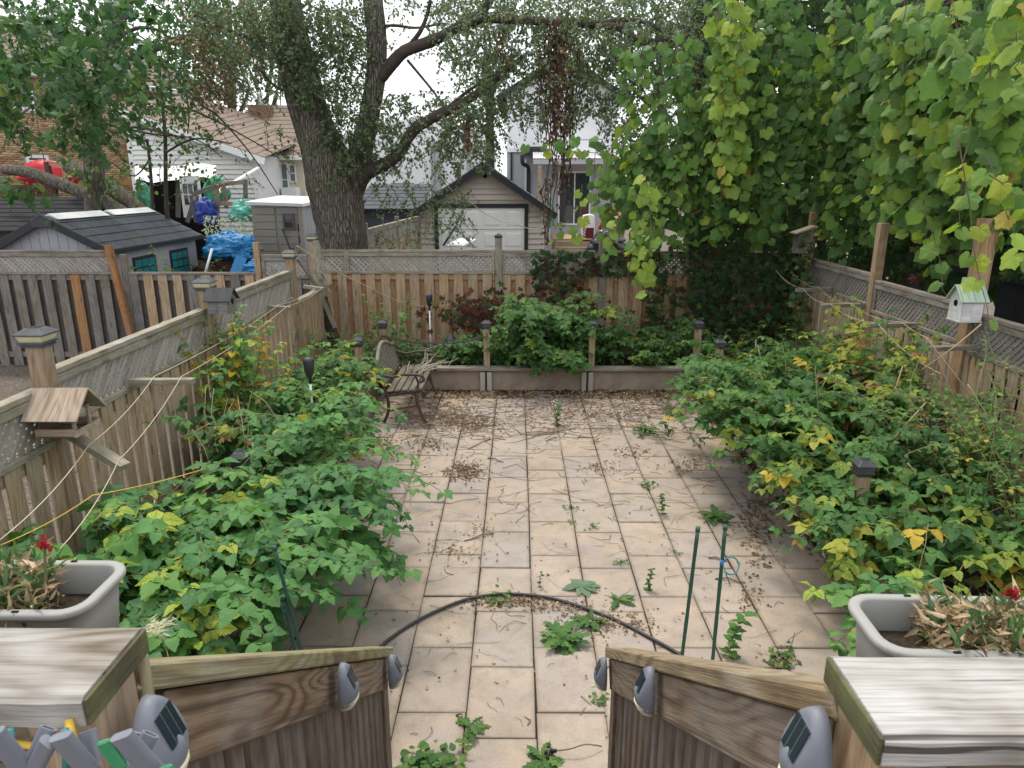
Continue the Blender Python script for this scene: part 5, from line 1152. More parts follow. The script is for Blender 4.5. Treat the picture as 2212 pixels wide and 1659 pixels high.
for s in (-1, 1):
    E0, E1 = Vector((xc + s * (x1 - xc + .12), y0 - .14, ze - .04)), Vector((xc + s * (x1 - xc + .12), y1 + .14, ze - .04)); Q0, Q1 = Vector((xc, y0 - .14, zr_ + .03)), Vector((xc, y1 + .14, zr_ + .03))
    nr = Vector((s * (zr_ - ze), 0, (x1 - xc))).normalized()
    for r_ in range(tr_):
        for c_ in range(tn + 1):
            o_ = .5 if r_ % 2 else 0; c0_, c1_ = max(0, (c_ - o_) / tn), min(1, (c_ + 1 - o_) / tn)
            if c1_ - c0_ < .01: continue
            P0 = [E0.lerp(E1, c0_), E0.lerp(E1, c1_)]; P1 = [Q0.lerp(Q1, c0_), Q0.lerp(Q1, c1_)]; g0, g1 = r_ / tr_, (r_ + 1) / tr_
            A_, B_, C_, D_ = P0[0].lerp(P1[0], g0), P0[1].lerp(P1[1], g0), P0[1].lerp(P1[1], g1), P0[0].lerp(P1[0], g1); sh = (B_ - A_).normalized() * .006
            MB().add([A_ + sh, B_ - sh, C_ - sh, D_ + sh, A_ + sh + nr * .03, B_ - sh + nr * .03, C_ - sh + nr * .018, D_ + sh + nr * .018], [(3, 2, 1, 0), (4, 5, 6, 7), (0, 1, 5, 4), (1, 2, 6, 5), (2, 3, 7, 6), (3, 0, 4, 7)]).build('roof_tile', M['rooftile'], RS)
    board('fascia', E0 + Vector((0, -.015, -.03)), Q0 + Vector((0, -.015, -.03)), .13, .04, M['blacktrim'], RS, (0, 1, 0))
    board('eave_trim', E0 + Vector((0, 0, -.02)), E1 + Vector((0, 0, -.02)), .05, .08, M['blacktrim'], RS)
for a0, a1 in ((y0 + .03, (y0 + y1) / 2 - .09), ((y0 + y1) / 2 + .09, y1 + .02)):
    MB().add([(xc - .18, a0, zr_ - .01), (xc, a0, zr_ + .085), (xc + .18, a0, zr_ - .01), (xc - .18, a1, zr_ - .01), (xc, a1, zr_ + .085), (xc + .18, a1, zr_ - .01)], [(0, 1, 4, 3), (1, 2, 5, 4), (0, 2, 1), (3, 4, 5)]).build('ridge_cap', M['white'], RS)
MB().prism([(-.16, -.12), (.16, -.12), (.19, .0), (0, .10), (-.19, .0)], y0 - .2, y0 - .12, 'y').build('gable_plate', M['rooftile'], RS, M=Matrix.Translation((xc, 0, zr_ - .02)), bevel=.01)
for (pxa, pxb) in ((285, 333), (367, 404)):
    ya, yb = atx(pxa, 570, x1).y, atx(pxb, 560, x1).y; zb_, zt_ = 1.05, 1.62
    w_ = MB().box((x1 + .017, ya, zb_), (x1 + .04, yb, zt_)).build('window', M['blacktrim'], RS)
    for i in range(3):
        for j in range(3):
            MB().box((x1 + .041, ya + .04 + (yb - ya - .06) * i / 3, zb_ + .05 + (zt_ - zb_ - .08) * j / 3), (x1 + .046, ya + .01 + (yb - ya - .06) * (i + 1) / 3, zb_ + .02 + (zt_ - zb_ - .08) * (j + 1) / 3)).build('pane', M['teal_pane'], w_)
# --- second dark roof farther back
S2 = thing('low_shed', 'low shed with dark shingle roof beside the grey garden shed', 'shed', aty(60, 520, 17.5))
q0 = aty(-60, 520, 17.2); qz = aty(100, 500, 17.2).z; MB().box((aty(-160, 500, 17.2).x, 17.4, GZ), (aty(165, 500, 17.2).x, 20, qz)).build('wall', M['fence_dark'], S2)
slope_rows(S2, (aty(-170, 500, 17).x, 17.1, qz), (aty(190, 505, 17).x, 17.1, qz), (aty(-170, 500, 17).x, 19.5, qz + .75), (aty(120, 505, 17).x, 19.5, qz + .75), 8, M['shingle_dark'])
# --- beige resin shed
VY = 17.0; VS = thing('garden_shed', 'beige garden shed with white roof beside the big tree trunk', 'shed', aty(600, 560, VY))
x0, x1 = aty(547, 500, VY).x, aty(654, 500, VY).x; zt = aty(600, 444, VY).z
MB().box((x0, VY, GZ), (x1, VY + 1.9, zt)).build('wall', M['resin_beige'], VS)
k = 0; z = GZ
while z < zt - .05:
    for xa, xb in ((x0 + .06, (x0 + x1) / 2 - .03), ((x0 + x1) / 2 + .03, x1 - .08)): boxpart('wall_panel', (xa, VY - .03, z + .006), (xb, VY - .001, min(z + .17, zt) - .006), M['resin_beige'], VS, .008)
    z += .17
boxpart('corner_post', (x1 - .07, VY - .05, GZ), (x1 + .04, VY + .06, zt), M['resin_beige'], VS)
for k in range(6): boxpart('side_panel', (x1 + .001, VY + .08 + k * .3, GZ), (x1 + .02, VY + .36 + k * .3, zt - .02), M['resin'], VS)
w_ = window(VS, aty(613, 480, VY).x, aty(638, 480, VY).x, VY - .02, aty(620, 496, VY).z, aty(620, 461, VY).z, plain('shed_window_frame', (.12, .11, .1), .5), None, 0, 2, .045)
for zz in (aty(645, 500, VY).z, aty(645, 525, VY).z): boxpart('hinge', (aty(645, 500, VY).x, VY - .06, zz), (aty(648, 500, VY).x, VY - .035, zz + .17), M['blacktrim'], VS)
e0, e1 = Vector((x0 - .08, VY - .15, zt + .02)), Vector((x1 + .1, VY - .15, zt - .02)); MB().add([e0, e1, e1 + Vector((.1, 2.3, .10)), e0 + Vector((.1, 2.3, .10)), e0 + Vector((0, 0, .07)), e1 + Vector((0, 0, .07)), e1 + Vector((.1, 2.3, .17)), e0 + Vector((.1, 2.3, .17))], [(3, 2, 1, 0), (4, 5, 6, 7), (0, 1, 5, 4), (1, 2, 6, 5), (2, 3, 7, 6), (3, 0, 4, 7)]).build('roof', M['white'], VS)
br_ = thing('broom', 'dark handled broom leaning on the beige shed', 'broom', aty(627, 540, VY - .2)); MB().tube([aty(610, 495, VY - .1), aty(628, 540, VY - .25)], .02, 6).build('handle', M['blackplastic'], br_); MB().bar(aty(626, 540, VY - .25), aty(632, 552, VY - .3), .2, .06, (0, -1, 0)).build('head', M['dark'], br_)

# --- jumble in the yard next door
lump('blue_tarp', 'bright blue tarpaulin bunched over a heap of roots', 'tarp', aty(500, 535, 15.6), (.46, .42, .30), M['tarp'], 1.3, .7, 1.6, 64)
lump('root_heap', 'brown heap of roots and soil under the blue tarpaulin', 'heap', aty(505, 580, 15.9), (.66, .5, .42), plain('root_soil', (.075, .05, .038), .95, .1, 0, .5, 9, 1), 4.4, .6, 2.5, 40)
lump('blue_tarp', 'small crumpled blue tarpaulin on the boards beside the low fence', 'tarp', aty(573, 578, 13.8), (.34, .25, .16), M['tarp'], 7.7, .7, 2.4, 30)
o = MB().bar(aty(522, 555, 15.0), aty(505, 600, 14.7), .22, .02, (.3, -1, 0)).build('blue_sheet', M['tarp'], None); tag(o, 'flat strip of blue tarpaulin hanging down from the heap', 'tarp')
ls = thing('board_stack', 'short stack of grey boards beside the root heap', 'boards', aty(560, 575, 14.8))
for k in range(5): board('board', aty(547, 584 - k * 5, 14.6 + .06 * k), aty(585, 578 - k * 5, 14.7 + .06 * k), .4, .06, M['rail'], ls)
o = MB().tube([aty(443, 592, 13.2), aty(458, 537, 13.4)], .025, 8).build('white_pipe', M['white'], None, True); tag(o, 'white plastic pipe leaning in front of the root heap', 'pipe')
dr = thing('old_door', 'discarded white door with small panes standing in the yard next door', 'door', aty(410, 460, 19)); dx0, dx1 = aty(391, 420, 19).x, aty(433, 420, 19).x; dzb, dzt = aty(410, 470, 19).z, aty(410, 380, 19).z
MB().box((dx0, 19, dzb), (dx1, 19.06, dzt)).build('slab', M['white'], dr)
for i in range(3):
    for j in range(2): xx = dx0 + .08 + i * (dx1 - dx0 - .1) / 3; MB().box((xx, 18.985, dzt - .72 + j * .28), (xx + (dx1 - dx0 - .1) / 3 - .04, 18.999, dzt - .48 + j * .28)).build('pane', M['glass'], dr)
lump('green_bag', 'green tarpaulin bundle standing left of the bare stems', 'tarp', aty(313, 432, 18.5), (.16, .16, .42), M['greenbag'], 2.2, .4, 1.6)
lump('green_bag', 'green tarpaulin hung beside the discarded white door', 'tarp', aty(468, 412, 19.5), (.28, .15, .36), M['greenbag'], 3.9, .4, 1.6)
lump('green_bag', 'pale green plastic sheet slumped before the beige shed', 'tarp', aty(528, 458, 18), (.3, .22, .28), plain('mint_sheet', (.12, .45, .36), .4, .5), 5.1, .6, 1.8)
lump('blue_cover', 'deep blue crumpled cover on a post behind the flowering bush', 'tarp', aty(446, 460, 18), (.22, .2, .34), M['tarp_dark'], 6.3, .6, 1.9)
aw = thing('awning', 'sagging white awning with frame before the sided house', 'awning', aty(370, 460, 20.5))
vs = []; fs = []
for i in range(15):
    for j in range(7): p = aty(292 + i * 12.5, 358 + j * 5 + 5 * math.sin(i * .45), 20.6 - j * .14); vs.append(p + Vector((0, 0, .06 * mnoise.noise((i * .6, j * .6, 0)))))
for i in range(14):
    for j in range(6): q = i * 7 + j; fs.append((q, q + 7, q + 8, q + 1))
MB().add(vs, fs).build('sheet', M['white'], aw, True)
for x in (300, 385, 462): board('post', aty(x, 470, 20.3), aty(x, 372, 20.3), .1, .1, M['fence_grey'], aw, (0, -1, 0))
MB().box((aty(295, 400, 21).x, 21.0, GZ), (aty(465, 400, 21).x, 21.05, aty(400, 378, 21).z)).build('painted_shade', M['dark'], aw)  # near-black sheet added in place of the shade under the awning
jk = thing('scrap_frame', 'jumbled grey posts and rails of a half built frame in the yard next door', 'frame', aty(480, 470, 18.3))
for x0, y0, x1, y1 in ((415, 420, 470, 402), (468, 400, 530, 392), (470, 460, 468, 398), (531, 460, 530, 388), (405, 480, 420, 430), (425, 480, 412, 435), (490, 450, 482, 395), (460, 440, 500, 440)):
    board('rail', aty(x0, y0, 18.3), aty(x1, y1, 18.2), .1, .06, M['fence_grey'] if x0 % 2 else M['fence'], jk, (0, -1, 0))
wr = board('white_rail', aty(470, 415, 18.4), aty(560, 362, 22.2), .1, .06, M['white'], None); tag(wr, 'long white rail slanting in front of the white siding', 'rail')
lump('red_cover', 'red fabric cover over a swing seat before the brick house', 'cover', aty(105, 376, 22), (.82, .35, .40), M['red'], 8.8, .25, 1.3, 50)
rd = thing('red_deck', 'dark red wooden deck with balusters before the brick house', 'deck', aty(80, 450, 21))
board('rail', aty(10, 405, 21), aty(128, 402, 21), .12, .06, M['reddeck'], rd, (0, -1, 0)); board('rail', aty(10, 446, 21), aty(128, 446, 21), .14, .06, M['reddeck'], rd, (0, -1, 0))
for k in range(14): x = 16 + k * 8.2; board('baluster', aty(x, 446, 21.04), aty(x, 404, 21.04), .07, .04, M['reddeck'], rd, (0, -1, 0))
board('post', aty(125, 470, 20.9), aty(101, 350, 20.9), .13, .13, M['reddeck'], rd, (0, -1, 0)); board('beam', aty(100, 352, 20.9), aty(145, 358, 20.9), .12, .08, M['fence'], rd, (0, -1, 0)); board('post', aty(144, 405, 20.9), aty(138, 352, 20.9), .1, .1, M['newdeck'], rd, (0, -1, 0))
for k in range(9): board('deck_board', aty(5, 452 + k * 1.2, 21.2 - k * .14), aty(132, 452 + k * 1.2, 21.2 - k * .14), .13, .04, M['reddeck'], rd)
# gazebo beyond the brown fence
GZb = thing('gazebo', 'dark metal gazebo with ribbed roof beyond the brown fence', 'gazebo', (7.4, 8.8, GZ))
ge = 2.02
for s0, s1 in (((5.7, 7.2), (5.7, 10.4)), ((5.7, 7.2), (9.3, 7.2))):
    a_, b_ = Vector((*s0, ge)), Vector((*s1, ge)); ap_ = Vector((7.5, 8.8, ge + .85)); n = 14
    for k in range(n):
        p, q = a_.lerp(b_, k / n), a_.lerp(b_, (k + 1) / n); MB().add([p, q, q.lerp(ap_, .86), p.lerp(ap_, .86)], [(0, 1, 2, 3)]).build('roof_sheet', plain('navy_roof', (.03, .036, .055), .35, .5) if 'navy_roof' not in bpy.data.materials else bpy.data.materials['navy_roof'], GZb)
        MB().bar(p + Vector((0, 0, .012)), p.lerp(ap_, .86) + Vector((0, 0, .012)), .03, .03).build('roof_rib', bpy.data.materials['navy_roof'], GZb)
    MB().bar(a_ - Vector((0, 0, .09)), b_ - Vector((0, 0, .09)), .07, .16).build('beam', M['blacktrim'], GZb)
for x, y in ((5.75, 7.25), (5.75, 10.35), (9.25, 7.25)): boxpart('post', (x - .06, y - .06, GZ), (x + .06, y + .06, ge - .16), M['blacktrim'], GZb)
MB().add([(5.78, 7.3 + .25 * k, z) if k % 2 else (5.84, 7.3 + .25 * k, z) for k in range(6) for z in (GZ, ge - .2)], [(2 * k, 2 * k + 2, 2 * k + 3, 2 * k + 1) for k in range(5)]).build('curtain', plain('black_curtain', (.012, .013, .016), .8), GZb)
# overhead wires
def wire(pts, lab, r=.012): 
    return tag(MB().tube(spline(pts, 8), r, 5).build('overhead_wire', M['blacktrim'], None, True), lab, 'wire')
wire([aty(-30, 120, 16), aty(140, 180, 17), aty(300, 260, 18), aty(420, 330, 19)], 'black wire slanting down past the leafy tree to the siding', .009)
wire([aty(72, 190, 19), aty(80, 260, 18.5), aty(100, 370, 18), aty(122, 470, 17.5)], 'black wire dropping in front of the brick wall', .012)
wire([aty(-20, 30, 14), aty(250, 92, 14.5), aty(480, 70, 14.8), aty(640, 90, 15)], 'thin black wire crossing the leafy tree towards the big trunk', .008)
rope([aty(930, 350, 14.5), aty(1010, 430, 17), aty(1110, 480, 19.5), aty(1186, 484, 20.8)], 'thin grey line strung from the big tree to the garage corner', .01, 'rope', .15, 'washing_line', 'line')
# ------------------------------------------------------------------ trees
random.seed(21)
a = NT('bark'); co = a.tc(); mp = a.map(co, (1, 1, .16)); n1 = a.noise(mp, 13, 7, .7, .9); n2 = a.voro(a.map(co, (1, 1, .2)), 22, 'DISTANCE_TO_EDGE')
c = a.mix(a.ramp(n1, [(.3, 0), (.7, 1)]), (.085, .07, .06), (.25, .22, .19)); c = a.mix(a.ramp(n2, [(.0, .55), (.1, 0)]), c, (.05, .04, .034)); c = a.mix(a.math('MULTIPLY', a.noise(co, 1.5, 3), .35), c, (.19, .18, .13))
a.bump(a.math('ADD', a.math('MULTIPLY', n1, .6), a.ramp(n2, [(0, 0), (.2, 1)])), 1.0, .04); M['bark'] = a.fin(c, .95, .1)
M['bark_dark'] = plain('branch_bark', (.075, .062, .055), .95, .1, 0, .35, 8, .5)
def barkj(p, d, a_): 
    q = Vector((math.cos(a_) * 3.4, math.sin(a_) * 3.4, p.z * 1.1)); r = abs(mnoise.noise(q * 1.3)) ; return 1 + .10 * mnoise.noise(Vector((d.x, d.y, p.z * .5)) * 1.6) + .09 * r + .04 * mnoise.noise(q * 3.1)
def limb(mb, pts, n=10, k=8, jit=None):
    """pts: (px, py, Y, width px)"""
    P = [aty(x, y, Y) for x, y, Y, w in pts]; sp = spline(P, k); R = []
    for i in range(len(pts) - 1):
        for j in range(k): t = j / k; R.append((pts[i][3] * (1 - t) + pts[i + 1][3] * t) / 2 * (pts[i][2] * (1 - t) + pts[i + 1][2] * t) / 1560)
    R.append(pts[-1][3] / 2 * pts[-1][2] / 1560); mb.tube(sp, R, n, jit=jit); return sp
BT = thing('tree', 'big old forked tree with furrowed grey trunk behind the back fence', 'tree', aty(742, 700, 14))
mb_ = MB(); limb(mb_, [(746, 700, 14, 150), (740, 600, 14, 122), (738, 530, 14, 104), (732, 470, 14, 104), (720, 400, 14, 104), (700, 330, 14, 92), (677, 270, 14, 80), (655, 200, 14, 76), (634, 110, 14, 68), (620, 30, 14, 62), (608, -90, 13.9, 55), (598, -260, 13.8, 40)], 44, 16, barkj)
mb_.build('trunk', M['bark'], BT, True)
mb_ = MB(); limb(mb_, [(745, 440, 14.02, 60), (766, 380, 14.1, 56), (786, 300, 14.1, 45), (803, 220, 14.1, 40), (812, 150, 14.1, 38), (813, 80, 14.1, 39), (805, 0, 14.1, 40), (795, -150, 14.1, 34)], 22, 12, barkj); mb_.build('fork_trunk', M['bark'], BT, True)
LIMBS = [[(812, 175, 14.1, 30), (845, 140, 14, 26), (876, 110, 13.9, 24), (943, 84, 13.7, 22), (1009, 47, 13.5, 20), (1043, 20, 13.4, 16), (1080, -30, 13.3, 12)],
         [(990, 58, 13.5, 16), (1040, 43, 13.4, 15), (1076, 42, 13.3, 15), (1176, 47, 13.1, 15), (1243, 50, 13, 15), (1313, 55, 12.9, 15), (1352, 65, 12.8, 14), (1385, 90, 12.8, 13), (1452, 84, 12.8, 9)],
         [(1300, 52, 12.9, 11), (1345, 42, 12.9, 10), (1399, 50, 12.8, 8), (1440, 75, 12.8, 6)],
         [(770, 400, 14.05, 36), (792, 375, 13.95, 30), (825, 358, 13.9, 26), (859, 333, 13.8, 24), (893, 283, 13.7, 23), (929, 257, 13.6, 21), (993, 227, 13.5, 18), (1043, 193, 13.4, 15), (1076, 167, 13.3, 12), (1130, 120, 13.2, 6)],
         [(960, 240, 13.5, 8), (1000, 205, 13.5, 7), (1040, 178, 13.4, 5), (1090, 150, 13.4, 4)],
         [(884, 100, 13.9, 11), (905, 72, 13.8, 9), (920, 40, 13.8, 8), (930, 0, 13.7, 7)],
         [(812, 60, 14.1, 8), (850, 55, 14, 6), (900, 60, 14, 5), (960, 50, 14, 3)], [(810, 100, 14.1, 7), (770, 80, 14, 6), (740, 75, 13.9, 4)], [(880, 130, 13.9, 6), (930, 190, 13.8, 5), (960, 230, 13.8, 3)],
         [(650, 200, 14, 10), (600, 190, 13.9, 6), (560, 150, 13.8, 4)], [(640, 130, 14, 10), (560, 90, 13.6, 7), (480, 60, 13.4, 5), (420, 30, 13.2, 3)]]
for L_ in LIMBS: m_ = MB(); limb(m_, L_, 14, 14, lambda p, d, a_: 1 + .16 * mnoise.noise(p * 4 + d * .7) + .10 * mnoise.noise(p * 13 + d * 2)); m_.build('limb', M['bark_dark'], BT, True)

def sprays(F, rect, n, Y0, Y1, size, wts, k=16, tl=.45, hang=.5, tw=None):
    """leafy twigs: each a short drooping shoot with leaves along it"""
    x0, y0, x1, y1 = rect
    for _ in range(n):
        Y = random.uniform(Y0, Y1); p = aty(random.uniform(x0, x1), random.uniform(y0, y1), Y)
        d = Vector((random.gauss(0, 1), random.gauss(0, 1), random.gauss(-hang, .5))).normalized(); L = tl * random.uniform(.5, 1.3); ci0 = pickw(wts)
        if tw is not None: tw.append([p, p + d * L * .5 - Vector((0, 0, .03)), p + d * L - Vector((0, 0, .1))])
        for j in range(k):
            s = j / k; q = p + d * L * s - Vector((0, 0, .1 * s * s)) + rv(.025)
            F.add(q, d * .5 + Vector((random.gauss(0, .7), random.gauss(0, .7), -.35 + random.gauss(0, .4))), Vector((0, -.5, .8)) + rv(.5), size * random.uniform(.7, 1.3), ci0 if random.random() < .6 else pickw(wts))
def twigs_mesh(tw, name, mat, parent, r=.006):
    m = MB()
    for t in tw: m.tube(t, [r, r * .7, r * .35], 3, cap=False)
    o = m.build(name, mat, parent); o['kind'] = 'stuff'
F = Fol(); tw = []; w = [3, 3, 2, 3, .4]
sprays(F, (600, -20, 712, 215), 170, 13.0, 13.55, .058, [3, 3, 2, 3, .2], 16, .35, .6, tw)
sprays(F, (690, 215, 775, 390), 45, 13.1, 13.5, .055, [3, 3, 2, 3, .2], 16, .3, .7, tw)
sprays(F, (540, -20, 620, 130), 90, 13.2, 14.6, .06, w, 15, .4, .5, tw)
sprays(F, (690, 10, 800, 340), 260, 13.3, 15.2, .06, w, 15, .45, .6, tw)
sprays(F, (770, 180, 860, 370), 70, 13.2, 14.5, .055, w, 14, .4, .5, tw)
sprays(F, (830, 195, 1010, 330), 150, 13.0, 14.8, .058, w, 14, .45, .5, tw)
sprays(F, (815, -20, 1000, 120), 26, 13.0, 15, .055, w, 8, .5, .2, tw)
sprays(F, (940, -20, 1520, 130), 470, 12.2, 15, .060, w, 15, .5, .5, tw)
sprays(F, (1000, 90, 1320, 250), 330, 12.2, 15, .060, w, 16, .5, .7, tw)
sprays(F, (1300, 100, 1520, 330), 230, 12.2, 15, .060, w, 15, .5, .6, tw)
sprays(F, (960, 240, 1085, 340), 90, 12.6, 15, .058, w, 15, .45, .8, tw)
sprays(F, (800, 330, 985, 520), 80, 13.0, 14.5, .062, w, 10, .5, .9, tw)
sprays(F, (930, 390, 1020, 480), 26, 13, 14, .06, w, 9, .5, .9, tw)
sprays(F, (420, -20, 600, 130), 210, 13, 17, .062, w, 15, .5, .6, tw); sprays(F, (470, 100, 560, 200), 40, 13, 16, .058, w, 12, .5, .8, tw); sprays(F, (1000, -30, 1300, 60), 150, 12.4, 15, .06, w, 15, .5, .5, tw); sprays(F, (700, -30, 790, 200), 90, 13.3, 15.5, .06, w, 15, .45, .6, tw); sprays(F, (1280, -30, 1540, 160), 160, 12.2, 14.5, .06, w, 15, .5, .6, tw); sprays(F, (820, -30, 960, 30), 30, 13, 15, .055, w, 12, .5, .5, tw)
F.build(BT, T_OV_LO, T_OV_LO, PAL['elm'], 300, bulk='crown', minpx=5, cell=5)
twigs_mesh(tw, 'twigs', M['bark_dark'], BT)

# brown dried vine column hanging from the long limb
DV = thing('dried_vine', 'brown dried vine hanging in a ragged column from the long tree limb', 'vine', aty(1210, 500, 12.9)); F = Fol(); m_ = MB()
for k in range(34):
    x = random.gauss(1205, 22); top = random.uniform(40, 75); bot = random.uniform(300, 500) if random.random() < .6 else random.uniform(160, 320); Y = random.uniform(12.6, 13.1)
    pts = [aty(x + random.gauss(0, 5) + 8 * math.sin(s * 5 + k), top + (bot - top) * s, Y) for s in np.linspace(0, 1, 9)]; m_.tube(spline(pts, 3), .009, 4, cap=False)
    for q in spline(pts, 5):
        if random.random() < .75: F.add(q + rv(.05), Vector((random.gauss(0, .5), random.gauss(0, .5), -1)), rv(1), random.uniform(.05, .09), pickw([4, 3, 4, 1, 1]))
for (xa, ya, yb) in ((1010, 250, 330), (1178, 390, 530), (1085, 60, 150)):
    for k in range(4):
        pts = [aty(xa + random.gauss(0, 5), ya + (yb - ya) * s, 12.9) for s in np.linspace(0, 1, 6)]; m_.tube(spline(pts, 3), .007, 4, cap=False)
        for q in spline(pts, 5):
            if random.random() < .7: F.add(q + rv(.04), Vector((random.gauss(0, .5), random.gauss(0, .5), -1)), rv(1), random.uniform(.05, .08), pickw([4, 3, 3, 2, 1]))
m_.build('vine_stem', M['bark_dark'], DV); F.build(DV, T_OV_LO, T_OV_LO, PAL['dry'], 120, M['dryleaf'], minpx=6, cell=6)
DV2 = thing('dead_branch_leaves', 'drooping spray of dead brown leaves high between the two trees', 'branch', aty(450, 100, 13.6)); F = Fol(); tw = []
sprays(F, (400, 60, 520, 210), 60, 13.2, 14.2, .06, [3, 3, 2, 1, 1], 12, .5, 1.0, tw); sprays(F, (380, 0, 560, 90), 30, 13.2, 14.2, .055, [3, 3, 2, 1, 1], 8, .5, .8, tw)
F.build(DV2, T_OV_LO, T_OV_LO, PAL['dry'], 80, M['dryleaf'], minpx=5, cell=6); twigs_mesh(tw, 'twigs', M['bark_dark'], DV2)

# leafy tree of the yard next door
LTR = thing('tree', 'leafy dark green tree with straight brown trunk before the brick house', 'tree', aty(207, 520, 17.5)); m_ = MB()
limb(m_, [(208, 520, 17.5, 50), (207, 460, 17.5, 42), (203, 367, 17.5, 38), (198, 310, 17.5, 35), (202, 235, 17.5, 33), (216, 180, 17.5, 32), (232, 127, 17.5, 31), (253, 50, 17.5, 30), (268, 0, 17.5, 29), (285, -120, 17.5, 24)], 22, 10, barkj); m_.build('trunk', M['bark'], LTR, True)
for L_ in ([(225, 150, 17.5, 16), (283, 132, 17.2, 14), (333, 107, 17, 13), (400, 80, 16.8, 8)], [(210, 200, 17.5, 12), (150, 150, 17, 9), (60, 110, 16, 6)], [(240, 90, 17.4, 10), (300, 60, 17, 7), (360, 70, 16.6, 5)], [(205, 260, 17.4, 10), (250, 285, 16.5, 7), (300, 275, 15.8, 5), (400, 300, 15, 3)], [(215, 170, 17.3, 8), (120, 200, 15, 5), (40, 250, 13, 3)]):
    m_ = MB(); limb(m_, L_, 9, 7); m_.build('limb', M['bark_dark'], LTR, True)
F = Fol(); tw = []
def lsp(rect, n, Y0, Y1, k=15, sz=.095): sprays(F, rect, n, Y0, Y1, sz, [3, 3, 2, .25], k, .6, .7, tw)
lsp((-20, -20, 330, 130), 190, 11, 17); lsp((-20, 100, 300, 215), 115, 10.5, 16); lsp((130, 180, 270, 290), 50, 11.5, 15); lsp((-20, 190, 60, 290), 26, 10.5, 13); lsp((290, 130, 430, 240), 70, 12, 16, 11, .09); lsp((180, 270, 225, 330), 9, 14, 16); lsp((-10, 375, 80, 425), 12, 11, 12.5, 8); lsp((330, -20, 480, 120), 110, 14, 18, 14, .08); lsp((440, -20, 600, 110), 110, 15, 20, 14, .075)
F.build(LTR, T_GR_LO, T_OV_LO, PAL['linden'], 300, bulk='crown', minpx=9, cell=8); twigs_mesh(tw, 'twigs', M['bark_dark'], LTR, .008)
# far trees behind the houses
for i, (rect, n, Y0, Y1, lab) in enumerate((((-30, -30, 420, 170), 170, 30, 36, 'tree rising behind the brick house roof'), ((380, -30, 620, 230), 210, 27, 34, 'tall tree between the brick house and the big trunk'), ((980, 60, 1130, 330), 100, 30, 34, 'tree behind the garage beside the white house'), ((1290, -30, 1560, 300), 170, 24, 32, 'tree behind the white house roof'), ((520, 200, 630, 320), 40, 31, 34, 'small tree behind the chimney'))):
    t = thing('tree', lab, 'tree', aty((rect[0] + rect[2]) / 2, 520, Y0 + 2)); F = Fol(); m_ = MB()
    xc_ = (rect[0] + rect[2]) / 2; limb(m_, [(xc_, 520, Y0 + 2, 22), (xc_ + 4, 300, Y0 + 2, 18), (xc_ - 6, rect[1] + 40, Y0 + 2, 8)], 9, 6); m_.build('trunk', M['bark_dark'], t, True)
    for k in range(6): mm = MB(); limb(mm, [(xc_, 300 - k * 25, Y0 + 2, 8), (xc_ + random.uniform(-.4, .4) * (rect[2] - rect[0]), 200 - k * 28, Y0 + 2, 4), (random.uniform(rect[0], rect[2]), random.uniform(rect[1], rect[3]), Y0 + 2, 2)], 6, 5); mm.build('limb', M['bark_dark'], t, True)
    sprays(F, rect, n, Y0, Y1, .16, [3, 3, 2, 2, .5], 14, 1.2, .3); F.build(t, T_OV_LO, T_DIA, PAL['elm'], 0, bulk='crown')
# bare twiggy saplings before the sided house
SPL = thing('sapling', 'thin sparse sapling with bare dark branches before the sided house', 'tree', aty(355, 470, 16)); tw = []; F = Fol(); m_ = MB()
limb(m_, [(362, 480, 16, 11), (358, 400, 16, 9), (357, 300, 16, 8), (350, 210, 16, 6), (345, 150, 16, 4)], 8, 8); limb(m_, [(330, 470, 16, 8), (326, 380, 16, 7), (318, 300, 16, 5)], 7, 8); m_.build('trunk', M['bark_dark'], SPL, True)
for L_ in ([(356, 230, 16, 6), (405, 235, 15.6, 5), (460, 258, 15, 4), (520, 290, 14.6, 3), (600, 340, 14.3, 2), (640, 400, 14, 1.5)], [(380, 165, 15.8, 6), (400, 190, 15.6, 5), (440, 230, 15.2, 5), (470, 250, 15, 4), (540, 330, 14.6, 3), (600, 420, 14.4, 2)], [(220, 265, 16.5, 6), (260, 275, 16, 5), (330, 290, 15.8, 4), (420, 300, 15.4, 3), (480, 340, 15, 2)], [(357, 330, 16, 5), (420, 300, 15.6, 4), (500, 310, 15, 2)], [(395, 170, 15.6, 4), (408, 240, 15.5, 3), (405, 290, 15.5, 2)], [(326, 340, 16, 4), (290, 380, 15.8, 3), (240, 350, 15.6, 2)]):
    mm = MB(); limb(mm, L_, 6, 6); mm.build('branch', M['bark_dark'], SPL, True)
sprays(F, (400, 220, 640, 350), 40, 14, 16, .07, [1, 2, 3, 2], 6, .5, .3, tw); sprays(F, (250, 250, 480, 400), 44, 14.5, 16.5, .09, [1, 2, 3, 3], 7, .5, .4, tw); sprays(F, (160, 350, 330, 420), 30, 16.5, 18, .1, [1, 2, 2, 4], 8, .5, .4, tw)
sprays(F, (330, 330, 560, 420), 16, 15, 17, .06, [1, 2, 2, 3], 5, .4, .4, tw)
F.build(SPL, T_OV_LO, T_OV_LO, PAL['linden'], 150, bulk='leaves', minpx=6, cell=6); twigs_mesh(tw, 'twigs', M['bark_dark'], SPL, .008)
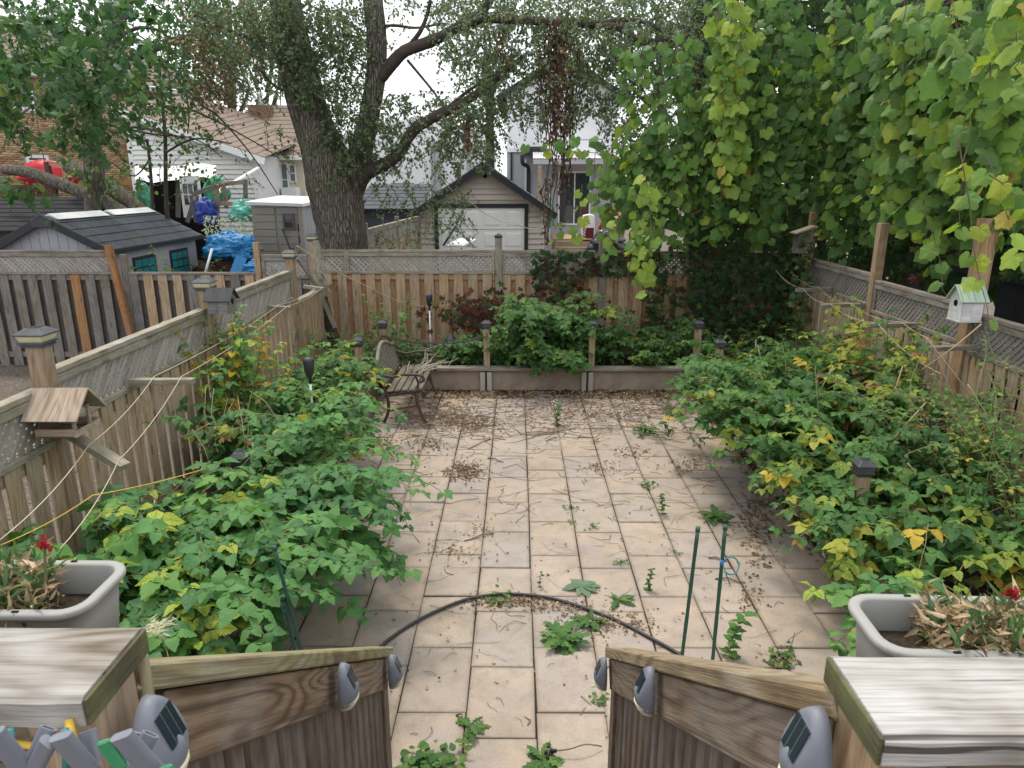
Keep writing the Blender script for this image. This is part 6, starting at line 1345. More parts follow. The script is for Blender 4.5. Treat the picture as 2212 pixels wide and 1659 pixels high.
# fallen trunks
for L_, lab in (([(8, 368, 18.5, 16), (60, 372, 18.2, 24), (150, 405, 17.8, 25), (240, 445, 17.5, 26), (300, 480, 17.2, 26)], 'felled log slanting across the deck before the brick house'), ([(150, 360, 19.5, 28), (230, 400, 18.5, 30), (300, 455, 17.6, 32), (320, 480, 17.3, 32)], 'felled log slanting behind the straight brown trunk')):
    m_ = MB(); limb(m_, L_, 18, 8, barkj); o = m_.build('fallen_log', M['bark'], None, True); tag(o, lab, 'log')

# ------------------------------------------------------------------ bush makers
def cane_path(base, az, L, up0=1.35, bend=1.9, st=.05, wob=.08):
    p = Vector(base); out = [p.copy()]; n = int(L / st); a_ = az
    for i in range(n):
        s = i / n; e = up0 - bend * s * s; a_ += random.gauss(0, wob); p = p + Vector((math.cos(a_) * math.cos(e), math.sin(a_) * math.cos(e), math.sin(e))) * st
        if p.z < .03: p.z = .03
        out.append(p.copy())
    return out
def leaf_cane(F, pts, size, wts, start=.22, every=1.0, nup=1.0, face=(0, 0, 0)):
    n = len(pts); i = int(n * start); side = random.choice((-1, 1)); c0 = pickw(wts)
    while i < n:
        p = pts[i]; t = (pts[min(i + 1, n - 1)] - pts[max(i - 1, 0)]).normalized(); h = Vector((t.x, t.y, 0)); h = h.normalized() if h.length > .1 else Vector((random.gauss(0, 1), random.gauss(0, 1), 0)).normalized()
        sd = Vector((-h.y, h.x, 0)) * side; s = i / n
        A = sd * random.uniform(.5, 1.1) + h * random.uniform(.1, .9) + Vector((0, 0, random.uniform(-.35, .25))); Nn = Vector((0, 0, nup)) + rv(.32) + Vector(face) + A * .15
        sz = size * random.uniform(.75, 1.25) * (1.0 if s < .85 else .7)
        F.add(p, A, Nn, sz, c0 if random.random() < .55 else pickw(wts))
        side = -side; i += max(1, int(round(every * random.uniform(.7, 1.4))))
def canes_mesh(paths, parent, mat='cane', r=.005, name='canes'):
    m = MB()
    for p in paths:
        q = p[::2] + [p[-1]]; m.tube(q, list(np.linspace(r, r * .45, len(q))), 4, cap=False)
    o = m.build(name, M[mat], parent); o['kind'] = 'stuff'
def bush(name, label, bases, az, L, size, wts, pal, n, hi=T_TRI, lo=T_TRI_LO, up0=1.35, bend=1.9, every=1.3, azs=.6, nparts=300, face=(0, 0, 0), start=.22, minpx=14, cat='shrub', r=.005):
    F = Fol(); paths = []
    for k in range(n):
        b = bases(); a_ = az(b) if callable(az) else az; l_ = random.uniform(*L); p = cane_path(b, a_ + random.gauss(0, azs), l_, up0 + random.gauss(0, .12), bend * random.uniform(.75, 1.25))
        w_ = list(wts(b) if callable(wts) else wts); yn = .25 + 2.6 * max(0, mnoise.noise((b[0] * 1.6, b[1] * 1.6, len(label) * .37)) + .12); w_ = [q if i_ < 3 else q * yn for i_, q in enumerate(w_)]; paths.append(p); leaf_cane(F, p, size, w_, start, every, 1.0, face)
    t = thing(name, label, cat, paths[0][0]); canes_mesh(paths, t, 'cane', r); F.build(t, hi, lo, PAL[pal], nparts, minpx=minpx); return t, F
U = random.uniform
# left bed, near: round leaved raspberry
bush('raspberry_bush', 'large leaved green raspberry bush spilling over the patio beside the mossy railing', lambda: (U(-2.9, -2.15), U(3.3, 4.6), .24), lambda b: -.15 if b[0] > -2.5 else 0.0, (.7, 1.25), .115,
     lambda b: [4, 4, 3, 2, 2.6 if b[1] < 4.4 and b[0] < -2.2 else .3, 1.8 if b[1] < 4.3 else .1, .1], 'rasp', 74, azs=1.0, bend=2.1, every=1.6, up0=1.3)
bush('raspberry_bush', 'low raspberry shoots with big dull green leaves at the foot of the mossy railing', lambda: (U(-2.3, -1.75), U(2.9, 3.4), .2), .5, (.5, .95), .10, [3, 4, 4, 1, .3, .1, 0], 'rasp', 24, azs=.9, bend=2.2, every=1.5)
bush('raspberry_bush', 'long raspberry shoots arching from the capped post right out over the slabs', lambda: (U(-2.45, -2.1), U(4.3, 5.3), .26), -.05, (1.25, 1.85), .098, [4, 5, 3, 2.5, .2, .1, 0], 'rasp', 26, azs=.38, bend=1.7, every=1.35, up0=.85)
bush('raspberry_bush', 'raspberry shoots hanging over the bed plank behind the leaning green stakes', lambda: (U(-2.35, -2.1), U(3.3, 4.3), .26), -.1, (.95, 1.45), .098, [4, 5, 3, 2, .4, .2, 0], 'rasp', 34, azs=.5, bend=2.2, every=1.35, up0=1.2)
bush('raspberry_bush', 'fresh raspberry shoots drooping over the slabs beyond the capped post', lambda: (U(-2.4, -2.1), U(5.5, 6.9), .26), -.1, (1.0, 1.6), .085, [3, 5, 2, 3, .5, .3, .5], 'rasp', 34, azs=.45, bend=2.0, every=1.3, up0=1.15)
bush('raspberry_bush', 'lime yellow veined raspberry patch in the middle of the green raspberry leaves', lambda: (U(-2.75, -2.1), U(3.55, 4.35), .24), -.3, (.85, 1.2), .112, [0, 1.2, 0, 2, 1.6, 1.6, 0], 'rasp', 26, azs=.9, bend=1.9, every=1.5, up0=1.4)
bush('raspberry_bush', 'farthest reaching raspberry shoots lying low across the slabs past the capped post', lambda: (U(-2.2, -2.05), U(4.2, 5.0), .3), -.02, (1.35, 1.9), .098, [4, 5, 2, 3, .1, .1, 0], 'rasp', 14, azs=.22, bend=1.5, every=1.25, up0=.78)
bush('raspberry_bush', 'raspberry shoots trailing over the slabs between the leaning stakes and the mossy railing', lambda: (U(-2.2, -2.0), U(3.35, 3.95), .28), .05, (1.1, 1.6), .10, [3, 5, 4, 2, .1, .1, 0], 'rasp', 16, azs=.3, bend=1.5, every=1.3, up0=.85)
# left bed, middle: mixed and yellowing
bush('raspberry_bush', 'mixed green and yellowing raspberry thicket along the tan fence past the capped post', lambda: (U(-2.9, -2.15), U(5.9, 7.9), .24), lambda b: -.1, (.7, 1.35), .082,
     lambda b: [3, 4, 2, 2.5, .8 if b[1] < 6.5 else .2, .6, .8], 'rasp', 92, azs=1.0, bend=1.9, every=1.4, up0=1.4)
bush('raspberry_bush', 'tall yellow tinged raspberry cane clump climbing the tan fence lattice', lambda: (U(-3.0, -2.75), U(6.5, 7.2), .24), 0, (1.2, 1.6), .078, [2, 3, 1, 3, 1.5, 1, 1.5], 'rasp', 24, azs=1.5, bend=.5, every=1.5, up0=1.52, start=.35, nparts=200)
bush('bramble_bush', 'bramble arching out over the slabs in front of the bench', lambda: (U(-2.5, -2.1), U(6.8, 7.8), .24), -.35, (1.1, 1.7), .075, [3, 4, 2, .6, .2, .1, 0], 'bramble', 30, azs=.45, bend=2.3, every=1.3)
bush('golden_shrub', 'small shrub with bright yellow leaves beside the bench post', lambda: (U(-2.5, -2.15), U(7.9, 8.5), .24), 0, (.45, .8), .07, [.3, .8, 1, 1.2, 2, 3, .3], 'bramble', 12, azs=1.5, bend=1.6, every=1.5, nparts=120)
bush('corner_shrub', 'dark green shoots behind the bench in the fence corner', lambda: (U(-2.9, -2.1), U(9.3, 11.2), .24), 0, (.4, .95), .07, [3, 2, 1, .2, 0, 0, 0], 'bramble', 34, azs=3, bend=1.5, every=1.6, nparts=150)
bush('rose_shrub', 'upright rose shoots with rounded leaves before the back fence beside the bench', lambda: (U(-2.15, -1.75), U(10.5, 10.9), .24), 0, (.8, 1.25), .06, [3, 3, 2, 1, 0, 0, 0], 'bramble', 9, azs=3, bend=.5, up0=1.5, every=1.5, nparts=150)
bush('low_shrub', 'low dark leaves in the back bed between bench and lantern', lambda: (U(-1.9, -.7), U(10.35, 11.2), .24), -1.3, (.3, .6), .075, [4, 3, 1, .2, 0, 0, 0], 'bramble', 38, azs=1.2, bend=1.8, every=1.3, nparts=150)
# back bed
bush('bramble_bush', 'bushy green bramble clump tumbling over the back plank in the middle', lambda: (U(.02, .75), U(10.4, 11.0), .24), -1.57, (1.0, 1.8), .085, [3, 5, 2, .5, 0, 0, 0], 'bramble', 66, azs=.9, bend=2.2, every=1.2, face=(0, -.7, 0))
bush('bramble_bush', 'bramble shoots tumbling down over the back plank to the slabs', lambda: (U(.15, .95), U(10.2, 10.35), .3), -1.57, (.6, .95), .085, [3, 5, 2, .5, 0, 0, 0], 'bramble', 26, azs=.5, bend=2.7, every=1.1, up0=1.0, face=(0, -.8, 0))
bush('bramble_bush', 'green bramble in the back bed between lantern and first capped post', lambda: (U(-.95, .1), U(10.35, 10.9), .24), -1.57, (.45, .8), .078, [3, 4, 2, .8, .2, 0, 0], 'bramble', 44, azs=1.2, bend=1.7, every=1.2, face=(0, -.6, 0))
bush('bramble_bush', 'darker bramble in the back bed towards the shady corner', lambda: (U(.8, 2.6), U(10.35, 11.2), .24), -1.57, (.45, 1.0), .075, [5, 3, 1, .5, .1, 0, 0], 'bramble', 76, azs=1.2, bend=1.8, every=1.2, face=(0, -.6, 0))
bush('bramble_bush', 'leafy bramble sprig hanging over the plank before the shady corner', lambda: (U(1.75, 2.0), U(10.2, 10.3), .3), -1.57, (.4, .6), .06, [3, 4, 2, 1, 0, 0, 0], 'bramble', 7, azs=.4, bend=3, every=1.1, nparts=80)
# right bed
bush('bramble_bush', 'dense green and yellow bramble thicket along the brown fence', lambda: (U(2.7, 4.3), U(5.2, 8.6), .24), lambda b: 3.14, (.6, 1.4), .088, lambda b: [3, 4, 2, 1.4 if b[0] > 3.2 else .5, 1.2 if b[0] > 3.3 else .25, .35, .3], 'bramble', 175, azs=1.1, bend=1.9, every=1.25)
bush('bramble_bush', 'dark green bramble arching over the slabs at the far end of the brown fence bed', lambda: (U(2.6, 3.0), U(6.0, 7.8), .24), 3.3, (.8, 1.2), .085, [4, 4, 1.5, .2, .1, .1, 0], 'bramble', 46, azs=.7, bend=2.3, every=1.25)
bush('bramble_bush', 'yellow veined bramble beside the flower box below the brown fence', lambda: (U(2.3, 3.6), U(3.7, 5.2), .24), lambda b: 3.14, (.6, 1.05), .095, lambda b: [2, 3, 2, 3 if b[1] < 4.8 else 1, 2.2, .5, .1], 'bramble', 56, azs=1.2, bend=2.0, every=1.35)
bush('bramble_bush', 'dark bramble shoots reaching farthest over the slabs opposite the bench', lambda: (U(2.6, 2.9), U(6.0, 7.6), .26), 3.2, (1.2, 1.75), .085, [4, 5, 2, .3, .1, .1, 0], 'bramble', 46, azs=.4, bend=2.1, every=1.25, up0=1.15)
bush('bramble_bush', 'bramble shoots drooping over the plank below the yellowing capped post', lambda: (U(2.55, 2.8), U(4.3, 5.9), .26), 3.2, (.8, 1.25), .085, [3, 4, 2, 1.2, .5, .1, 0], 'bramble', 40, azs=.5, bend=2.3, every=1.3, up0=1.2)
bush('raspberry_bush', 'striped leaf raspberry shoot reaching past the corner of the flower box', lambda: (U(2.05, 2.5), U(3.2, 3.6), .2), 2.8, (.6, 1.0), .10, [3, 2, 1, 2, 3, 1, 0], 'rasp', 14, azs=.8, bend=2.1, every=1.5)
bush('yellow_shrub', 'tall sparse yellow green shrub against the brown fence under the arms', lambda: (U(3.7, 4.35), U(6.8, 8.6), .24), 3.14, (1.0, 1.6), .085, [.3, .8, 1.5, 3, 3, 1, 1], 'bramble', 44, azs=1.6, bend=.7, up0=1.45, every=1.6, start=.35, nparts=200)
bush('rhododendron', 'rhododendron sprig with orange tinged leaves in the far bramble', lambda: (U(3.1, 3.9), U(8.8, 9.6), .24), 0, (.6, .95), .12, [1, 3, 3, 2, .4, .6, .2], 'bramble', 9, hi=T_OVN, lo=T_OVN, azs=3, bend=.6, up0=1.4, every=.6, start=.6, nparts=100)
bush('honeysuckle', 'small leaved honeysuckle tangle at the near end of the brown fence', lambda: (U(3.4, 4.4), U(3.7, 5.9), .24), 3.14, (1.1, 1.9), .045, [3, 4, 3, 1.2, .8, .3, 0], 'bramble', 130, hi=T_OV, lo=T_OV_LO, azs=1.5, bend=1.5, every=.6, minpx=9)
bush('bed_weeds', 'low weeds filling the soil behind the bramble by the shady corner', lambda: (U(2.7, 4.4), U(8.4, 11.0), .24), 3.14, (.4, .85), .07, [4, 4, 2, .8, .2, .1, 0], 'bramble', 80, azs=3, bend=1.6, every=1.2, nparts=200)
# white flowering shrub next door
t, _ = bush('flowering_bush', 'rounded bush with pale flowers behind the blue tarpaulin', lambda: (U(-7.3, -5.6) , U(16.2, 17.0), GZ), 0, (1.2, 1.9), .07, [4, 3, 1, 0, 0, 0, 0], 'bramble', 90, hi=T_OV_LO, lo=T_OV_LO, azs=3, bend=1.2, every=.8, nparts=0)
F = Fol()
for k in range(380): F.add(aty(U(440, 540), U(465, 520), U(15.9, 16.6)), rv(1), Vector((0, -1, .6)) + rv(.3), U(.05, .08), 0)
o = put('blossoms', F.mesh('blossoms', T_DIA, [(.55, .6, .5, 0)]), t); o['kind'] = 'stuff'
bush('hedge_shrub', 'dark shrub between the grey shed and the root heap', lambda: (U(-7.0, -6.3), U(13.2, 16), GZ), 0, (.8, 1.6), .08, [4, 2, 1, 0, 0, 0, 0], 'bramble', 60, hi=T_OV_LO, lo=T_OV_LO, azs=3, bend=1, every=.9, nparts=0)
# greyish sapling in front of the grey shed windows
bush('pale_sapling', 'thin sapling with dull grey leaves before the grey shed windows', lambda: (U(-5.9, -5.4), U(12.4, 12.6), GZ), 2.9, (2.0, 2.5), .10, [0, 0, 1], 'bramble', 5, hi=T_OV, lo=T_OV, azs=.5, bend=1.3, up0=1.5, every=1.6, start=.62, nparts=100)

# ------------------------------------------------------------------ vines
def strand(top, bot, n=14, wob=.05):
    top, bot = Vector(top), Vector(bot); ph = U(0, 6); return [top.lerp(bot, s) + Vector((wob * math.sin(s * 5 + ph), wob * math.cos(s * 4 + ph), 0)) + rv(.01) for s in np.linspace(0, 1, n)]
def vine_leaves(F, pts, size, wts, out, dens=.11, tilt=.55):
    acc = 0; side = 1; c0 = pickw(wts)
    for a_, b_ in zip(pts[:-1], pts[1:]):
        L = (b_ - a_).length; acc += L
        while acc > dens:
            acc -= dens * U(.8, 1.3); p = a_.lerp(b_, random.random()); lat = Vector((out.y, -out.x, 0)) * side; side = -side
            pet = lat * U(.02, .08) + out * U(.0, .08)
            A = Vector((0, 0, -1)) * U(.3, 1) + lat * U(.1, .9) + out * U(-.1, .5); Nn = out * U(.4, 1) + Vector((0, 0, U(.1, 1.2))) + rv(tilt * .8)
            F.add(p + pet, A, Nn, size * U(.6, 1.2), c0 if c0 < 3 and random.random() < .4 else pickw(wts))
def vine_area(F, paths, pxs, ys, Yf, n, size, wts, out, dens=.11, ln=(120, 320), jitY=.25):
    for k in range(n):
        px = U(*pxs); y0 = U(*ys); y1 = y0 + U(*ln); Y = Yf(px) + U(-jitY, jitY); p = strand(aty(px, y0, Y), aty(px + U(-25, 25), y1, Y + U(-.1, .1))); paths.append(p); vine_leaves(F, p, size, wts, out, dens)
outl = Vector((-.45, -1, 0)).normalized(); outr = Vector((-.8, -.7, 0)).normalized()
Yl = lambda px: 11.6 - (px - 1250) * .0012
Yr = lambda px: min(12.2, 5.05 * 1533 / (px - 1117))
F = Fol(); paths = []
vine_area(F, paths, (1340, 1500), (80, 380), Yl, 40, .125, [3, 3, 2, .6, .1, .05], outl, .10, (80, 200))
vine_area(F, paths, (1290, 1370), (250, 400), Yl, 9, .12, [1, 3, 3, 1.5, .2, .05], outl, .12, (80, 190))
vine_area(F, paths, (1480, 1750), (-40, 300), Yl, 70, .13, [4, 3, 1.5, .4, .04, .03], outl, .10, (120, 260))
vine_area(F, paths, (1420, 1700), (300, 420), Yl, 34, .12, [2, 3, 2, .8, .2, .1], outl, .11, (60, 170))
vine_area(F, paths, (1540, 1650), (-20, 120), lambda px: 10.6, 9, .135, [0, .5, 3, 4, 1, .1], outl, .13, (250, 440))
vine_area(F, paths, (1360, 1440), (330, 480), lambda px: 10.2, 5, .125, [0, 1, 3, 3, .6, 0], outl, .14, (120, 230))
for (a_, b_) in (((1300, 300, 10.9), (1135, 318, 11.1)), ((1330, 330, 10.9), (1180, 330, 11.2)), ((1230, 480, 10.9), (1190, 530, 10.9)), ((1260, 400, 10.8), (1240, 520, 10.8)), ((1340, 470, 10.6), (1310, 560, 10.5))):
    p = strand(aty(*a_), aty(*b_), 10, .03); paths.append(p); vine_leaves(F, p, .115, [0, 1, 3, 3, 1, 0], outl, .13)
GV1 = thing('grape_vine', 'grape vine curtain hanging over the back bed corner beside the dried vine', 'vine', aty(1560, 640, 11.4)); canes_mesh(paths, GV1, 'twig', .006, 'vine_stems')
F.build(GV1, [T_GR, T_GR2], T_GR_LO, PAL['grape'], 300)
F = Fol(); paths = []
vine_area(F, paths, (1740, 2230), (-60, 330), Yr, 120, .135, [3, 3, 2.5, 1, .15, .06], outr, .10, (120, 280))
vine_area(F, paths, (1790, 2120), (330, 440), Yr, 46, .125, [2.5, 3, 2.5, 1, .2, .04], outr, .11, (60, 120))
vine_area(F, paths, (1900, 2200), (-30, 260), lambda px: Yr(px) - .6, 40, .14, [1.5, 2, 3, 2.2, .5, .15], outr, .12, (120, 320))
vine_area(F, paths, (2040, 2240), (-40, 120), lambda px: 5.6, 10, .125, [.3, 1, 3, 3, 1.2, .5], outr, .12, (60, 160))
for (a_, b_) in (((2060, 300, 5.9), (2140, 700, 5.9)), ((2120, 330, 5.6), (2225, 560, 5.5)), ((2150, 380, 5.4), (2230, 470, 5.4)), ((2000, 440, 6.9), (2040, 640, 6.8)), ((2085, 250, 6.2), (2075, 520, 6.2))):
    p = strand(aty(*a_), aty(*b_), 12, .04); paths.append(p); vine_leaves(F, p, .12, [0, 1, 3, 3, 2, .4], outr, .17)
GV2 = thing('grape_vine', 'bright sunlit grape vine mass hanging behind the tall bare posts', 'vine', aty(2000, 620, 8.6)); canes_mesh(paths, GV2, 'twig', .006, 'vine_stems')
F.build(GV2, [T_GR, T_GR2], T_GR_LO, PAL['grape'], 300)

def cover(F, n, fn, size, wts, out, tilt=.4):
    for k in range(n):
        p = fn(); F.add(p, Vector((random.gauss(0, .6), random.gauss(0, .3), -1)), Vector(out) + rv(tilt) + Vector((0, 0, .35)), size * U(.6, 1.25), pickw(wts))
# creeper wall behind the brown fence
F = Fol()
def hb():
    px = U(1480, 2260); y = U(-60, 600); b = 5.9 * 1533 / (px - 1117) if px > 1760 else 13.6; b = min(b, 13.6); return aty(px, y, b + U(-.5, .7))
cover(F, 7500, hb, .115, [4, 4, 3, .5, .3, .5, .15], (-.5, -1, 0))
def hb2():
    px = U(2080, 2260); y = U(60, 560); return aty(px, y, 8.6 + U(-.3, .5))
cover(F, 900, hb2, .10, [2, 2, 1, .5, 3, 3, 1.5], (-.7, -1, 0))
HC = thing('creeper_hedge', 'tall dark creeper covered hedge behind the grape vines and brown fence', 'hedge', (6, 11, GZ)); F.build(HC, T_PALM, T_PALM_LO, PAL['creeper'], 300, minpx=12)
m_ = MB()
for k in range(60):
    px = U(1500, 2230); b = min(13.9, 6.1 * 1533 / (px - 1117)); m_.tube(spline([aty(px, 620, b), aty(px + U(-40, 40), 450, b), aty(px + U(-60, 60), 250, b), aty(px + U(-80, 80), U(-40, 150), b)], 5), [.03 - .0015 * i for i in range(16)], 5, cap=False)
m_.build('stems', M['bark_dark'], HC)
# solid shade inside the hedge: inner leaf mass
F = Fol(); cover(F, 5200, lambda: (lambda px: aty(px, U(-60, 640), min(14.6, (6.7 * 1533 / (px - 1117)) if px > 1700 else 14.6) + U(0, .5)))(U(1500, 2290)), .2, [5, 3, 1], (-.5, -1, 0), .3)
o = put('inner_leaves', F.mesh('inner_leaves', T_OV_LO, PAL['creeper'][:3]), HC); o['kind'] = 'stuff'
# corner ivy on the back and brown fences
F = Fol(); cover(F, 1700, lambda: aty(U(1490, 1760), U(470, 770), 11.75 + U(-.35, .12)), .085, [5, 4, 2, .2, .3, .7, .05], (-.1, -1, 0))
cover(F, 420, lambda: atx(U(1672, 1750), U(500, 740), 4.42 + U(-.14, .08)), .085, [1, 3, 3, 3, .1, .1, .1], (-1, -.6, 0)); cover(F, 260, lambda: aty(U(1390, 1520), U(520, 720), 11.7 + U(-.2, .15)), .09, [4, 4, 2, .3, .8, .8, .1], (0, -1, 0))
IV = thing('ivy', 'dark creeper smothering the shady fence corner', 'ivy', (4.2, 11.7, .2)); F.build(IV, T_PALM, T_PALM_LO, PAL['creeper'], 300, minpx=9)
F = Fol()
def bfc():
    while True:
        x, y = U(1150, 1400), U(540, 650)
        if y < 610 - (abs(x - 1200) > 60) * 15 or (x < 1260 and y < 650): return aty(x, y, 11.86 - U(0, .12))
cover(F, 330, bfc, .085, [2, 4, 3, .3, 2, 3, .5], (0, -1, 0))
CF = thing('creeper', 'dark red and green creeper hanging over the back fence lattice', 'creeper', aty(1220, 640, 11.85)); F.build(CF, T_PALM, T_PALM_LO, PAL['creeper'], 250, minpx=8)
F = Fol(); cover(F, 520, lambda: aty(random.gauss(1055, 50), random.gauss(672, 20), U(10.6, 11.5)), .085, [.3, .6, .5, .4, 4, 4, 1.2], (0, -.8, .5)); cover(F, 130, lambda: aty(random.gauss(1230, 60), random.gauss(690, 25), U(11.2, 11.7)), .08, [.6, .8, .5, .4, 4, 4, .5], (0, -.8, .5))
PC = thing('creeper', 'heap of purple red creeper leaves in the back bed behind the bramble', 'creeper', aty(1050, 720, 11.2)); F.build(PC, T_PALM, T_PALM_LO, PAL['creeper'], 200, minpx=8)
# dead canes across the brown fence and raspberry
DC = thing('dead_canes', 'pale dead canes crossing in front of the brown fence', 'canes', (3.9, 6.4, .3)); m_ = MB()
for (x0, y0, x1, y1, Y) in ((2110, 960, 2010, 735, 6.2), (2000, 730, 2150, 940, 6.1), (2120, 700, 1990, 800, 6.4), (1750, 880, 1800, 790, 7.2), (1900, 900, 1950, 790, 6.6), (1870, 1030, 2000, 870, 5.8), (1700, 820, 1790, 900, 7.6), (2090, 830, 2180, 960, 5.6), (1960, 1000, 2050, 1130, 5.2)):
    MB().tube(spline([aty(x0, y0, Y), aty((x0 + x1) / 2 + U(-8, 8), (y0 + y1) / 2 + U(-8, 8), Y - .1), aty(x1, y1, Y)], 5), .006, 5).build('cane', M['deadcane'], DC, True)
DC2 = thing('dead_canes', 'pale dead canes and dry leaves in the raspberry thicket past the capped post', 'canes', (-2.4, 5.6, .3)); F = Fol()
for k in range(30):
    p = Vector((U(-2.7, -2.1), U(5.2, 6.4), U(.5, .95))); d = Vector((random.gauss(0, .6), random.gauss(0, .6), random.gauss(.3, .5))).normalized(); MB().tube([p, p + d * .2 + rv(.02), p + d * .4 + rv(.04)], [.004, .003, .002], 4).build('cane', M['deadcane'], DC2, True)
    for j in range(5): F.add(p + d * U(0, .4) + rv(.03), Vector((random.gauss(0, .4), random.gauss(0, .4), -1)), rv(1), U(.03, .06), pickw([3, 3, 2, 2, 1]))
F.build(DC2, T_OV_LO, T_OV_LO, PAL['dry'], 60, M['dryleaf'], minpx=6)
# ------------------------------------------------------------------ weeds on the patio
random.seed(5)
def weed(px, py, kind, s, label, cat='weed', n=18):
    c = atz(px, py, .002); t = thing('weed', label, cat, c, 'weeds in the patio joints'); F = Fol()
    if kind == 'rosette':
        for k in range(n):
            a_ = U(0, 6.28); e = U(.1, 1.0); F.add(c + Vector((0, 0, .01)), Vector((math.cos(a_), math.sin(a_), e)), Vector((-math.cos(a_) * e, -math.sin(a_) * e, 1)), s * U(.6, 1.15), pickw([2, 4, 2, .2]))
        F.build(t, t_ovate(11, .15, .45, .45, .25, .62), T_OVN, PAL['bramble'][:4], n, minpx=4, cell=1)
    elif kind == 'broad':
        for k in range(n):
            a_ = 6.28 * k / n + U(-.3, .3); e = U(.1, .6); F.add(c + Vector((0, 0, .01)), Vector((math.cos(a_), math.sin(a_), e)), Vector((-math.cos(a_) * e, -math.sin(a_) * e, 1)), s * U(.8, 1.1), 0)
        F.build(t, t_ovate(8, .27, 0, .4, .25, .55), T_OV, [(.16, .25, .16, 0)], n, minpx=4, cell=1)
    elif kind == 'upright':
        st = cane_path(c, U(0, 6), s, 1.5, .5, .02, .1); canes_mesh([st], t, 'cane', .003, 'stem')
        for k in range(n):
            q = st[int(len(st) * (k + 1) / (n + 1))]; a_ = k * 2.4; F.add(q, Vector((math.cos(a_), math.sin(a_), .3)), Vector((0, 0, 1)) + rv(.2), s * .24 * U(.7, 1.2), pickw([2, 4, 2]))
        F.build(t, T_OV, T_OV_LO, PAL['bramble'][:3], n, minpx=3, cell=1)
    else:
        for k in range(n):
            a_ = U(0, 6.28); q = c + Vector((random.gauss(0, s * .4), random.gauss(0, s * .35), U(.005, s * .35))); F.add(q, Vector((math.cos(a_), math.sin(a_), U(-.1, .5))), Vector((0, 0, 1)) + rv(.3), s * .33 * U(.6, 1.2), pickw([2, 4, 3]))
        F.build(t, T_OV, T_OV_LO, PAL['bramble'][:3], n, minpx=3, cell=1)
    return t
weed(1215, 1388, 'rosette', .175, 'largest jagged dandelion clump inside the hose arc', n=46)
weed(1275, 1345, 'rosette', .12, 'smaller dandelion clump against the hose beside the large one', n=26)
weed(1256, 1270, 'broad', .14, 'woolly pale broad leaved rosette above the hose arc', n=9)
weed(1165, 1268, 'upright', .14, 'little three leaved sprout just above the hose top', n=8)
weed(1400, 1275, 'upright', .17, 'upright feathery sprout between the hose and the stakes', n=18)
weed(1335, 1300, 'rosette', .12, 'thin dandelion touching the outer side of the hose', n=12)
weed(1075, 1300, 'mat', .13, 'grey green sprout growing on top of the hose arc', n=22)
weed(1575, 1420, 'upright', .34, 'knee high leafy shoot beside the tied green stake', n=22)
weed(1690, 1425, 'mat', .16, 'dry weed tuft in the joint near the bleached cap board', n=26)
weed(1342, 1217, 'mat', .08, 'tiny bright green clover patch right of the woolly rosette', n=22)
weed(1458, 1195, 'mat', .07, 'tiny weed in the joint left of the stake tops', n=18)
weed(1395, 935, 'mat', .2, 'broad bright weed patch on the far slabs near the bramble', n=60)
weed(1202, 918, 'upright', .28, 'white flowered aster standing alone on the far slabs', n=26)
weed(1402, 1052, 'mat', .13, 'dark weed tuft in the joint beside the bramble overhang', n=24)
weed(1545, 1120, 'rosette', .17, 'flat dark rosette at the edge of the bramble', n=22)
weed(1233, 1100, 'mat', .1, 'small bright sprouts in the middle joint of the patio', n=16)
weed(1238, 1130, 'mat', .07, 'tiny sprouts just below those in the middle joint', n=12)
weed(1430, 1110, 'upright', .2, 'spindly grey weed in the joint beyond the stakes', n=14)
weed(1280, 1140, 'mat', .09, 'dull flat weed just right of the middle joint', n=14)
weed(1285, 955, 'mat', .08, 'small bright weed in the far joint', n=16)
weed(905, 955, 'mat', .09, 'weed sprig below the tip of the arching bramble', n=12)
weed(925, 1652, 'mat', .17, 'leafy shoot tangle at the foot of the mossy railing newel', n=110)
weed(1170, 1648, 'rosette', .12, 'dandelion cut by the bottom edge between the railings', n=18)
weed(1015, 1575, 'rosette', .11, 'dandelion in the joint near the mossy railing newel', n=11)
weed(1295, 1510, 'mat', .09, 'weed tuft at the foot of the brown railing newel', n=20)
weed(1130, 1000, 'mat', .06, 'very small weed speck in the central joint of the far slabs', n=8)
F = Fol()
c = atz(1202, 918, 0)
for k in range(120): F.add(c + Vector((random.gauss(0, .05), random.gauss(0, .05), U(.13, .33))), rv(1), Vector((0, -1, .5)), U(.012, .02), 0)
o = put('aster_flowers', F.mesh('aster_flowers', T_DIA, [(.7, .7, .66, 0)])); tag(o, 'cloud of tiny white aster flowers on the far slabs', 'flowers', kind='stuff')
# berries near the bottom edge
bc = thing('berry_cluster', 'cluster of black berries on a bent stalk near the brown railing newel', 'berries', atz(1190, 1625, .02)); sph = MB().lathe([(.0001, -.011), (.008, -.008), (.011, 0), (.008, .008), (.0001, .011)], 8).mesh('berry', plain('black_berry', (.012, .012, .02), .25, .5), True)
for k in range(11): put('berry', sph, bc, Matrix.Translation(atz(1190 + random.gauss(0, 6), 1620 + random.gauss(0, 7), .02 + .012 * (k % 3))))
MB().tube(spline([atz(1195, 1622, .03), atz(1230, 1618, .05), atz(1265, 1608, .06), atz(1300, 1612, .02)], 5), .004, 5).build('stalk', M['cane'], bc, True)

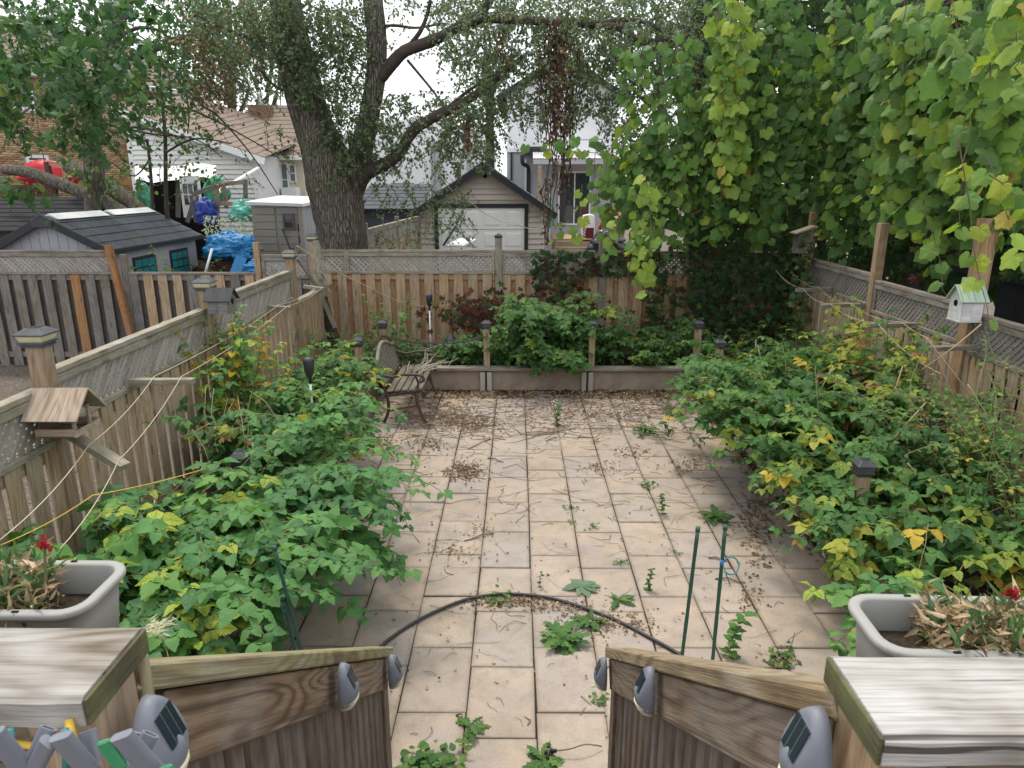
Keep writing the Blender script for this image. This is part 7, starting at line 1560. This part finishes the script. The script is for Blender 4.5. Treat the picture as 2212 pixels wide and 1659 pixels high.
# ------------------------------------------------------------------ litter: leaves and twigs blown over the slabs
F = Fol(); tws = []
def litter(rect, n, sz=.035):
    for k in range(n):
        p = atz(U(rect[0], rect[2]), U(rect[1], rect[3]), .006 + U(0, .012)); a_ = U(0, 6.28)
        if PX0 - .1 < p.x < PX1 + .05 and p.y < 10.08: F.add(p, Vector((math.cos(a_), math.sin(a_), random.gauss(0, .25))), Vector((random.gauss(0, .4), random.gauss(0, .4), 1)), sz * U(.5, 1.3), pickw([3, 3, 4, 1.2, 1]))
def gl_l(cx_, cy_, sx_, sy_, n, sz=.03):
    for k in range(n):
        p = atz(random.gauss(cx_, sx_), random.gauss(cy_, sy_), .006 + abs(random.gauss(0, .012))); a_ = U(0, 6.28)
        if p.y < 10.08: F.add(p, Vector((math.cos(a_), math.sin(a_), random.gauss(0, .3))), Vector((random.gauss(0, .5), random.gauss(0, .5), 1)), sz * U(.5, 1.3), pickw([3, 2, 5, .8, .6]))
litter((890, 836, 1540, 860), 2400, .045); litter((880, 855, 1500, 930), 420, .032); gl_l(1000, 912, 50, 10, 420); gl_l(1240, 885, 55, 14, 420); gl_l(1420, 860, 70, 10, 420, .04); gl_l(1340, 893, 45, 8, 240); gl_l(1004, 1015, 22, 13, 380, .026); gl_l(960, 880, 45, 14, 380)
gl_l(930, 960, 24, 8, 120); gl_l(985, 1190, 35, 9, 90, .022); gl_l(1100, 1300, 45, 8, 240, .024); gl_l(1310, 1345, 55, 16, 240, .026); gl_l(1215, 1308, 40, 8, 120, .022); gl_l(1640, 1110, 25, 55, 420, .035); gl_l(1500, 1000, 30, 12, 160, .03); gl_l(1300, 1010, 25, 8, 140, .024); gl_l(1360, 975, 20, 8, 80); gl_l(1620, 1290, 18, 14, 70, .022); gl_l(820, 960, 70, 18, 340, .03); gl_l(1040, 1140, 25, 12, 80, .02); gl_l(1690, 1420, 18, 12, 80, .02)
for k in range(1500):
    p = Vector((random.choice((U(2.46, 2.62), U(2.40, 2.62), U(-2.08, -1.96))), U(3.6, 9.9), .004 + U(0, .02))); a_ = U(0, 6.28); F.add(p, Vector((math.cos(a_), math.sin(a_), random.gauss(0, .25))), Vector((random.gauss(0, .4), random.gauss(0, .4), 1)), .035 * U(.5, 1.3), pickw([3, 3, 4, 1.2, 1]))
litter((800, 900, 1650, 1500), 260, .026)
o = put('leaf_litter', F.mesh('leaf_litter', T_OV_LO, PAL['dry'], mat=M['dryleaf'], jit=.35)); tag(o, 'drift of dry brown leaves over the patio slabs', 'leaf litter', kind='stuff')
m_ = MB()
def twigz(rect, n, L=(.06, .3), r=.0028):
    for k in range(n):
        p = atz(U(rect[0], rect[2]), U(rect[1], rect[3]), .005); a_ = random.gauss(0, .9) + (math.pi if random.random() < .5 else 0); l_ = U(*L)
        if not (PX0 < p.x < PX1 and 2.9 < p.y < 10): continue
        d = Vector((math.cos(a_), math.sin(a_), 0)); s_ = Vector((-d.y, d.x, 0)); b = random.gauss(0, .45); rr = r * U(.5, 1.8)
        m_.tube([p, p + d * l_ * .35 + s_ * b * l_ * .4 + Vector((0, 0, U(0, .012))), p + d * l_ * .7 + s_ * b * l_ * .2, p + d * l_ + s_ * random.gauss(0, .12) * l_], [rr, rr, rr * .8, rr * .5], 4, cap=False)
twigz((820, 838, 1560, 950), 700, (.08, .45), .0022); twigz((800, 940, 1520, 1100), 130, (.05, .45), .0018); twigz((820, 1080, 1660, 1300), 60, (.05, .4), .0016); twigz((900, 1280, 1750, 1450), 30, (.04, .3), .0014); twigz((850, 1400, 1310, 1650), 14, (.04, .12), .002)
twigz((975, 1000, 1035, 1030), 60, (.05, .15)); twigz((1360, 880, 1500, 900), 60); twigz((860, 890, 1060, 925), 140)
o = m_.build('twigs', M['twig'], None); tag(o, 'scatter of thin dry twigs over the patio slabs', 'twigs', kind='stuff')
bt = [((1065, 1152, 1003, 1168), 'forked stick on the slabs left of the middle joint'), ((1060, 948, 1010, 970), 'dark stick on the far slabs before the bench'), ((1053, 990, 1088, 998), 'short thick dark stick on the far middle slabs'), ((985, 1545, 1005, 1555), 'short stick on the slab near the mossy newel'), ((1530, 1205, 1570, 1212), 'thin stick behind the green stakes'), ((1545, 1250, 1610, 1258), 'long straight stick beside the tied stake')]
for (x0, y0, x1, y1), lab in bt:
    p, q = atz(x0, y0, .008), atz(x1, y1, .008); o = MB().tube([p, p.lerp(q, .4) + Vector((.01, .015, .012)), p.lerp(q, .75) + Vector((0, -.01, .004)), q], [.007, .006, .006, .004], 6).build('stick', M['twig'], None, True); tag(o, lab, 'stick')
# specks of moss and seedlings along the joints
F = Fol()
for k in range(900):
    kx = random.randrange(-5, 6); p = Vector((.113 + kx * SW + random.gauss(0, .008), U(2.95, 9.8), U(0, .01))); 
    if mnoise.noise((p.x * 3, p.y * 2.1, 4)) < .05: continue
    F.add(p, rv(1), Vector((0, 0, 1)) + rv(.3), U(.008, .022), pickw([3, 3, 2]))
o = put('joint_moss', F.mesh('joint_moss', T_DIA, PAL['bramble'][:3])); tag(o, 'specks of moss and seedlings in the slab joints', 'moss', kind='stuff')
# grit and leaf scraps on the ground next door
F = Fol()
for k in range(2200): F.add(Vector((U(-9, -3.3), U(5, 12), GZ + .008)), rv(1), Vector((0, 0, 1)) + rv(.25), U(.02, .05), pickw([2, 3, 2, 2, 2]))
o = put('mulch', F.mesh('mulch', T_OV_LO, PAL['dry'], mat=M['dryleaf'])); tag(o, 'brown leaf mulch on the ground next door', 'mulch', kind='stuff')
